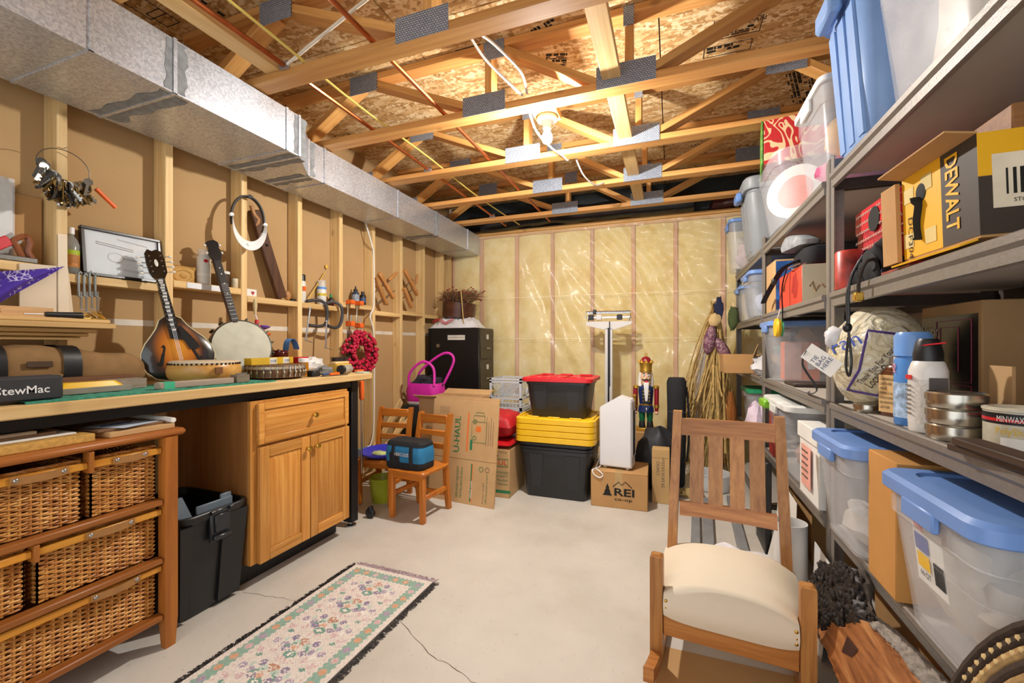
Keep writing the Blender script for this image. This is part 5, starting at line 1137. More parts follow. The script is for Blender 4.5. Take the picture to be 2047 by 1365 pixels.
one('bamboo_stick', MB().tube([(-2.02, 4.0, 1.36), (-2.045, 3.985, 1.72)], .006, 8), mat('bamboo', '#b59a5c', .5), 'thin bamboo stick leaning on the dark round box', 'stick')
# pink bag on a black box
one('black_case', MB().rr([(0, .34, .30, .03), (.01, .36, .32, .04), (.57, .36, .32, .04), (.585, .34, .30, .03)]), mat('case_black', '#151517', .7, bump=.1), 'black case standing on the floor under the pink tote bag', 'case', (-2.16, 3.52, 0.0), smooth=50)
PINK = mat('magenta_fabric', '#c81f9a', .6, var=.08, vs=20); pb = thing('tote_bag', 'magenta tote bag with looped handles and dark cloth inside', 'bag', (-2.16, 3.50, .5852))
part('body', MB().rr([(0, .30, .18, .05), (.02, .33, .20, .06), (.12, .36, .23, .08), (.20, .33, .20, .08)], 5, cap1=False), PINK, pb, 60)
part('trim', MB().rr([(.0, .305, .185, .05), (.015, .335, .205, .06), (.03, .338, .208, .06)], 5, cap0=False, cap1=False), PAPER, pb)
part('stuffing', MB().ball((0.02, 0, .19), .13, 16, 10, (1.15, .7, .6), .5, 2), mat('dark_cloth', '#2a2430', .9, var=.3, vs=20), pb)
for yy, tl in ((-.09, 0), (.08, .12)): part('handle', MB().tube(bez([(-.13, yy, .17), (-.10, yy-.02, .30), (.02+tl, yy, .40+tl*.6), (.12+tl, yy+.02, .34+tl*.6), (.14, yy, .18)], 8), .0125, 8), mat('magenta_strap', '#d42aa6', .5), pb)
# --- crates
CRT = mat('crate_grey', '#c0c5cb', .5, var=.05)
def crate(label, z0):
    T = thing('milk_crate', label, 'crate', (-1.42, 3.80, z0), group='stacked milk crates'); w = .155
    for sx in (-1, 1):
        for sy in (-1, 1): part('corner_post', MB().box((sx*w, sy*w, 0), (sx*(w-.02), sy*(w-.02), .275)), CRT, T, 0)
    mb = MB()
    for zz in (0, .085, .235, .262):
        for s_ in (-1, 1): mb.box((-w, s_*w, zz), (w, s_*(w-.012), zz+.016)); mb.box((s_*w, -w, zz), (s_*(w-.012), w, zz+.016))
    part('rails', mb, CRT, T, 0)
    mb = MB()
    for sy in (-1, 1):
        for k in range(-6, 13):
            for dr_ in (1, -1):
                x0 = -w+.024*k; pts = []
                a = Vector((x0, sy*(w-.006), .10)); b2 = Vector((x0+dr_*.135, sy*(w-.006), .235))
                if -w <= a.x <= w and -w <= b2.x <= w: mb.bar(a, b2, .006, .005, (0, 1, 0))
    for k in range(9): mb.box((-w+.02+k*.034, -w+.001, .016), (-w+.026+k*.034, -w+.009, .085))
    part('lattice', mb, CRT, T, 0, kind='stuff'); part('floor_panel', MB().box((-w+.012, -w+.012, .004), (w-.012, w-.012, .012)), CRT, T, 0)
crate('grey lattice milk crate at the top of the stack', .5564); crate('grey lattice milk crate in the middle of the stack', .2782); crate('grey lattice milk crate at the bottom of the stack', 0)
attach(one('side_clip', MB().box((0, -.04, 0), (.02, .04, .05), .004), CRT, 'x', 'x', (-1.2645, 3.80, .69)), bpy.data.objects['milk_crate'])
# --- cardboard
bigb = thing('open_box', 'open cardboard box standing behind the flattened boxes', 'box', (-1.725, 3.26, 0)); part('body', box_open(MB(), .46, .40, .70), CARD2, bigb, 0)
for s_ in (-1, 1): part('flap', MB().bar((0, s_*.20, .70), (0, s_*.29, .735), .46, .004, (0, 0, 1)), CARD2, bigb, 0)
def flat(label, y, w, h, xo, ang, rz, thk=.010, pr=0, group=None):
    T = thing('flattened_box', label, 'cardboard', (xo, y, 0), group=group); T.rotation_euler = (-ang, 0, rz)
    part('sheet', MB().box((-w/2, 0, 0), (w/2, thk, h*.42), .001), CARD2, T); part('sheet', MB().box((-w/2, 0, h*.424), (w/2, thk, h), .001), CARD2, T)
    if pr:
        R_, U_ = (1, 0, 0), (0, 0, 1); f = -.0002
        for k in range(7): patch((-w/2+.06, f, h*.86+k*.008), R_, U_, .09, .001, GREYTXT, T, 'ruled_line', .0005)
        patch((-.06, f, h*.56), R_, U_, .09, .36*h, CARD2, T, 'print_panel', .0004)
        text('U-HAUL', (.0-.03, -.0005, h*.48), U_, (-1, 0, 0), .05, GREENINK, T, wid=.26, bold=.01); patch((.03, f, h*.50), R_, U_, .012, h*.38, ORANGEINK, T, 'orange_bar', .0005)
        # truck drawing, turned on its side
        mb = MB()
        for (a, b2, c2, d) in ((.07, .60, .19, .80), (.085, .80, .175, .86), (.10, .86, .165, .89)):
            P = [(a, -.001, h*b2), (c2, -.001, h*b2), (c2, -.001, h*d), (a, -.001, h*d)]; mb.tube(P, .0016, 4, closed=True)
        for cx_, cz_ in ((.10, .64), (.10, .80)): mb.tube([(cx_-.005+.014*math.cos(q), -.001, h*cz_+.014*math.sin(q)) for q in [2*PI*i/12 for i in range(12)]], .002, 4, closed=True)
        part('truck_drawing', mb, GREENINK, T); patch((.105, f, h*.70), R_, U_, .04, .04, ORANGEINK, T, 'orange_print', .0005); patch((.06, f, h*.52), R_, U_, .02, h*.1, GREENINK, T, 'green_print', .0005)
        for k in range(4): scribble((w/2-.03-.018*k, -.0005, h*.58), U_, (-1, 0, 0), .17+.03*(k % 2), .008, GREYTXT, T)
        patch((-.02+.10, f, h*.03), R_, U_, .010, h*.36, GREENINK, T, 'green_stripe', .0005); patch((-.01+.10, f, h*.03), R_, U_, .006, h*.36, ORANGEINK, T, 'orange_stripe', .0005)
        text('NEED BOXES? TAKE PLENTY!', (-.02, -.0005, h*.05), U_, (-1, 0, 0), .02, GREENINK, T, wid=h*.3); text("We'll Buy Back the Extras.", (.012, -.0005, h*.05), U_, (-1, 0, 0), .02, GREENINK, T, wid=h*.3)
        text('uhaul.com', (.097, -.0005, h*.06), U_, (-1, 0, 0), .02, PAPER, T, wid=.12); text('100% Recycled content', (w/2-.06, -.0005, h*.03), U_, (-1, 0, 0), .014, GREENINK, T, wid=.2); text('Product # SM', (w/2-.085, -.0005, h*.03), U_, (-1, 0, 0), .012, GREYTXT, T, wid=.14)
        for cx_ in (.165, .215): mb = MB().tube([(cx_+.017*math.cos(q), -.001, h*.35+.017*math.sin(q)) for q in [2*PI*i/16 for i in range(16)]], .0018, 4, closed=True); part('recycling_mark', mb, GREENINK if cx_ < .2 else GREYTXT, T)
        text('HAUL', (-w/2+.17, -.0005, h*.12), U_, (-1, 0, 0), .03, GREENINK, T, wid=.12)
    return T
flat('flattened box with green moving company print, front of the leaning stack', 2.775, .56, .735, -1.435, .11, -.10, pr=1)
flat('plain flattened box directly behind the printed one', 2.80, .55, .745, -1.44, .11, -.10); flat('plain flattened box in the middle of the leaning stack', 2.822, .54, .74, -1.45, .11, -.10); flat('plain flattened box at the back of the leaning stack', 2.845, .54, .75, -1.45, .11, -.10)
uh = carton('moving_box', 'cardboard moving box with green print under the red cushions', (-1.268, 3.16, 0), .28, .36, .355, CARD2, rz=.0, tape=False, flap=True)
text('U-HAUL', (-.10, -.1806, .245), (1, 0, 0), (0, 0, 1), .035, mat('red_orange_ink', '#c2492a', .8, var=0), uh, wid=.22, bold=.01); mb = MB().tube([(-.01, -.181, .235), (.13, -.181, .235), (.13, -.181, .29), (-.01, -.181, .29)], .002, 4, closed=True); part('logo_frame', mb, GREENINK, uh)
part('hand_hole', MB().ball((.02, -.181, .31), .02, 12, 6, (1.6, .1, .6)), INK, uh); text('HEAVY HANDLES', (-.02, -.1806, .335), (1, 0, 0), (0, 0, 1), .012, GREYTXT, uh, wid=.14)
for k, s_ in enumerate(('NEED BOXES?', 'TAKE PLENTY!', "We'll Buy Back", 'the Extras.')): text(s_, (.0, -.1806, .18-k*.028), (1, 0, 0), (0, 0, 1), .018, GREENINK, uh, wid=.13)
patch((-.16, -.1803, .035), (1, 0, 0), (0, 0, 1), .31, .022, GREENINK, uh, 'green_stripe'); text('uhaul.com', (-.06, -.1812, .040), (1, 0, 0), (0, 0, 1), .013, CARD2, uh, wid=.09)
# red cushions
RCU = mat('red_quilt', '#b0121c', .6, var=.2, vs=30)
def cushion(label, loc, w, d, h, m, qt):
    mb = MB()
    for sg in (1, -1): mb.grid(lambda u, v: (-w/2+w*u, -d/2+d*v, h/2+sg*(h/2*((1-abs(2*u-1)**3)*(1-abs(2*v-1)**3))**.45+(qt*abs(math.sin(u*16)*math.sin(v*16)) if qt else 0))), 28, 28)
    return one('cushion', mb, m, label, 'cushion', loc)
cushion('flat red satin cushion on the moving box', (-1.284, 3.17, .360), .32, .38, .06, mat('red_satin', '#b8141e', .3, var=.15), 0); cushion('quilted red cushion on top of the flat red cushion', (-1.302, 3.18, .419), .355, .38, .20, RCU, .007)
# --- totes
def tub(T, w, d, h, m, ribs=True, rim=True, z0=0):
    part('body', MB().rr([(z0, w*.80, d*.80, .03), (z0+.01, w*.83, d*.83, .035), (z0+h*.93, w*.95, d*.95, .04), (z0+h*.93, w*.985, d*.985, .045), (z0+h, w*.985, d*.985, .045)]), m, T)
    if ribs:
        for s_ in (-.5, .5): part('rib', MB().loft([[(s_*w*.5-.035, -d*.425-.002, z0+h*.22), (s_*w*.5+.035, -d*.425-.002, z0+h*.22), (s_*w*.5+.035, -d*.40, z0+h*.22), (s_*w*.5-.035, -d*.40, z0+h*.22)], [(s_*w*.5-.055, -d*.487, z0+h*.92), (s_*w*.5+.055, -d*.487, z0+h*.92), (s_*w*.5+.055, -d*.46, z0+h*.92), (s_*w*.5-.055, -d*.46, z0+h*.92)]]), m, T)
def lidp(w, d, z0, h=.05): return MB().rr([(z0, w, d, .05), (z0+.004, w+.012, d+.012, .055), (z0+h*.45, w+.012, d+.012, .055), (z0+h*.55, w-.004, d-.004, .05), (z0+h*.62, w*.86, d*.86, .04), (z0+h*.62, w*.84, d*.84, .04), (z0+h*.9, w*.80, d*.80, .04)])
TB = mat('tote_black', '#232427', .42, var=.08, bump=.03)
tx, ty = -.812, 3.30
b0 = thing('storage_tote', 'outer black storage tote at the bottom of the yellow-lidded stack', 'tote', (tx, ty, 0), group='stacked storage totes'); tub(b0, .55, .48, .36, TB)
for k, zz in enumerate((.3602, .3891)):
    T = thing('storage_tote', ('black storage tote nested in the outer one, its rim showing', 'black storage tote nested uppermost, right under the yellow lids')[k], 'tote', (tx, ty, zz-.0), group='stacked storage totes')
    part('rim', MB().rr([(0, .535, .465, .045), (.004, .548, .478, .05), (.020, .548, .478, .05), (.024, .535, .465, .045)]), TB, T); part('band', MB().rr([(.0245, .52, .45, .045), (.0285, .52, .45, .045)]), TB, T)
for k in range(4):
    T = thing('yellow_cover', 'yellow tote lid, %s of the four stacked' % ('lowest', 'second from the bottom', 'second from the top', 'uppermost')[k], 'lid', (tx, ty, .4178+k*.0452), group='yellow tote lids')
    part('panel', MB().rr([(0, .585, .515, .05), (.004, .60, .53, .055), (.039, .60, .53, .055), (.045, .585, .515, .05), (.045, .50, .43, .04), (.035, .495, .425, .04)]), YELLOW, T)
    if k == 3:
        for s_ in (-1, 1):
            part('ridge', MB().box((s_*.27, -.19, .0452), (s_*.285, .19, .057), .003), YELLOW, T)
            for q in (-.16, 0, .16): part('ridge', MB().box((q-.045, s_*.235-.008, .0452), (q+.045, s_*.235+.008, .057), .003), YELLOW, T)
tt = thing('storage_tote', 'black storage tote with a red lid on top of the yellow lids', 'tote', (tx+.0, ty+.02, .5887), group='stacked storage totes'); tub(tt, .50, .38, .27, TB)
part('lid', MB().rr([(.271, .53, .42, .045), (.275, .545, .435, .05), (.298, .545, .435, .05), (.303, .53, .42, .045), (.303, .45, .34, .04), (.295, .445, .335, .04)]), RED, tt)
for q in (-.16, 0, .16):
    for s_ in (-1, 1): part('ridge', MB().box((q-.05, s_*.165-.012, .296), (q+.05, s_*.165+.012, .312), .004), RED, tt)
for q in (-.1, .0, .1): part('ridge', MB().box((q-.04, -.08, .2955), (q+.04, .10, .302), .003), RED, tt)
# --- printed box, purifier, small box
rei = carton('shipping_box', 'cardboard box printed with mountains, under the white air purifier', (-.352, 3.235, 0), .385, .34, .245, CARD, rz=.03, tape=True, flap=True)
text('REI', (-.035, -.1708, .090), (1, 0, 0), (0, 0, 1), .052, INK, rei, wid=.135, bold=.025); text('co-op', (-.03, -.1708, .055), (1, 0, 0), (0, 0, 1), .022, INK, rei, wid=.12, bold=.012)
part('mountain_mark', MB().tube([(-.04, -.1712, .15), (.0, -.1712, .185), (.02, -.1712, .165), (.045, -.1712, .19), (.09, -.1712, .15)], .0028, 5), INK, rei); part('tree_mark', MB().prism([(-.11, .085), (-.045, .085), (-.062, .11), (-.055, .11), (-.068, .135), (-.063, .135), (-.077, .17), (-.09, .135), (-.085, .135), (-.10, .11), (-.093, .11)], -.1715, -.1705, 'xz'), INK, rei, 0)
ap = thing('air_purifier', 'white tower air purifier standing on the printed cardboard box', 'air purifier', (-.373, 3.215, .2485), rz=-.10)
AW = mat('appliance_white', '#d9d9db', .35, var=.02)
P = [(-.115, .02), (-.115, .43), (-.105, .445), (.02, .52), (.105, .50), (.115, .485), (.115, .02), (.105, .015), (-.105, .015)]
part('shell', MB().loft([[(a*.93, -.075, .01+b*.98) for a, b in P], [(a, -.065, b) for a, b in P], [(a, .06, b) for a, b in P], [(a*.9, .08, b) for a, b in P]]), AW, ap, 25)
part('vent', MB().box((.1152, -.04, .10), (.1185, .05, .42), .004), BLACK, ap); part('vent_trim', MB().tube([(.1165, -.046, .09), (.1165, .055, .09), (.1165, .055, .43), (.1165, -.046, .43)], .004, 6, closed=True), AW, ap)
for s_ in (-1, 1):
    for q in (-.04, .04): part('foot', MB().lathe([(.012, .0), (.012, .02)], 10, (s_*.08, q, 0)), CREAM, ap)
one('looped_cord', MB().tube(bez([(-.489, 3.25, .33), (-.505, 3.20, .29), (-.515, 3.14, .257), (-.505, 3.09, .2535), (-.48, 3.06, .250), (-.455, 3.058, .225), (-.475, 3.055, .205), (-.515, 3.056, .222), (-.528, 3.064, .250), (-.515, 3.10, .2535), (-.495, 3.145, .2535), (-.485, 3.17, .262)], 8), .0042, 6), WHITE, 'white power cord looping beside the air purifier', 'cord')
sbx = carton('small_carton', 'narrow upright cardboard box marked with its size', (-.075, 3.325, 0), .12, .12, .385, mat('cardboard_pale', '#bf9b66', .85, var=.05), rz=.0, tape=False)
text('C545X2', (-.008, -.0604, .20), (0, 0, 1), (-1, 0, 0), .022, GREYTXT, sbx, wid=.10); text('29.5X10.5X35cm', (.026, -.0604, .115), (0, 0, 1), (-1, 0, 0), .022, GREYTXT, sbx, wid=.22)
part('flap', MB().bar((0, -.0605, .385), (0, -.0605, .33), .118, .003, (0, 1, 0)), MATS['cardboard_pale'], sbx)
# --- nutcracker on a hidden carton
one('plain_carton', MB().box((-.12, -.12, 0), (.12, .12, .42), .003), CARD, 'plain carton carrying the nutcracker behind the black bag', 'box', (-.205, 3.80, 0))
nut = thing('nutcracker', 'painted wooden nutcracker soldier with gold crown and white beard', 'figurine', (-.205, 3.80, .4205), rz=.12)
GOLD = mat('gold_paint', '#c49a3c', .35, metal=.7, var=.08); NAVY = mat('navy_paint', '#182a5c', .4); NGREEN = mat('green_paint', '#14643c', .35); FLESH = mat('flesh_paint', '#e3b993', .45); NRED = mat('crimson_paint', '#8c1622', .35); WFUR = mat('white_fur', '#e6e4e0', .95, bump=.6, bs=150)
part('base', MB().box((-.08, -.06, 0), (.08, .06, .025), .003), GOLD, nut)
for s_ in (-1, 1):
    part('boot', MB().rr([(.025, .05, .07, .015), (.035, .052, .075, .018), (.08, .045, .045, .02)], 4).mv(s_*.032, -.005, 0), BLACK, nut); part('trouser', MB().lathe([(.022, .08), (.026, .12), (.028, .19)], 14, (s_*.031, 0, 0)), NGREEN, nut)
part('tunic', MB().lathe([(.066, .155), (.062, .19), (.052, .215), (.055, .25), (.062, .33), (.058, .365), (.03, .38)], 20, sy=.75), NAVY, nut)
part('belt', MB().lathe([(.0535, .212), (.0545, .225)], 20, sy=.77, caps=False), GOLD, nut); part('breastplate', MB().prism([(-.028, .235), (.028, .235), (.036, .35), (-.036, .35)], -.053, -.044, 'xz'), BLACK, nut)
for k in range(4):
    for s_ in (-1, 1): part('button', MB().ball((s_*.024, -.054, .25+k*.027), .0055, 8, 6), GOLD, nut)
part('apron_point', MB().prism([(-.035, .21), (.035, .21), (0, .155)], -.056, -.050, 'xz'), NAVY, nut); part('fleur_mark', MB().ball((0, -.057, .185), .008, 8, 6, (.6, .3, 1.5)), PAPER, nut)
for s_ in (-1, 1):
    part('arm', MB().lathe([(.014, .16), (.018, .20), (.020, .34), (.017, .37)], 14, (s_*.085, -.005, 0)), NRED, nut); part('epaulette', MB().lathe([(.027, .355), (.026, .372), (.012, .38)], 14, (s_*.08, -.005, 0)), GOLD, nut)
    part('cuff', MB().lathe([(.0205, .19), (.0215, .215)], 14, (s_*.085, -.005, 0), caps=False), GOLD, nut); part('hand', MB().ball((s_*.085, -.008, .148), .017, 10, 8), FLESH, nut)
part('scepter', MB().lathe([(.006, .02), (.006, .19), (.013, .20), (.010, .23), (.016, .25), (.012, .275), (.018, .29), (0, .31)], 12, (-.092, -.035, 0)), GOLD, nut)
part('head', MB().lathe([(.03, .378), (.042, .39), (.046, .44), (.044, .495)], 20, sy=.92), FLESH, nut); part('nose', MB().ball((0, -.046, .444), .010, 8, 6, (.7, 1, 1.4)), FLESH, nut)
for s_ in (-1, 1): part('eye', MB().ball((s_*.018, -.039, .462), .009, 8, 6, (1.2, .5, 1)), PAPER, nut); part('iris', MB().ball((s_*.017, -.0435, .462), .0048, 8, 6, (1, .4, 1)), NAVY, nut); part('eyebrow', MB().bar((s_*.008, -.043, .476), (s_*.03, -.038, .481), .004, .005), INK, nut)
part('moustache', MB().tube(bez([(-.032, -.036, .432), (-.018, -.045, .424), (0, -.048, .430), (.018, -.045, .424), (.032, -.036, .432)], 4), .005, 6), INK, nut); part('mouth', MB().box((-.014, -.047, .405), (.014, -.040, .42), .002), RED, nut)
part('beard', MB().rr([(.25, .018, .014, .006, 0, -.052), (.32, .035, .018, .008, 0, -.050), (.405, .045, .016, .008, 0, -.046)]), WFUR, nut); part('hair', MB().rr([(.37, .125, .05, .02, 0, .02), (.40, .13, .055, .025, 0, .02), (.47, .112, .06, .025, 0, .018), (.49, .10, .06, .02, 0, .015)]), WFUR, nut)
cr = part('crown', MB().lathe([(.048, .49), (.050, .50), (.047, .51), (.050, .545), (.058, .575)], 20, caps=False), GOLD, nut)
for k in range(8): a = 2*PI*k/8; part('crown_point', MB().lathe([(.016, 0), (.009, .012), (0, .028)], 6, (.052*math.cos(a), .052*math.sin(a), .568)), GOLD, cr)
part('cap', MB().ball((0, 0, .57), .046, 16, 10, (1, 1, 1.15)), NRED, nut); part('finial', MB().tube([(.010*math.cos(q), 0, .638+.010*math.sin(q)) for q in [2*PI*i/12 for i in range(12)]], .0035, 6, closed=True).ball((0, 0, .622), .008, 8, 6), GOLD, nut)
# --- beam scale
sc_ = thing('beam_scale', 'white upright physician beam scale against the insulated wall', 'scale', onY(1217, 900, 4.15).to_2d().to_3d(), rz=.05); SW = mat('scale_white', '#d2d0cc', .4, var=.03)
part('platform', MB().rr([(0, .30, .38, .02, 0, -.10), (.06, .30, .38, .02, 0, -.10), (.075, .28, .36, .02, 0, -.10)]), SW, sc_); part('column', MB().box((-.035, -.02, .07), (.035, .03, 1.30), .004), SW, sc_)
part('slot', MB().box((-.008, -.0235, .45), (.008, -.0205, 1.30)), BLACKM, sc_, 0); part('height_rod', MB().box((.004, -.029, .75), (.014, -.0235, 1.36), .001), BLACKM, sc_)
part('bracket', MB().prism([(-.21, 1.325), (-.21, 1.36), (.21, 1.36), (.21, 1.335), (.06, 1.285), (-.05, 1.285)], -.02, .012, 'xz'), SW, sc_)
bmf = part('beam_frame', MB().tube([(-.215, -.01, 1.39), (-.215, -.01, 1.455), (.20, -.01, 1.455), (.20, -.01, 1.39)], .006, 6), STEEL, sc_)
part('beam', MB().box((-.20, -.016, 1.435), (.195, -.008, 1.45), .001), STEEL, bmf); part('beam', MB().box((-.20, -.016, 1.392), (.195, -.008, 1.408), .001), STEEL, bmf)
for k in range(26): part('notch', MB().box((-.18+k*.0145, -.018, 1.437), (-.175+k*.0145, -.0162, 1.449)), INK, bmf, 0)
for x_, m_ in ((-.165, BLACKM), (-.09, SW), (.10, BLACKM)): part('poise', MB().box((x_-.025, -.032, 1.375), (x_+.025, .006, 1.425), .003), m_, bmf)
part('poise', MB().box((-.145, -.025, 1.43), (-.115, .004, 1.475), .003), BLACKM, bmf)
for s_ in (-1, 1): part('hanger', MB().tube([(s_*.19, -.005, 1.36), (s_*.19, -.005, 1.392)], .006, 6), STEEL, sc_)
# --- soft bags
one('black_duffel', flatbase(MB().ball((0, 0, .25), .25, 20, 12, (.60, .54, 1), .25, 6)), mat('black_nylon', '#26282c', .6, var=.15), 'slumped black nylon bag behind the printed box', 'bag', (-.115, 3.53, 0))
ub = thing('umbrella_bag', 'tall black canvas chair bag standing upright by the wall', 'bag', (.035, 3.73, 0)); part('sleeve', MB().rr([(0, .11, .11, .05), (.02, .13, .13, .06), (.4, .145, .14, .06), (.6, .14, .14, .06), (.84, .15, .13, .06), (.875, .12, .10, .05)], 5).xf(Matrix.Shear('XY', 4, (.0, .0))), BFAB, ub, 60)
part('strap', MB().tube(bez([(.075, 0, .8), (.095, -.02, .5), (.078, 0, .2)], 6), .012, 6, flat=.4), BFAB, ub); part('seam', MB().rr([(.60, .143, .143, .06), (.61, .143, .143, .06)], 5, False, False), mat('seam_grey', '#3a3b3e', .7), ub)
# --- corn shock hanging beside the rack
STRAW = mat('raffia', '#c3a262', .85, var=.3, vs=30); random.seed(21)
csk = thing('corn_shock', 'harvest bundle of raffia and corn husks hanging by the steel rack', 'decoration', (.34, 4.05, 0)); mb = MB()
for k in range(330):
    a = random.uniform(0, 2*PI); x1 = random.gauss(-.06, .12); y1 = random.gauss(-.02, .05); zt = random.uniform(.95, 1.52); zb_ = random.uniform(.02, .75)
    if zb_ > zt-.2: zb_ = zt-.2
    x1 = min(x1, .14)
    p0 = Vector((.03*math.cos(a)+.02*random.random(), .03*math.sin(a), zt)); p2 = Vector((x1, y1, zb_)); pm = p0.lerp(p2, .5)+Vector((random.gauss(0, .03), random.gauss(0, .02), .05)); mb.tube(bez([p0, pm, p2], 4), .0038 if k % 3 else .0085, 4, flat=.4)
part('strands', mb, STRAW, csk, 60, kind='stuff')
for k in range(7):
    x_, zz = random.uniform(-.10, .10), random.uniform(.55, .95); part('corn_stalk', MB().tube([(x_, .03, zz), (x_-.04, .0, .004)], .014, 8), mat('stalk', '#b39450', .8, var=.2), csk)
GOURD = NT('indian_corn'); oc = GOURD.coord(); vv = GOURD.n('ShaderNodeTexVoronoi', {'Vector': oc, 'Scale': 90.0}); sp_ = GOURD.n('ShaderNodeSeparateColor', {0: (vv, 'Color')}); GOURD.l(GOURD.ramp(sp_, [(0, lin('#5a3550')), (.5, lin('#7d4a5e')), (1, lin('#a98a88'))]), 0, GOURD.b, 'Base Color'); GOURD.bump(vv, .6, .004)
for (x_, zz, ry, s_) in ((-.04, 1.18, .15, 1), (.06, 1.10, -.5, .9)): part('corn_ear', MB().ball((0, 0, 0), .065*s_, 14, 10, (.75, .6, 1.9)), GOURD.m, csk, loc=(x_, -.07, zz), rot=(0, ry, 0))
part('navy_bow', MB().ball((.03, -.05, 1.44), .055, 10, 8, (.7, .4, 1.8), .4, 1), mat('navy_cloth', '#1c2240', .9), csk); part('green_bow', MB().ball((.14, -.02, 1.36), .05, 10, 8, (.8, .4, 1.9), .4, 2), mat('olive_cloth', '#47532c', .9), csk)
part('husk_head', MB().ball((.0, -.06, 1.35), .05, 12, 8, (1, .8, 1.2), .3, 5), mat('husk', '#cdb07a', .85, var=.2), csk); part('rust_broom', MB().lathe([(.02, .75), (.05, .6), (.045, .45), (.02, .42)], 12, (.12, -.05, 0)), mat('rust_straw', '#9a5a22', .9, var=.2), csk)
part('plastic_sleeve', MB().rr([(.5, .08, .03, .012, -.12, -.02), (.9, .10, .04, .015, -.10, -.02), (1.2, .06, .04, .015, -.06, -.02)]), clearplastic('sleeve_film', '#e6e2dc', .35, .2), csk)

# ================================================================ things on the steel racks
CLR = clearplastic('clear_bin', '#dfe4ea', .17, .28); CLRW = clearplastic('milky_bin', '#e6e7ea', .24, .32)
LIDB = mat('lid_blue', '#6f94d2', .4, var=.05); LIDG = mat('lid_green', '#1f8a5c', .4); LIDW = mat('lid_white', '#dcdedb', .4)
ZS = [L-.0035 for L in LEV]
def bin2(name, label, loc, w, d, h, m, lm=None, lh=.03, taper=.86, r=.04, rz=0, group=None, ov=.018):
    T = thing(name, label, 'bin', loc, rz, group); t_ = .003
    mb = MB().rr([(0, w*taper-.02, d*taper-.02, r), (.008, w*taper, d*taper, r), (h*.80, w*(taper+(1-taper)*.8), d*(taper+(1-taper)*.8), r), (h*.80, w*(taper+(1-taper)*.8)+.012, d*(taper+(1-taper)*.8)+.012, r), (h, w, d, r), (h, w-2*t_, d-2*t_, r), (h*.8, w*(taper+(1-taper)*.75), d*(taper+(1-taper)*.75), r), (.012, w*taper-.012, d*taper-.012, r)])
    part('body', mb, m, T, 35)
    if lm:
        part('lid', MB().rr([(h-.012, w+ov, d+ov, r), (h-.008, w+ov+.008, d+ov+.008, r), (h+lh*.4, w+ov+.008, d+ov+.008, r), (h+lh*.6, w+ov-.01, d+ov-.01, r), (h+lh*.6, w*.86, d*.86, r), (h+lh*.45, w*.84, d*.84, r)]), lm, T, 35)
        for s_ in (-1, 1): part('handle', MB().box((s_*(w/2+.001), -.06, h*.86), (s_*(w/2+.016), .06, h*.985), .004), lm if lm not in (LIDG,) else m, T)
    part('seam', MB().rr([(h*.6, w*(taper+(1-taper)*.6)+.004, d*(taper+(1-taper)*.6)+.004, r), (h*.605, w*(taper+(1-taper)*.6)+.004, d*(taper+(1-taper)*.6)+.004, r)], 4, False, False), m, T)
    return T
def lump(name, label, loc, r, sc, c, seed=1, wob=.35, cat='cloth'):
    return one(name, flatbase(MB().ball((0, 0, r*sc[2]), r, 16, 11, sc, wob, seed)), mat('cloth_'+c, c, .9, var=.18, vs=14), label, cat, loc)
z1, z2, z3, z4 = ZS[0], ZS[1], ZS[2], ZS[3]
# --- top shelf
GT = mat('tote_grey', '#8f9498', .45, var=.04); BT = mat('tote_blue', '#7a9cce', .42, var=.05)
def roughneck(label, loc, w, d, h, m, lm, rz=0):
    T = thing('tall_tote', label, 'tote', loc, rz)
    part('body', MB().rr([(0, w*.74, d*.70, .05), (.015, w*.78, d*.74, .055), (h*.82, w*.93, d*.92, .06), (h*.84, w*.90, d*.89, .06), (h, w*.94, d*.94, .06)]), m, T, 40)
    part('rim', MB().rr([(h*.86, w*1.0, d*1.0, .06), (h*.875, w*1.03, d*1.03, .07), (h, w*1.03, d*1.03, .07), (h+.012, w*.98, d*.98, .06), (h+.016, w*.8, d*.8, .05)]), m, T, 40)
    for s_ in (-1, 1): part('handle', MB().box((s_*w*.50, -.07, h*.78), (s_*(w*.50+.04), .07, h*.90), .010), lm, T)
    for q in (-.22, 0, .22): part('flute', MB().loft([[(-w*.392-.004, q*d-.02, h*.06), (-w*.37, q*d-.02, h*.06), (-w*.37, q*d+.02, h*.06), (-w*.392-.004, q*d+.02, h*.06)], [(-w*.462-.006, q*d-.025, h*.78), (-w*.44, q*d-.025, h*.78), (-w*.44, q*d+.025, h*.78), (-w*.462-.006, q*d+.025, h*.78)]]), m, T)
    return T
roughneck('tall grey lidded tote on the top shelf near the back wall', (.70, 3.50, z1), .46, .40, .52, GT, LIDB)
roughneck('tall blue tote on the top shelf beside the big clear bin', (.725, 1.70, z1), .44, .34, .57, BT, BT)
bin2('storage_bin', 'small clear bin with a blue lid at the far end of the top shelf', (.62, 4.10, z1), .34, .34, .40, CLR, LIDB)
lump('folded_cloth', 'pink and white cloth inside the far blue-lidded top bin', (.62, 4.10, z1+.0122), .11, (1, 1, 1.1), '#d7bdb8', 3)
bin2('storage_bin', 'clear open tub with a round coral plate showing, on the top shelf', (.715, 2.74, z1), .46, .52, .37, CLR, None, taper=.8, r=.09)
pt = thing('paper_plate', 'white plate with a coral centre standing in the clear tub', 'plate', (.60, 2.60, z1+.175), rot=(0, PI/2-.1, PI+.9)); part('rim', MB().lathe([(.0, -.002), (.09, -.002), (.135, .012), (.137, .016), (.09, .003), (0, .002)], 32), PAPER, pt); part('centre', MB().lathe([(.085, .0032), (.085, .004), (0, .004)], 32), mat('coral', '#e08f80', .6), pt)
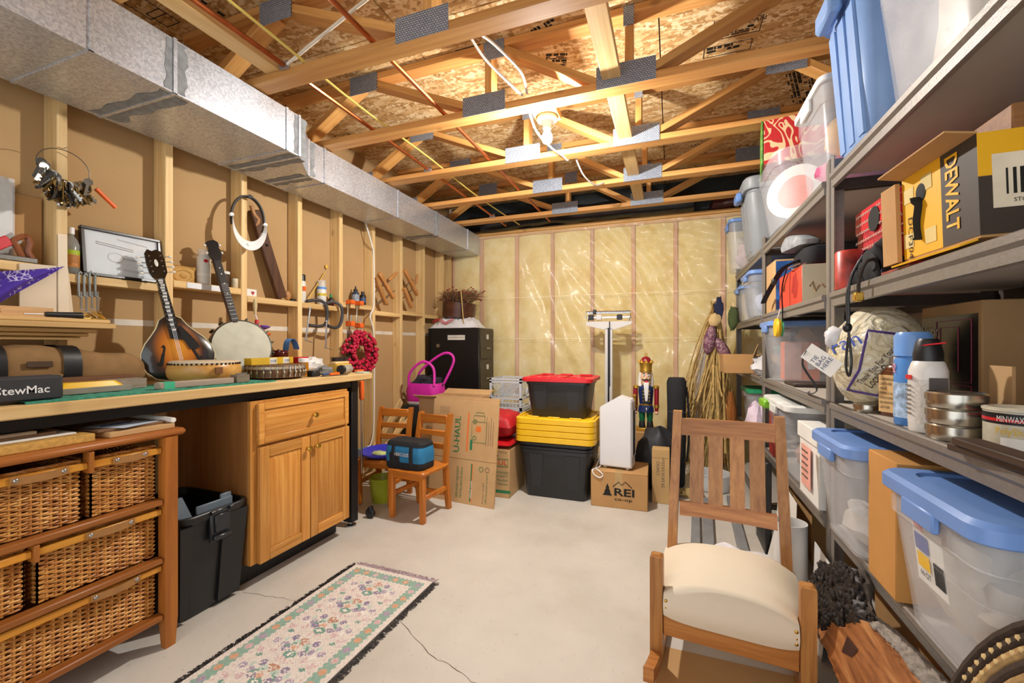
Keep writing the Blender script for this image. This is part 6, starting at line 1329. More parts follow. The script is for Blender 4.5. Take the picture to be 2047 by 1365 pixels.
lump('folded_cloth', 'blue and white cloth heaped in the clear tub', (.75, 2.86, z1+.015), .13, (1.1, 1.1, .8), '#b8c4d4', 5)
FLO = NT('red_floral'); oc = FLO.coord(); nz = FLO.n('ShaderNodeTexNoise', {'Vector': oc, 'Scale': 4.0, 'Distortion': 2.5, 'Detail': 1.0}); wv = FLO.n('ShaderNodeMath', {0: nz, 1: 34.0}, operation='MULTIPLY'); sn = FLO.n('ShaderNodeMath', {0: wv}, operation='SINE')
FLO.l(FLO.ramp(sn, [(.55, lin('#c0262a')), (.68, lin('#e8c99a'))]), 0, FLO.b, 'Base Color'); FLO.b.inputs['Roughness'].default_value = .5
gb = thing('gift_box', 'red floral gift box with green sides on the clear tub', 'gift box', (.69, 2.80, z1+.3705), rz=-.15); part('body', MB().box((-.20, -.15, 0), (.20, .15, .235), .004), FLO.m, gb); part('green_side', MB().box((-.212, -.151, .0), (-.2005, .151, .236), .003), mat('green_floral', '#5f8a34', .6, var=.6, vs=40), gb)
bin2('storage_bin', 'tall clear bin of soft toys on the top shelf', (.765, 2.20, z1), .42, .38, .43, CLR, LIDW, taper=.84)
lump('soft_toy', 'tan soft toy inside the tall clear bin', (.72, 2.14, z1+.16), .12, (1, .9, .8), '#c8a268', 2, cat='toy'); lump('folded_cloth', 'bright pink cloth inside the tall clear bin', (.73, 2.15, z1+.02), .12, (1.2, 1, .6), '#d0688e', 8)
bb = bin2('storage_bin', 'very large milky clear bin at the near end of the top shelf', (.745, 1.27, z1), .46, .44, .50, CLRW, LIDB, taper=.82)
lump('folded_cloth', 'cream cloth bundle inside the very large milky bin', (.75, 1.27, z1+.02), .17, (1, 1, .9), '#cfc9bd', 4)
patch((-.225, .06, .40), (0, -1, 0), (-.09, 0, 1), .09, .07, PAPER, bb, 'sticker'); patch((-.2265, .03, .41), (0, -1, 0), (-.09, 0, 1), .04, .035, mat('sticker_yellow', '#e3d23a', .5), bb, 'sticker_print')
one('long_carton', MB().box((-.02, -.16, 0), (.02, .16, .02), .002), CARD2, 'flat cardboard strip on the lid edge of the top shelf', 'cardboard', (.60, .93, z1+.001))
# --- second shelf
bin2('storage_bin', 'clear bin with blue lid full of papers on the second shelf by the back wall', (.70, 3.48, z2), .40, .40, .30, CLR, LIDB); lump('paper_stack', 'pale blue papers inside the second shelf bin', (.68, 3.44, z2+.012), .11, (1.2, 1.1, .9), '#b9c2dc', 1, .15, 'papers')
bin2('storage_bin', 'smaller clear bin with blue lid behind the paper bin on the second shelf', (.70, 3.96, z2), .38, .36, .26, CLR, LIDB); lump('folded_cloth', 'grey items inside the smaller blue-lidded bin', (.70, 3.96, z2+.012), .10, (1.1, 1, .8), '#9a9a98', 6)
pb2 = thing('picture_book_box', 'tan box with a blue landscape picture on the second shelf', 'box', (.70, 2.935, z2), rz=0); part('body', MB().box((-.15, -.12, 0), (.15, .12, .295), .003), CARD2, pb2); part('picture', MB().box((-.145, -.1215, .01), (.145, -.1203, .285)), mat('landscape_print', '#2f62a8', .4, var=.9, vs=9), pb2, 0)
RB = mat('red_carton', '#d2432e', .55, var=.15, vs=8); rb = thing('red_carton', 'red carton with pale lettered sides on the second shelf', 'box', (.745, 2.56, z2)); part('body', MB().box((-.18, -.22, 0), (.18, .22, .185), .003), RB, rb); part('pale_side', MB().box((-.178, -.2215, .001), (.178, -.2203, .184)), CREAM, rb, 0)
scribble((-.15, -.222, .05), (1, 0, 0), (0, 0, 1), .24, .06, mat('tan_ink', '#a88c66', .7, var=0), rb)
attach(one('flower_print', MB().ball((0, 0, 0), .06, 10, 8, (.02, .9, 1), .5), mat('dark_red_print', '#a3261e', .6), 'x', 'x', (.5650, 2.46, z2+.10)), rb)
cb_ = thing('camera_bag', 'black camera bag with a dangling strap on the red carton', 'bag', (.73, 2.52, z2+.186)); part('body', MB().rr([(0, .26, .26, .04), (.01, .28, .28, .05), (.09, .27, .27, .05), (.105, .22, .22, .05)]), BFAB, cb_, 50)
part('strap', MB().tube(bez([(-.14, -.05, .04), (-.19, .05, .02), (-.215, .18, -.05), (-.225, .32, -.11), (-.225, .36, -.13)], 6), .016, 6, flat=.25), BFAB, cb_); part('strap', MB().tube(bez([(-.18, .02, .02), (-.20, .03, -.08), (-.20, .02, -.20), (-.20, .02, -.26)], 6), .008, 6, flat=.3), BFAB, cb_); part('buckle', MB().box((-.225, .12, -.05), (-.205, .16, -.02), .004), BLACK, cb_)
one('grey_shoe', MB().rr([(0, .09, .24, .04), (.02, .10, .26, .05), (.05, .085, .2, .04, 0, .02), (.075, .06, .10, .03, 0, .06)]), mat('shoe_grey', '#8a8d90', .7, var=.3, vs=30), 'grey running shoe on the black camera bag', 'shoe', (.60, 2.52, z2+.292), rz=.2, smooth=60)
one('wire_hoop', MB().tube(bez([(.0, -.07, .01), (-.02, .07, .012), (-.0, .11, .01), (.02, .07, .012), (.02, -.07, .01)], 6), .003, 6), STEEL, 'bent wire hanger lying across the red carton', 'hanger', (.560, 2.405, z2+.179))
sy_ = thing('yellow_tag', 'round yellow and green charm hanging below the second shelf', 'charm', (.515, 2.585, z2-.10)); part('disc', MB().lathe([(.0, -.012), (.045, -.010), (.05, 0), (.045, .012), (0, .014)], 20).rot('Y', PI/2), YELLOW, sy_); part('green_back', MB().lathe([(.0, .012), (.044, .013), (.046, .022), (0, .024)], 20).rot('Y', PI/2), mat('charm_green', '#3c8a5a', .5), sy_); part('cord', MB().tube([(0, 0, .045), (.012, .005, .085), (.0165, .008, .098)], .002, 5), PAPER, sy_)
# near second shelf: patterned box, black cloth bag, tool carton
gp = thing('patterned_box', 'red gift box with script pattern on the second shelf', 'gift box', (.76, 1.745, z2), rz=0); part('body', MB().box((-.14, -.16, 0), (.14, .12, .27), .003), mat('red_script', '#b01f28', .5, var=.35, vs=60), gp); part('lid', MB().box((-.145, -.165, .20), (.145, .125, .275), .003), RED, gp)
part('blue_panel', MB().box((-.1415, -.12, .01), (-.1402, .10, .13)), mat('navy_print', '#22386e', .5, var=.7, vs=25), gp, 0); part('dark_disc', MB().lathe([(.04, 0), (.04, .002), (0, .002)], 20).rot('Y', -PI/2).mv(-.1455, -.03, .22), INK, gp)
SP = mat('script_white', '#e6c9b8', .7, var=0)
scribble((-.145, .115, .25), (0, -1, 0), (0, 0, 1), .25, .014, SP, gp, 5, .03); scribble((-.14, -.165, .25), (1, 0, 0), (0, 0, 1), .26, .014, SP, gp, 5, .03)
one('tin_canister', MB().lathe([(.036, 0), (.040, .004), (.040, .13), (.036, .135), (0, .135)], 20), mat('tin_red_white', '#b33a30', .4, var=.7, vs=14), 'red and white tin beside the black cloth bag', 'tin', (.574, 1.80, z2))
bk = thing('drawstring_bag', 'black drawstring cloth bag drooping over the second shelf edge', 'bag', (.60, 1.585, z2)); part('body', flatbase(MB().grid(lambda u, v: (-.05+.062*v+.006*noise.noise(Vector((u*5, v*5, 0))), -.1+.2*u, .002+.125*math.sin(PI*u)**.7*(1-.5*abs(v-.5))+.02*noise.noise(Vector((u*6, v*4, 3)))), 20, 14).grid(lambda u, v: (-.05-.010*math.sin(v*3)+.006*noise.noise(Vector((u*7, v*5, 8))), -.1+.2*u, (.002+.125*math.sin(PI*u)**.7*.75)*(1-v)+(-.0)*v), 20, 8)), mat('black_cloth', '#121216', .85, var=.2), bk)
part('cord', MB().tube(bez([(-.052, .02, .085), (-.078, .025, .03), (-.085, .03, -.02), (-.085, .03, -.10), (-.085, .03, -.16), (-.085, .01, -.24), (-.085, .03, -.285), (-.085, .055, -.25), (-.085, .035, -.165)], 7), .0035, 6).tube(bez([(-.052, .05, .075), (-.085, .042, -.02), (-.085, .04, -.14)], 6), .0035, 6), BLACK, bk); part('toggle', MB().ball((-.087, .036, -.135), .013, 10, 8, (1, 1, 1.2)), BLACK, bk)
pc = thing('plug_cord', 'dark power cord with a brass plug hanging off the second shelf', 'cord', (.525, 1.515, z2)); part('wire', MB().tube(bez([(.045, .02, .06), (.0, .0, .05), (-.012, .015, .0), (-.012, .02, -.035)], 6), .005, 6), mat('cord_brown', '#2c241e', .5), pc); part('plug', MB().box((-.024, .008, -.062), (-.002, .032, -.035), .003), BRASS, pc)
DW = thing('tool_carton', 'open yellow and black power tool carton on the second shelf', 'box', (.79, 1.25, z2+.028)); DW.rotation_euler = (.0, -.03, .05)
DY = mat('tool_yellow', '#e9ae10', .55, var=.04); DK_ = mat('carton_black', '#3a2f26', .6, var=.1)
part('body', box_open(MB(), .46, .26, .205), [CARD], DW, 0); X_ = -.2312
part('yellow_panel', MB().box((X_, -.02, .005), (X_+.001, .129, .205)), DY, DW, 0); part('black_panel', MB().box((X_, -.1305, .005), (X_+.001, -.02, .205)), DK_, DW, 0)
part('yellow_panel', MB().box((-.231, -.1312, .12), (.23, -.1302, .205)), DY, DW, 0); part('black_panel', MB().box((-.231, -.1312, .005), (.23, -.1302, .119)), DK_, DW, 0)
part('flap', MB().bar((X_+.002, 0, .207), (X_-.05, .0, .217), .26, .004), CARD, DW, 0); part('flap', MB().bar((-.02, .131, .205), (-.06, .20, .12), .3, .004, (1, 0, 0)), CARD, DW, 0); part('flap', MB().box((-.245, .131, .0), (-.235, .20, .20)), CARD, DW, 0)
part('bottom_flap', MB().bar((X_, 0, -.002), (X_-.03, 0, -.012), .25, .004), DY, DW, 0)
text('DEWALT', (X_-.0008, -.038, .195), (0, 0, -1), (0, -1, 0), .040, DY, DW, wid=.16, bold=.02); text('DCF304', (X_-.0008, .105, .105), (0, 0, -1), (0, -1, 0), .018, INK, DW, wid=.10)
part('tool_picture', MB().tube(bez([(X_-.001, .055, .14), (X_-.001, .05, .12), (X_-.001, .06, .08), (X_-.001, .055, .04)], 4), [.020]*4+[.014]*4+[.013]*4+[.018], 8, flat=.15), INK, DW); part('tool_head', MB().ball((X_-.001, .052, .15), .022, 12, 8, (.1, .9, 1)), INK, DW)
TAPE = mat('masking_tape', '#d3bd7a', .7, var=.1)
for (y_, zz) in ((.10, .14), (.03, .15), (.105, .03), (.02, .025)): patch((X_-.0006, y_+.02, zz), (0, -1, 0), (0, 0, 1), .04, .035, TAPE, DW, 'tape_scrap')
lb = patch((-.21, -.1313, .055), (1, 0, 0), (0, 0, 1), .34, .105, mat('ship_label', '#e4d6bd', .6), DW, 'shipping_label')
for k in range(26): patch((-.19+k*.0105, -.1321, .080), (1, 0, 0), (0, 0, 1), .003+.004*((k*7) % 3)/2, .05, INK, DW, 'barcode_bar')
text('STORE 2277 6', (-.18, -.132, .064), (1, 0, 0), (0, 0, 1), .008, INK, DW); text('DOOR 19', (-.06, -.132, .064), (1, 0, 0), (0, 0, 1), .008, INK, DW); text('GUARANTEED TOUGH.', (-.05, -.132, .180), (1, 0, 0), (0, 0, 1), .014, INK, DW, wid=.2); part('tool_picture', MB().bar((.06, -.132, .165), (.2, -.132, .172), .001, .03), INK, DW)
wd = thing('wooden_case', 'brown wooden case with coiled black cord on the tool carton', 'case', (.83, 1.24, z2+.2345)); part('box', MB().box((-.20, -.10, 0), (.20, .10, .055), .003), wood('case_brown', '#7a4f2c', '#96683c', 'x'), wd)
part('cord', MB().tube(bez([(-.1, -.11, .03), (-.09, -.06, .068), (-.05, .0, .066), (-.02, -.08, .07), (.03, -.112, .05), (.06, -.05, .068), (.1, .02, .066), (.13, -.08, .07)], 6), .006, 6), BLACK, wd)
one('food_pouch', MB().box((-.05, -.075, 0), (.05, .075, .006)), mat('food_print', '#8c3a2c', .5, var=.8, vs=30), 'printed food pouch lying under the tool carton', 'pouch', (.585, 1.375, z2+.0005)); 
# --- third shelf, far and middle
bin2('storage_bin', 'clear tub with a green lid on the third shelf by the back wall', (.865, 3.62, z3), .26, .34, .18, CLR, LIDG); lump('paper_stack', 'white papers inside the green-lidded tub', (.865, 3.62, z3+.01), .07, (1.2, 1.5, .6), '#d5d3cc', 2, .15, 'papers')
carton('open_carton', 'brown carton poking out past the third shelf', (.535, 3.62, z3+.0005), .36, .28, .135, CARD, tape=False)
cp = thing('crumpled_packaging', 'white bag and corrugated scraps beside the brown carton', 'packaging', (.575, 3.34, z3)); part('bag', flatbase(MB().ball((0, 0, .065), .075, 14, 10, (.9, 1.2, .9), .5, 3)), mat('bag_white', '#d5d5d8'), cp); part('scrap', MB().bar((-.06, -.03, .10), (-.02, .06, .17), .10, .004, (1, 0, 0)), CARD2, cp, 0)
bin2('storage_bin', 'clear bin with blue lid and an orange carton inside on the third shelf', (.745, 2.86, z3), .46, .30, .322, CLR, LIDB)
oc_ = thing('orange_carton', 'orange and pink carton standing inside the clear bin', 'box', (.66, 2.79, z3+.014), rz=.1); part('body', MB().box((-.08, -.035, 0), (.09, .035, .21), .002), mat('orange_carton', '#e07a4a', .6), oc_); part('pink_side', MB().box((-.0815, -.0365, .005), (.0, -.0352, .205)), mat('pink_panel', '#e2b3a4', .6), oc_, 0); part('barcode_label', MB().box((.03, -.0367, .06), (.065, -.0352, .12)), PAPER, oc_, 0)
one('envelope', MB().bar((.70, 2.84, z3+.19), (.765, 2.85, z3+.25), .16, .004, (0, 1, 0)), mat('kraft_paper', '#cfa886', .7), 'kraft envelope standing in the clear bin', 'envelope')
one('bamboo_roll', MB().tube([(.66, 2.30, z3+.024), (.95, 2.34, z3+.024)], .023, 10), mat('bamboo_pale', '#cdb678', .7, var=.25, vs=40), 'pale rolled mat in front of the clear bin', 'mat'); one('wooden_picture_frame', MB().box((-.14, -.10, 0), (.14, .10, .018), .003), mat('frame_dark', '#3b2f28', .5), 'dark wooden frame lying on the third shelf', 'frame', (.70, 2.55, z3+.0005))
one('white_tile', MB().box((-.05, -.05, 0), (.05, .05, .012), .002).box((-.04, .0, .012), (-.01, .04, .075), .003), CREAM, 'cream plastic bracket on the third shelf', 'bracket', (.80, 2.20, z3+.0005))
tg = thing('hang_tag', 'white tag on a dark strap reading tie bag here', 'tag', onX(1636, 716, .448)); T_ = frameM(tg.location, (-.6, -.8, .1), (.15, 0, 1), -.5); place(tg, T_)
part('card', MB().box((-.045, -.028, 0), (.065, .028, .001)), PAPER, tg, 0)
for k, s_ in enumerate(('TIE', 'BAG', 'HERE')): text(s_, (.0+.018*k, -.022, .001), (0, 1, 0), (-1, 0, 0), .014, mat('navy_ink', '#2a3a66', .7, var=0), tg)
st0 = T_ @ Vector((-.043, 0, 0)); attach(one('strap', MB().tube(bez([st0, st0+Vector((-.004, .03, -.05)), Vector((.495, 1.86, .985)), Vector((.520, 1.99, .950)), Vector((.533, 2.12, .938)), Vector((.56, 2.2, z3+.004))], 6), .004, 6, flat=.5), mat('strap_dark', '#3c3a3a', .7), 'x', 'x'), tg)
# --- third shelf, near
GB = thing('grocery_bag', 'stuffed cream grocery bag with blue and purple print', 'bag', (.625, 1.725, z3), rz=math.atan2(.625, -1.72)-PI)
# local -y looks towards the aisle; the print sits on the surface of the bag
def bagpt(x, zz, lift=0):
    d = Vector((x/.128, 0, (zz-.165)/.166)); q = max(0, 1-d.x**2-d.z**2); y = -.14*math.sqrt(q); v = Vector((x, y, zz)); n = Vector((x/.128**2, y/.14**2, (zz-.165)/.166**2)).normalized()
    return v*(1)+n*(lift)
mb = MB().ball((0, 0, .165), 1, 30, 20, (.128, .14, .166)); mb.v = [v+Vector((v.x, v.y, v.z-.165)).normalized()*.010*noise.noise(v*16)*(1 if v.y > -.04 else .25) for v in mb.v]; mb.v = [Vector((v.x, v.y, max(v.z, .002))) for v in mb.v]
BF = NT('cream_film'); oc = BF.coord(); nz = BF.n('ShaderNodeTexNoise', {'Vector': oc, 'Scale': 11.0, 'Detail': 5.0, 'Distortion': 2.5}); BF.l(BF.ramp(nz, [(.3, lin('#cbb98c')), (.5, lin('#e2d6b6')), (.7, lin('#ece6d6'))]), 0, BF.b, 'Base Color'); BF.b.inputs['Roughness'].default_value = .3; BF.bump(nz, .9, .03)
part('body', mb, BF.m, GB, 70)
def bagtext(s_, x, zz, ang, h, m, wid):
    o = text(s_, (0, 0, 0), (1, 0, 0), (0, 1, 0), h, m, GB, 'print', wid=wid, lift=0); ca, sa = math.cos(ang), math.sin(ang)
    for v in o.data.vertices: a, b_ = v.co.x, v.co.y; v.co = bagpt(x+a*ca-b_*sa, zz+a*sa+b_*ca, .0042)
bagtext('Fan', -.108, .175, .45, .045, mat('royal_ink', '#2c4aa8', .6, var=0), .08); bagtext('Thank You For Your', -.035, .085, .95, .016, INK, .13); bagtext('Locally Owned', -.012, .075, .95, .024, INK, .12)
ol_ = [(-.02, .25), (.06, .235), (.065, .12), (.035, .06), (.0, .055), (-.07, .065), (-.04, .13), (-.03, .19), (-.02, .25)]
part('printed_outline', MB().tube([bagpt(*Vector(ol_[k]).lerp(Vector(ol_[k+1]), q/4), .004) for k in range(len(ol_)-1) for q in range(4)], .0035, 5, closed=True), mat('purple_ink', '#4a2f7c', .6, var=0), GB)
part('white_crumple', MB().ball((-.105, -.05, .23), .035, 12, 9, (.9, .8, 1.1), .3, 7), mat('bag_white', '#d5d5d8'), GB, 70)
lm_ = thing('leather_bottle', 'brown bottle with a tan leather care label on the near shelf', 'bottle', (.606, 1.553, z3), rz=.5); part('glass', MB().rr([(0, .038, .062, .012), (.004, .042, .066, .014), (.125, .042, .066, .014), (.145, .03, .035, .012), (.150, .022, .024, .011)]), mat('brown_glass', '#5a2c10', .12, var=.05, coat=.4), lm_); part('cap', MB().lathe([(.014, .150), (.014, .172), (0, .173)], 16), STEEL, lm_)
for nx, o_, rt in ((0, (-.0216, .029, .012), (0, -1, 0)),):
    patch(o_, rt, (0, 0, 1), .058, .108, mat('tan_label', '#d9b27a', .6), lm_)
    for k, (s_, w_) in enumerate((('CHAMBERLAIN\'S', .048), ('LEATHER', .034), ('MILK', .02), ('FORMULA No.1', .04), ('CONDITIONING', .042), ('REJUVENATING', .042), ('LEATHER', .028))): text(s_, (-.0224, .025, .104-k*.0135), (0, -1, 0), (0, 0, 1), .0075, INK, lm_, wid=w_)
bc = spray('spray_can', 'blue aerosol can with pink ribbon mark on the near shelf', (.585, 1.405, z3), .038, .185, mat('can_blue', '#4d86cc', .3), mat('cap_blue', '#6f9ee0', .3), .055, [(.0385, .02, .11, mat('print_pale', '#9fb8d8', .5, var=.5, vs=60))], 1.0)
part('ribbon_mark', MB().tube(bez([(-.0392, -.006, .135), (-.0395, .006, .150), (-.0395, .0, .158), (-.0395, -.006, .150), (-.0392, .006, .135)], 4), .0015, 5), mat('pink_mark', '#e3a0b0', .6), bc)
ws = vessel('spray_can', 'white aerosol bottle with a black trigger cap on the near shelf', 'spray can', (.575, 1.312, z3), [(.034, 0), (.036, .004), (.036, .145), (.03, .165), (.022, .175)], mat('bottle_white', '#dedbd6', .35, var=.03), [(.027, .163), (.028, .185), (.022, .215), (.018, .222), (.018, .205), (0, .205)], BLACK, [(.0364, .02, .125, mat('fine_print', '#cfcac4', .5, var=.15, vs=140))])
patch((-.0365, .012, .125), (0, -1, 0), (0, 0, 1), .026, .010, RED, ws, 'red_label', .002); patch((-.014, -.0355, .07), (1, 0, 0), (0, 0, 1), .034, .06, mat('dark_label', '#55504e', .5), ws, 'dark_label', .002); part('straw', MB().tube([(-.02, -.01, .205), (.01, -.05, .212)], .0018, 6), RED, ws)
for k in range(7): patch((-.0372, .013-.0002*k, .108-k*.011), (0, -1, 0), (0, 0, 1), .024, .003, GREYTXT, ws, 'text_line', .0012)
TIN = mat('tin_metal', '#b9b4a8', .25, metal=.95, var=.08, vs=4)
def tin(label, loc, r=.046, h=.034):
    T = thing('round_tin', label, 'tin', loc); part('base', MB().lathe([(r-.003, 0), (r-.001, .003), (r-.001, h*.5)], 30), TIN, T); part('lid', MB().lathe([(r+.001, h*.48), (r+.001, h*.9), (r-.003, h), (r-.006, h-.003), (0, h-.003)], 30), TIN, T)
for k in range(3): tin('flat silver tin, %s of the stack of three' % ('lowest', 'middle one', 'topmost')[k], (.585, 1.225, z3+.035*k), .05)
tin('single flat silver tin beside the leather care bottle', (.568, 1.632, z3), .035, .026)
one('black_block', MB().box((-.03, -.02, 0), (.03, .02, .045), .003), BLACK, 'small black box behind the tins', 'box', (.664, 1.287, z3+.0005))
vb = thing('projector_box', 'tan carton with a black printed face behind the spray cans', 'box', (.920, 1.70, z3), rz=-.0); part('body', MB().box((-.13, -.16, 0), (.07, .14, .33), .003), CARD2, vb); part('black_face', MB().box((-.1315, -.145, .015), (-.1303, .137, .295)), mat('glossy_black', '#17161a', .2, var=.1), vb, 0)
text('Vivitar', (-.132, .128, .235), (0, -1, 0), (0, 0, 1), .034, PAPER, vb, wid=.09, bold=.006); PKL = mat('magenta_line', '#b43a62', .5, var=0)
for (a, b2, c2, d) in ((.05, .10, -.12, .28), (.03, .13, -.06, .26), (.05, .02, -.12, .09)): part('printed_outline', MB().tube([(-.1322, a, b2), (-.1322, c2, b2), (-.1322, c2, d), (-.1322, a, d)], .0012, 4, closed=True), PKL, vb)
one('cardboard_tab', MB().box((-.003, -.035, 0), (.003, .035, .16)), CARD2, 'small cardboard piece standing against the black printed carton', 'cardboard', (.685, 1.27, z3+.0005))
mk = thing('recipe_carton', 'carton with food pictures standing on the near shelf', 'box', (.80, 1.078, z3)); part('body', MB().box((-.10, -.04, 0), (.10, .04, .21), .002), mat('food_print2', '#b0562c', .4, var=.9, vs=14), mk); text('M', (-.095, -.0405, .165), (1, 0, 0), (0, 0, 1), .04, PAPER, mk, wid=.05); part('maroon_band', MB().box((-.1008, -.0408, .155), (.1, -.0402, .2095)), mat('maroon_print', '#5c1820', .4), mk, 0)
ol = thing('oil_can', 'olive and yellow rectangular oil can on the near shelf', 'can', (.715, 1.0, z3)); part('body', MB().box((-.03, -.02, 0), (.03, .02, .15), .004), mat('olive_can', '#a79420', .35, var=.08), ol); part('red_band', MB().box((-.0306, -.0206, .122), (.0306, .0206, .132)), RED, ol, 0); part('cap', MB().lathe([(.010, .15), (.010, .165), (0, .166)], 12), BLACK, ol)
for k in range(8): patch((-.0302, .017, .105-k*.012), (0, -1, 0), (0, 0, 1), .034, .004, mat('olive_ink', '#5f5410', .6, var=0), ol, 'text_line', .0005)
mw = thing('stain_can', 'dented stain can with yellow lettering at the shelf edge', 'can', (.635, 1.128, z3)); part('body', MB().lathe([(.048, 0), (.05, .003), (.05, .078), (.052, .08), (.052, .084), (.045, .086), (.042, .08), (0, .08)], 28), mat('can_cream', '#c8c2ae', .35, var=.12, vs=40), mw)
part('black_band', MB().lathe([(.0506, .055), (.0506, .076)], 28, caps=False), BLACKM, mw); part('red_band', MB().lathe([(.051, .060), (.051, .066)], 28, caps=False), RED, mw)
cyltext('MINWAX', .0512, -2.35, .060, .012, PAPER, mw, .036); cyltext('PolyShades', .0512, -2.15, .036, .014, mat('yellow_ink', '#d8b01c', .5, var=0), mw, .06)
part('paper_label', MB().add([(.0506*math.cos(a), .0506*math.sin(a), zz) for zz in (.006, .030) for a in [-2.6+.1*k for k in range(12)]], [(k, k+1, k+13, k+12) for k in range(11)]), PAPER, mw)
vessel('black_bottle', 'tall black plastic bottle at the near shelf end', 'bottle', (.70, .925, z3), [(.04, 0), (.045, .005), (.045, .17), (.03, .20), (.015, .21)], mat('bottle_black', '#232428', .5, bump=.1), [(.018, .205), (.018, .235), (0, .236)], BLACK)
bin2('small_bin', 'small clear bin behind the food carton on the near shelf', (.86, .97, z3), .22, .12, .24, CLR, None)
for k, (x_, zz, a_) in enumerate(((.545, .0, .1), (.53, .0145, .02))): one('weathered_board', MB().box((-.022, -.17, 0), (.022, .17, .014), .002), wood('weathered_slat', '#33231a', '#4d3a2c', 'y'), ('dark weathered board on the near shelf edge', 'dark weathered board lying over another board')[k], 'board', (x_+.003, .93-.02*k, z3+.0005+zz), rz=a_)
# --- fourth shelf
bin2('storage_bin', 'clear toy tub with a green lid on the fourth shelf', (.70, 3.66, z4), .36, .36, .30, CLR, LIDG); lump('toy_heap', 'pink and purple toys in the green-lidded tub', (.66, 3.62, z4+.012), .12, (1.1, 1.2, .9), '#d08ab8', 2, .4, 'toys')
lump('toy_bag', 'tied plastic bag of pastel toys beside the tub', (.56, 3.33, z4), .09, (.9, 1.1, 1.3), '#d9c8d8', 9, .4, 'bag')
wb_ = bin2('storage_bin', 'big clear bin with white lid and lime green latch', (.74, 2.50, z4), .50, .50, .345, CLR, LIDW, taper=.80); part('latch', MB().box((-.285, .10, .30), (-.25, .24, .345), .008), mat('lime_latch', '#7dbb2c', .4), wb_)
lump('paper_stack', 'stacked papers and red book in the white-lidded bin', (.72, 2.46, z4+.015), .13, (1.2, 1.2, .7), '#c9a69c', 4, .2, 'papers'); one('framed_card', MB().box((-.006, -.06, 0), (.006, .06, .25), .002).box((-.0075, -.045, .02), (-.006, .045, .23)), mat('red_frame', '#8c2420', .5, var=.5, vs=20), 'red framed card standing between the bins', 'frame', (.548, 2.87, z4+.0005))
wx = thing('file_box', 'white file box with a pink note beside the blue-lidded bin', 'box', (.70, 2.093, z4)); part('body', MB().box((-.17, -.13, 0), (.17, .13, .30), .003), PAPER, wx); part('lid', MB().box((-.178, -.138, .24), (.178, .138, .305), .003), PAPER, wx); pn = patch((-.1785, .07, .05), (0, -1, 0), (0, 0, 1), .13, .17, mat('pink_note', '#e8a898', .7), wx, 'pink_note')
scribble((-.1796, .06, .19), (0, -1, 0), (0, 0, 1), .09, .012, GREYTXT, wx, 5, .026)
b1 = bin2('storage_bin', 'large clear bin with blue lid next to the brown carton', (.72, 1.672, z4), .48, .315, .315, CLRW, LIDB, lh=.045); lump('folded_cloth', 'red and white fabric in the bin next to the carton', (.787, 1.672, z4+.011), .108, (1.15, .95, 1.1), '#c9a09c', 6, .35); lump('folded_cloth', 'white fabric packed low in the bin next to the carton', (.592, 1.672, z4+.011), .066, (1.05, 1.65, .9), '#cfcac2', 3, .4)
bxc = carton('brown_carton', 'tall brown carton between the two blue-lidded bins', (.75, 1.41, z4+.0005), .46, .16, .345, mat('cardboard_warm', '#c08a48', .85, var=.05), tape=True)
b2_ = bin2('storage_bin', 'large clear bin with blue lid and price label at the rack end', (.735, 1.12, z4), .50, .35, .315, CLRW, LIDB, lh=.045)
for k, (x_, y_, c_) in enumerate(((.628, 1.190, '#d6ccbc'), (.628, 1.050, '#cfc0ac'), (.830, 1.12, '#d9d2c6'))): lump('folded_cloth', ('cream cloth bundle at the carton side of the rack end bin', 'beige cloth bundle at the open side of the rack end bin', 'white cloth bundle at the back of the rack end bin')[k], (x_, y_, z4+.011), (.072, .072, .098)[k], ((1.3, .95, 1.7), (1.3, .95, 1.5), (1.05, 1.35, 1.2))[k], c_, 3+k, .42)
lbp = patch((-.226, .075, .13), (.0, -1, 0), (-.11, 0, 1), .11, .13, PAPER, b2_, 'price_label'); patch((-.236, .065, .20), (0, -1, 0), (-.11, 0, 1), .05, .035, mat('label_navy2', '#2c4a9c', .5), b2_, 'label_print'); patch((-.233, .06, .165), (0, -1, 0), (-.11, 0, 1), .045, .03, YELLOW, b2_, 'label_print'); patch((-.2385, .07, .242), (0, -1, 0), (-.11, 0, 1), .04, .012, RED, b2_, 'label_print'); text('66 QT', (-.2305, .055, .148), (0, -1, 0), (-.11, 0, 1), .012, INK, b2_, wid=.04, lift=.0016)
for k in range(8): patch((-.230, .0-.0045*k, .15), (0, -1, 0), (-.11, 0, 1), .002, .045, INK, b2_, 'barcode_bar', .0018)
# --- lowest shelf
z5 = ZS[4]
carton('low_carton', 'plain brown carton on the lowest shelf of the near rack', (.80, 1.45, z5+.0005), .38, .5, .27, CARD)
carton('low_carton', 'plain brown carton on the lowest shelf of the middle rack', (.80, 2.62, z5+.0005), .38, .5, .25, CARD)
lump('white_bundle', 'white plastic bundle on the lowest shelf of the near rack', (.66, 1.0, z5), .13, (1, 1.2, .8), '#d9d4cc', 4, .3, 'bag')

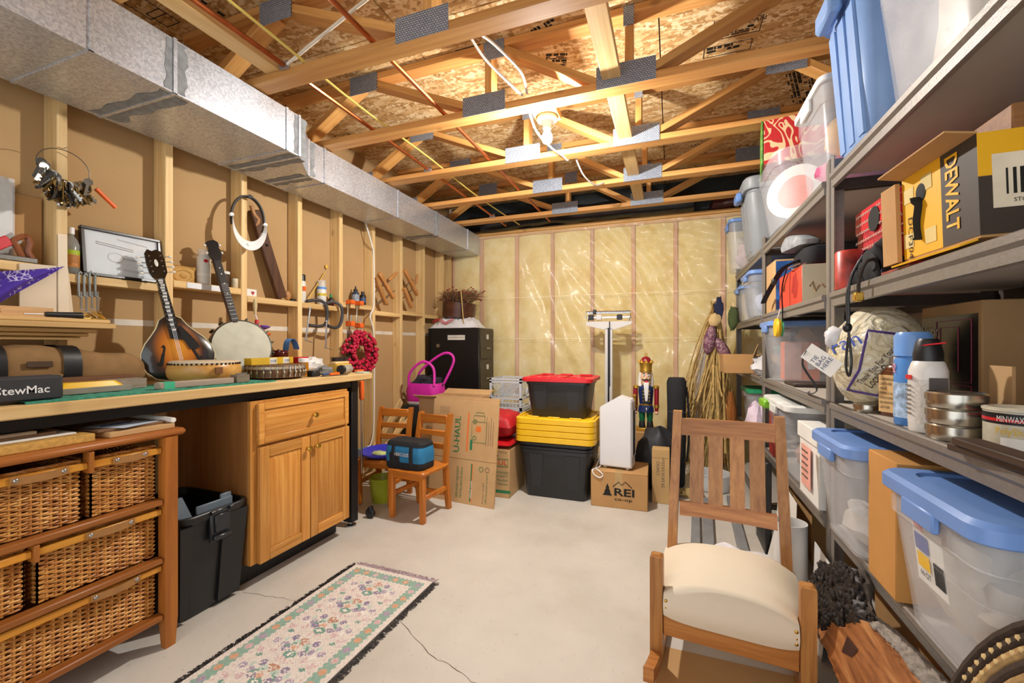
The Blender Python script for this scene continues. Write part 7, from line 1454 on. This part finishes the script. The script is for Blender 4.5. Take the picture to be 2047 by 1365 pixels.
# ================================================================ floor on the rack side
one('cardboard_sheet', MB().box((-.05, .70, .0004), (.47, 1.72, .004), .001), mat('sheet_tan', '#b58b58', .6, var=.05, vs=5), 'flat cardboard sheet on the floor under the rocking chair', 'cardboard')
RK_Z = wood('rocker_oak_z', '#9a6230', '#c68e50', 'z', gs=55, rough=.36, along=3); RK_X = wood('rocker_oak_x', '#965a28', '#c18446', 'x', gs=55, rough=.36, along=3)
rk = thing('rocking_chair', 'armless brown oak rocking chair with a cream padded seat', 'rocking chair', (.188, 1.745, .002), rz=-.10)
HWR = .222
def sq(x, y, zz, s_): return [(x-s_, y-s_, zz), (x+s_, y-s_, zz), (x+s_, y+s_, zz), (x-s_, y+s_, zz)]
for s_ in (-1, 1):
    part('front_leg', MB().loft([sq(s_*HWR, -.165, zz, q) for zz, q in ((.05, .021), (.385, .0215), (.395, .0205), (.402, .012))]), RK_Z, rk, 30)
    part('back_post', MB().loft([[(s_*xx-.018, y0, zz), (s_*xx+.018, y0, zz), (s_*xx+.018, y0+.034, zz), (s_*xx-.018, y0+.034, zz)] for zz, y0, xx in ((.05, .15, .205), (.30, .145, .203), (.42, .165, .201), (.845, .275, .193))]), RK_Z, rk, 30)
    pts = [Vector((0, -.36+.65*k/20, .022+.16*((-.36+.65*k/20-.02)/.40)**2*.55)) for k in range(21)]
    mb = MB(); mb.loft([[(s_*HWR-.016, p.y, p.z-.02), (s_*HWR+.016, p.y, p.z-.02), (s_*HWR+.016, p.y, p.z+.026), (s_*HWR-.016, p.y, p.z+.026)] for p in pts]); part('rocker', mb, RK_X, rk, 30)
    part('side_rail', MB().box((s_*.212-.010, -.145, .215), (s_*.212+.010, .15, .275), .003), RK_X, rk)
part('front_rail', MB().box((-HWR+.022, -.178, .128), (HWR-.022, -.158, .228), .003), RK_X, rk)
def crail(z0, z1, y0, yt):
    sec = []
    for k in range(9):
        x = -.176+.352*k/8; bow = .014*(1-(x/.176)**2); sec.append([(x, y0+bow, z0), (x, y0+bow+.018, z0), (x, yt+bow+.018, z1), (x, yt+bow, z1)])
    return MB().loft(sec)
part('top_rail', crail(.745, .815, .255, .272), RK_X, rk, 30); part('lower_rail', crail(.425, .478, .172, .185), RK_X, rk, 30)
for x in (-.112, -.040, .040, .112): part('back_slat', MB().loft([[(x-.027, y0+b_, zz), (x+.027, y0+b_, zz), (x+.027, y0+b_+.009, zz), (x-.027, y0+b_+.009, zz)] for zz, y0 in ((.47, .188), (.75, .259)) for b_ in (.010*(1-(x/.176)**2),)]), RK_Z, rk, 30)
CRM = NT('cream_twill'); mp = CRM.coord((1, 1, 1)); n1 = CRM.n('ShaderNodeTexNoise', {'Vector': mp, 'Scale': 400.0, 'Detail': 2.0}); CRM.b.inputs['Base Color'].default_value = lin('#dccfb8'); CRM.b.inputs['Roughness'].default_value = .9; CRM.bump(n1, .25, .001)
def seat(u, v):
    k = 2*u-1; e = 1-abs(k)**5
    if v < .30:
        q = v/.30; return (.197*k, -.190-.014*math.sin(PI*q)-.004*e, .205-.012*e+(.095+.012*e)*q*(.8+.2*e))
    q = (v-.30)/.70; y = -.190+.355*q; f = min(1, max(0, (y+.145)/.03)); f = f*f*(3-2*f); hw = .197+.034*f; dome = math.sin(PI*min(1, q*.80+.10))**.7
    return (hw*k, y, .205-.012*e+(.095+.012*e)*(.8+.2*e)+.068*(1-abs(k)**2.4)*dome)
part('seat_pad', MB().grid(seat, 40, 40), CRM.m, rk, 70)
part('seat_base', MB().box((-.195, -.145, .215), (.195, .145, .262), .004), CRM.m, rk)
for s_, zs in ((-1, (.262, .24)), (1, (.265, .245, .228))):
    for zz in zs: part('tack', MB().ball((s_*.188, -.202, zz), .0055, 10, 6, (1, .6, 1)), BRASS, rk)
# --- live edge slab leaning on the rack
def onP(px, py):
    d = ray(px, py); t = (.3885-(-.27)*0+.27*CAMZ)/(d[0]-.27*d[2]); return Vector((d[0]*t, d[1]*t, CAMZ+d[2]*t))
SLABM = NT('slab_wood'); tc = SLABM.coord((3, 3, 26)); nz = SLABM.n('ShaderNodeTexNoise', {'Vector': tc, 'Scale': 1.0, 'Detail': 6.0, 'Distortion': 1.5}); r_ = SLABM.ramp(nz, [(.3, lin('#77431f')), (.55, lin('#a56a3a')), (.75, lin('#c08e58'))])
c3 = SLABM.coord(); n3 = SLABM.n('ShaderNodeTexNoise', {'Vector': c3, 'Scale': 18.0, 'Detail': 6.0}); SLABM.l(r_, 0, SLABM.b, 'Base Color'); SLABM.b.inputs['Roughness'].default_value = .5; SLABM.bump(n3, .5, .01)
BARK = mat('bark', '#4a4038', .95, var=.5, vs=40, bump=1, bs=40); BARKD = mat('burnt_bark', '#1d130e', .7, var=.6, vs=30, bump=1, bs=50)
sl = thing('live_edge_slab', 'live-edge wood slab with a burnt dark end leaning on the rack', 'wood slab')
hole = [(1712, 1278), (1700, 1310), (1722, 1322), (1735, 1306)]
left = [(1650, 1130), (1632, 1160), (1625, 1200), (1632, 1245), (1640, 1275), (1662, 1320), (1682, 1365), (1690, 1420), (1700, 1520), (1714, 1696)]
right = [(1716, 1138), (1728, 1165), (1724, 1198), (1735, 1228), (1775, 1255), (1815, 1295), (1855, 1335), (1890, 1370), (1950, 1425), (2010, 1480)]
NM = Vector((-1, 0, .27)).normalized(); mb = MB(); rows = []
def rowpt(i, u):
    a, b2 = onP(*left[i]), onP(*right[i]); return a.lerp(b2, u)
nr, nc = 120, 36
def sfn(u, v):
    f = v*(len(left)-1.0001); i = int(f); q = f-i; p = rowpt(i, u).lerp(rowpt(i+1, u), q); ed = min(u, 1-u)
    rough_ = (.010*noise.noise(p*22)+.008*noise.noise(p*60))*(1 if (v < .42 or ed < .12) else .15); return p+NM*(.020*(1-max(0, 1-ed*9)**2)+rough_)
def bfn2(u, v):
    f = v*(len(left)-1.0001); i = int(f); q = f-i; return rowpt(i, u).lerp(rowpt(i+1, u), q)-NM*.022
mb.grid(bfn2, nc, nr); SPL = .40
def jag(u): return SPL+.05*noise.noise(Vector((u*9, 3.3, 0)))+.03*noise.noise(Vector((u*25, 1.3, 0)))
mb.grid(lambda u, v: sfn(u, jag(u)+(1-jag(u))*v), nc, 80)
part('slab', mb, SLABM.m, sl, 60)
part('burnt_end', MB().grid(lambda u, v: sfn(u, jag(u)*v), nc, 60), mat('charred_wood', '#1c120d', .5, var=.7, vs=26, bump=1, bs=70), sl, 60)
ed = MB()
for sd in (0, 1): ed.grid(lambda u, v: Vector(sfn(sd, v)).lerp(bfn2(sd, v), u)+(rowpt(4, 1)-rowpt(4, 0)).normalized()*(.010 if sd else -.010)*math.sin(PI*u)*(1+.8*noise.noise(Vector((v*30, u*4, sd)))), 6, 60)
for vv in (0, 1): ed.grid(lambda u, v: Vector(sfn(u, vv)).lerp(bfn2(u, vv), v), nc, 4)
part('bark_edge', ed, BARK, sl, 60)
bk_ = MB()
for k in range(420):
    v = random.random()**1.2*.40; u = random.random(); p = Vector(sfn(u, v)); bk_.ball(p-NM*.003, random.uniform(.004, .011), 6, 5, (.8, 1+.6*random.random(), 1+.6*random.random()), .7, k)
part('bark_crust', bk_, BARKD, sl, 60, kind='stuff')
hp_ = [onP(*q) for q in hole]; hm = MB().loft([[p+NM*.0215 for p in hp_], [p*.6+sum(hp_, Vector())/4*.4+NM*.0225 for p in hp_]]); part('diamond_cutout', hm, mat('cut_dark', '#3a1a0c', .7), sl, 0)
bk2 = MB()
for k in range(500):
    v = .45+random.random()*.5; p = Vector(sfn(.93+.07*random.random(), v)); bk2.ball(p, random.uniform(.003, .008), 5, 4, (1, 2.6, .8), .5, k)
part('grey_bark', bk2, mat('bark_grey', '#8d857c', .95, var=.3, vs=60), sl, 60, kind='stuff')
# --- woven disc on a carton
carton('plain_carton', 'brown carton on the floor in front of the near rack', (.385, .66, .0045), .18, .36, .20, CARD)
dw = thing('woven_tray', 'round coiled woven tray with dark and tan rings at the rack end', 'basket', (.459, .68, .505)); dw.rotation_euler = (0, -PI/2+.26, 0)
COILD = mat('coil_dark', '#3a2c22', .9, var=.3, vs=60, bump=.5, bs=90); COILT = mat('coil_tan', '#a48455', .9, var=.35, vs=60, bump=.5, bs=90)
for k in range(17):
    r_ = .30-.0175*k; m_ = COILD if k in (0, 1, 3, 9, 10, 11, 12) else COILT
    part('coil', MB().tube([(r_*math.cos(a), r_*math.sin(a), .0006*k+.0045*math.sin(a*60)*0) for a in [2*PI*j/44 for j in range(44)]], .0098, 6, closed=True), m_, dw)
st_ = MB()
for r_ in (.283, .2655):
    for j in range(90): a = 2*PI*j/90; st_.ball((r_*math.cos(a), r_*math.sin(a), .0095), .0052, 5, 4, (1, 1, .6))
part('stitching', st_, mat('stitch_tan', '#c9ae7a', .9), dw, kind='stuff')
# --- behind the rocking chair
lump('plastic_bag', 'clear white plastic bag with a pink edge behind the rocking chair', (.305, 2.33, 0), .14, (1.1, 1.0, .5), '#d8d6da', 3, .5, 'bag')
attach(one('drawtape', MB().tube([(.16*math.cos(a), .14*math.sin(a), .01*math.sin(3*a)) for a in [2*PI*k/30 for k in range(30)]], .006, 5, closed=True), mat('pink_tape', '#d98a98', .6), 'x', 'x', (.305, 2.32, .055)), bpy.data.objects['plastic_bag.001'])
GYP = mat('grey_part', '#8b8e90', .5, metal=.2)
for k, (x0, y0, x1, y1, w) in enumerate(((.10, 2.15, .16, 3.3, .05), (.185, 2.53, .24, 3.4, .06), (.36, 2.52, .40, 3.5, .05))): one('shelf_beam', MB().bar((x0, y0, .0192), (x1, y1, .0192), w, .038, (0, 0, 1), .003), GYP, ('loose grey shelf beam on the floor nearest the boxes', 'loose grey shelf beam lying beside the white bag', 'loose grey shelf beam lying along the rack feet')[k], 'beam')
one('plastic_tub', MB().lathe([(.10, 0), (.115, .01), (.13, .13), (.137, .135), (.132, .14), (.125, .13), (.105, .015), (0, .015)], 30), clearplastic('tub_clear', '#e4e6e8', .5, .2), 'shallow clear plastic tub on the floor under the corn shock', 'tub', (.30, 3.72, .0005))
def sheetp(name, label, a, b2, up, m, cat, bend=.05):
    a, b2, up = Vector(a), Vector(b2), Vector(up); n_ = (b2-a).cross(up).normalized()
    mb = MB()
    for o_ in (0, .002): mb.grid(lambda u, v: a+(b2-a)*u+up*v+n_*(bend*math.sin(PI*v)+o_), 10, 14)
    return one(name, mb, m, label, cat)
ps = sheetp('floral_poster', 'white poster with pressed leaves leaning on the middle rack', (.46, 2.21, .001), (.478, 2.64, .001), (.055, .0, .44), PAPER, 'poster', .015)
for k in range(5): part('pressed_leaf', MB().ball((.475+.004*k, 2.26+.05*(k % 3), .20+.035*k), .022, 8, 6, (.15, .6, 1.3), .6, k), mat('leaf_gold', '#b58a3c', .8, var=.4, vs=50), ps)
sheetp('white_sheet', 'big curled white plastic sheet standing under the rack', (.503, 1.835, .001), (.507, 2.018, .001), (.024, .0, .36), WHITE, 'sheet', .004)
one('paper_roll', MB().lathe([(.06, 0), (.06, .004), (.06, .40), (.057, .40), (.057, .004)], 30, caps=False), WHITE, 'wide white paper roll standing behind the rocking chair', 'paper roll', (.466, 2.092, .0005))
attach(one('base_disc', MB().lathe([(.0, .0), (.057, .0), (.057, .01), (0, .01)], 24), PAPER, 'x', 'x', (.466, 2.092, .0008)), bpy.data.objects['paper_roll'])
bf = thing('black_signboard', 'tall black framed signboard standing behind the rocking chair', 'signboard', (.49, 2.80, 0)); part('panel', MB().box((-.015, -.14, 0), (.015, .14, .50), .004), BLACK, bf); part('edge_trim', MB().box((-.017, .12, .0), (.017, .142, .505), .002), STEEL, bf)
one('husk_litter', flatbase(MB().ball((0, 0, .02), .09, 14, 8, (1.1, .7, .35), .7, 2)), mat('husk_litter', '#a8905c', .9, var=.4, vs=40), 'litter of dry husks on the floor below the corn shock', 'husks', (.13, 3.50, 0))
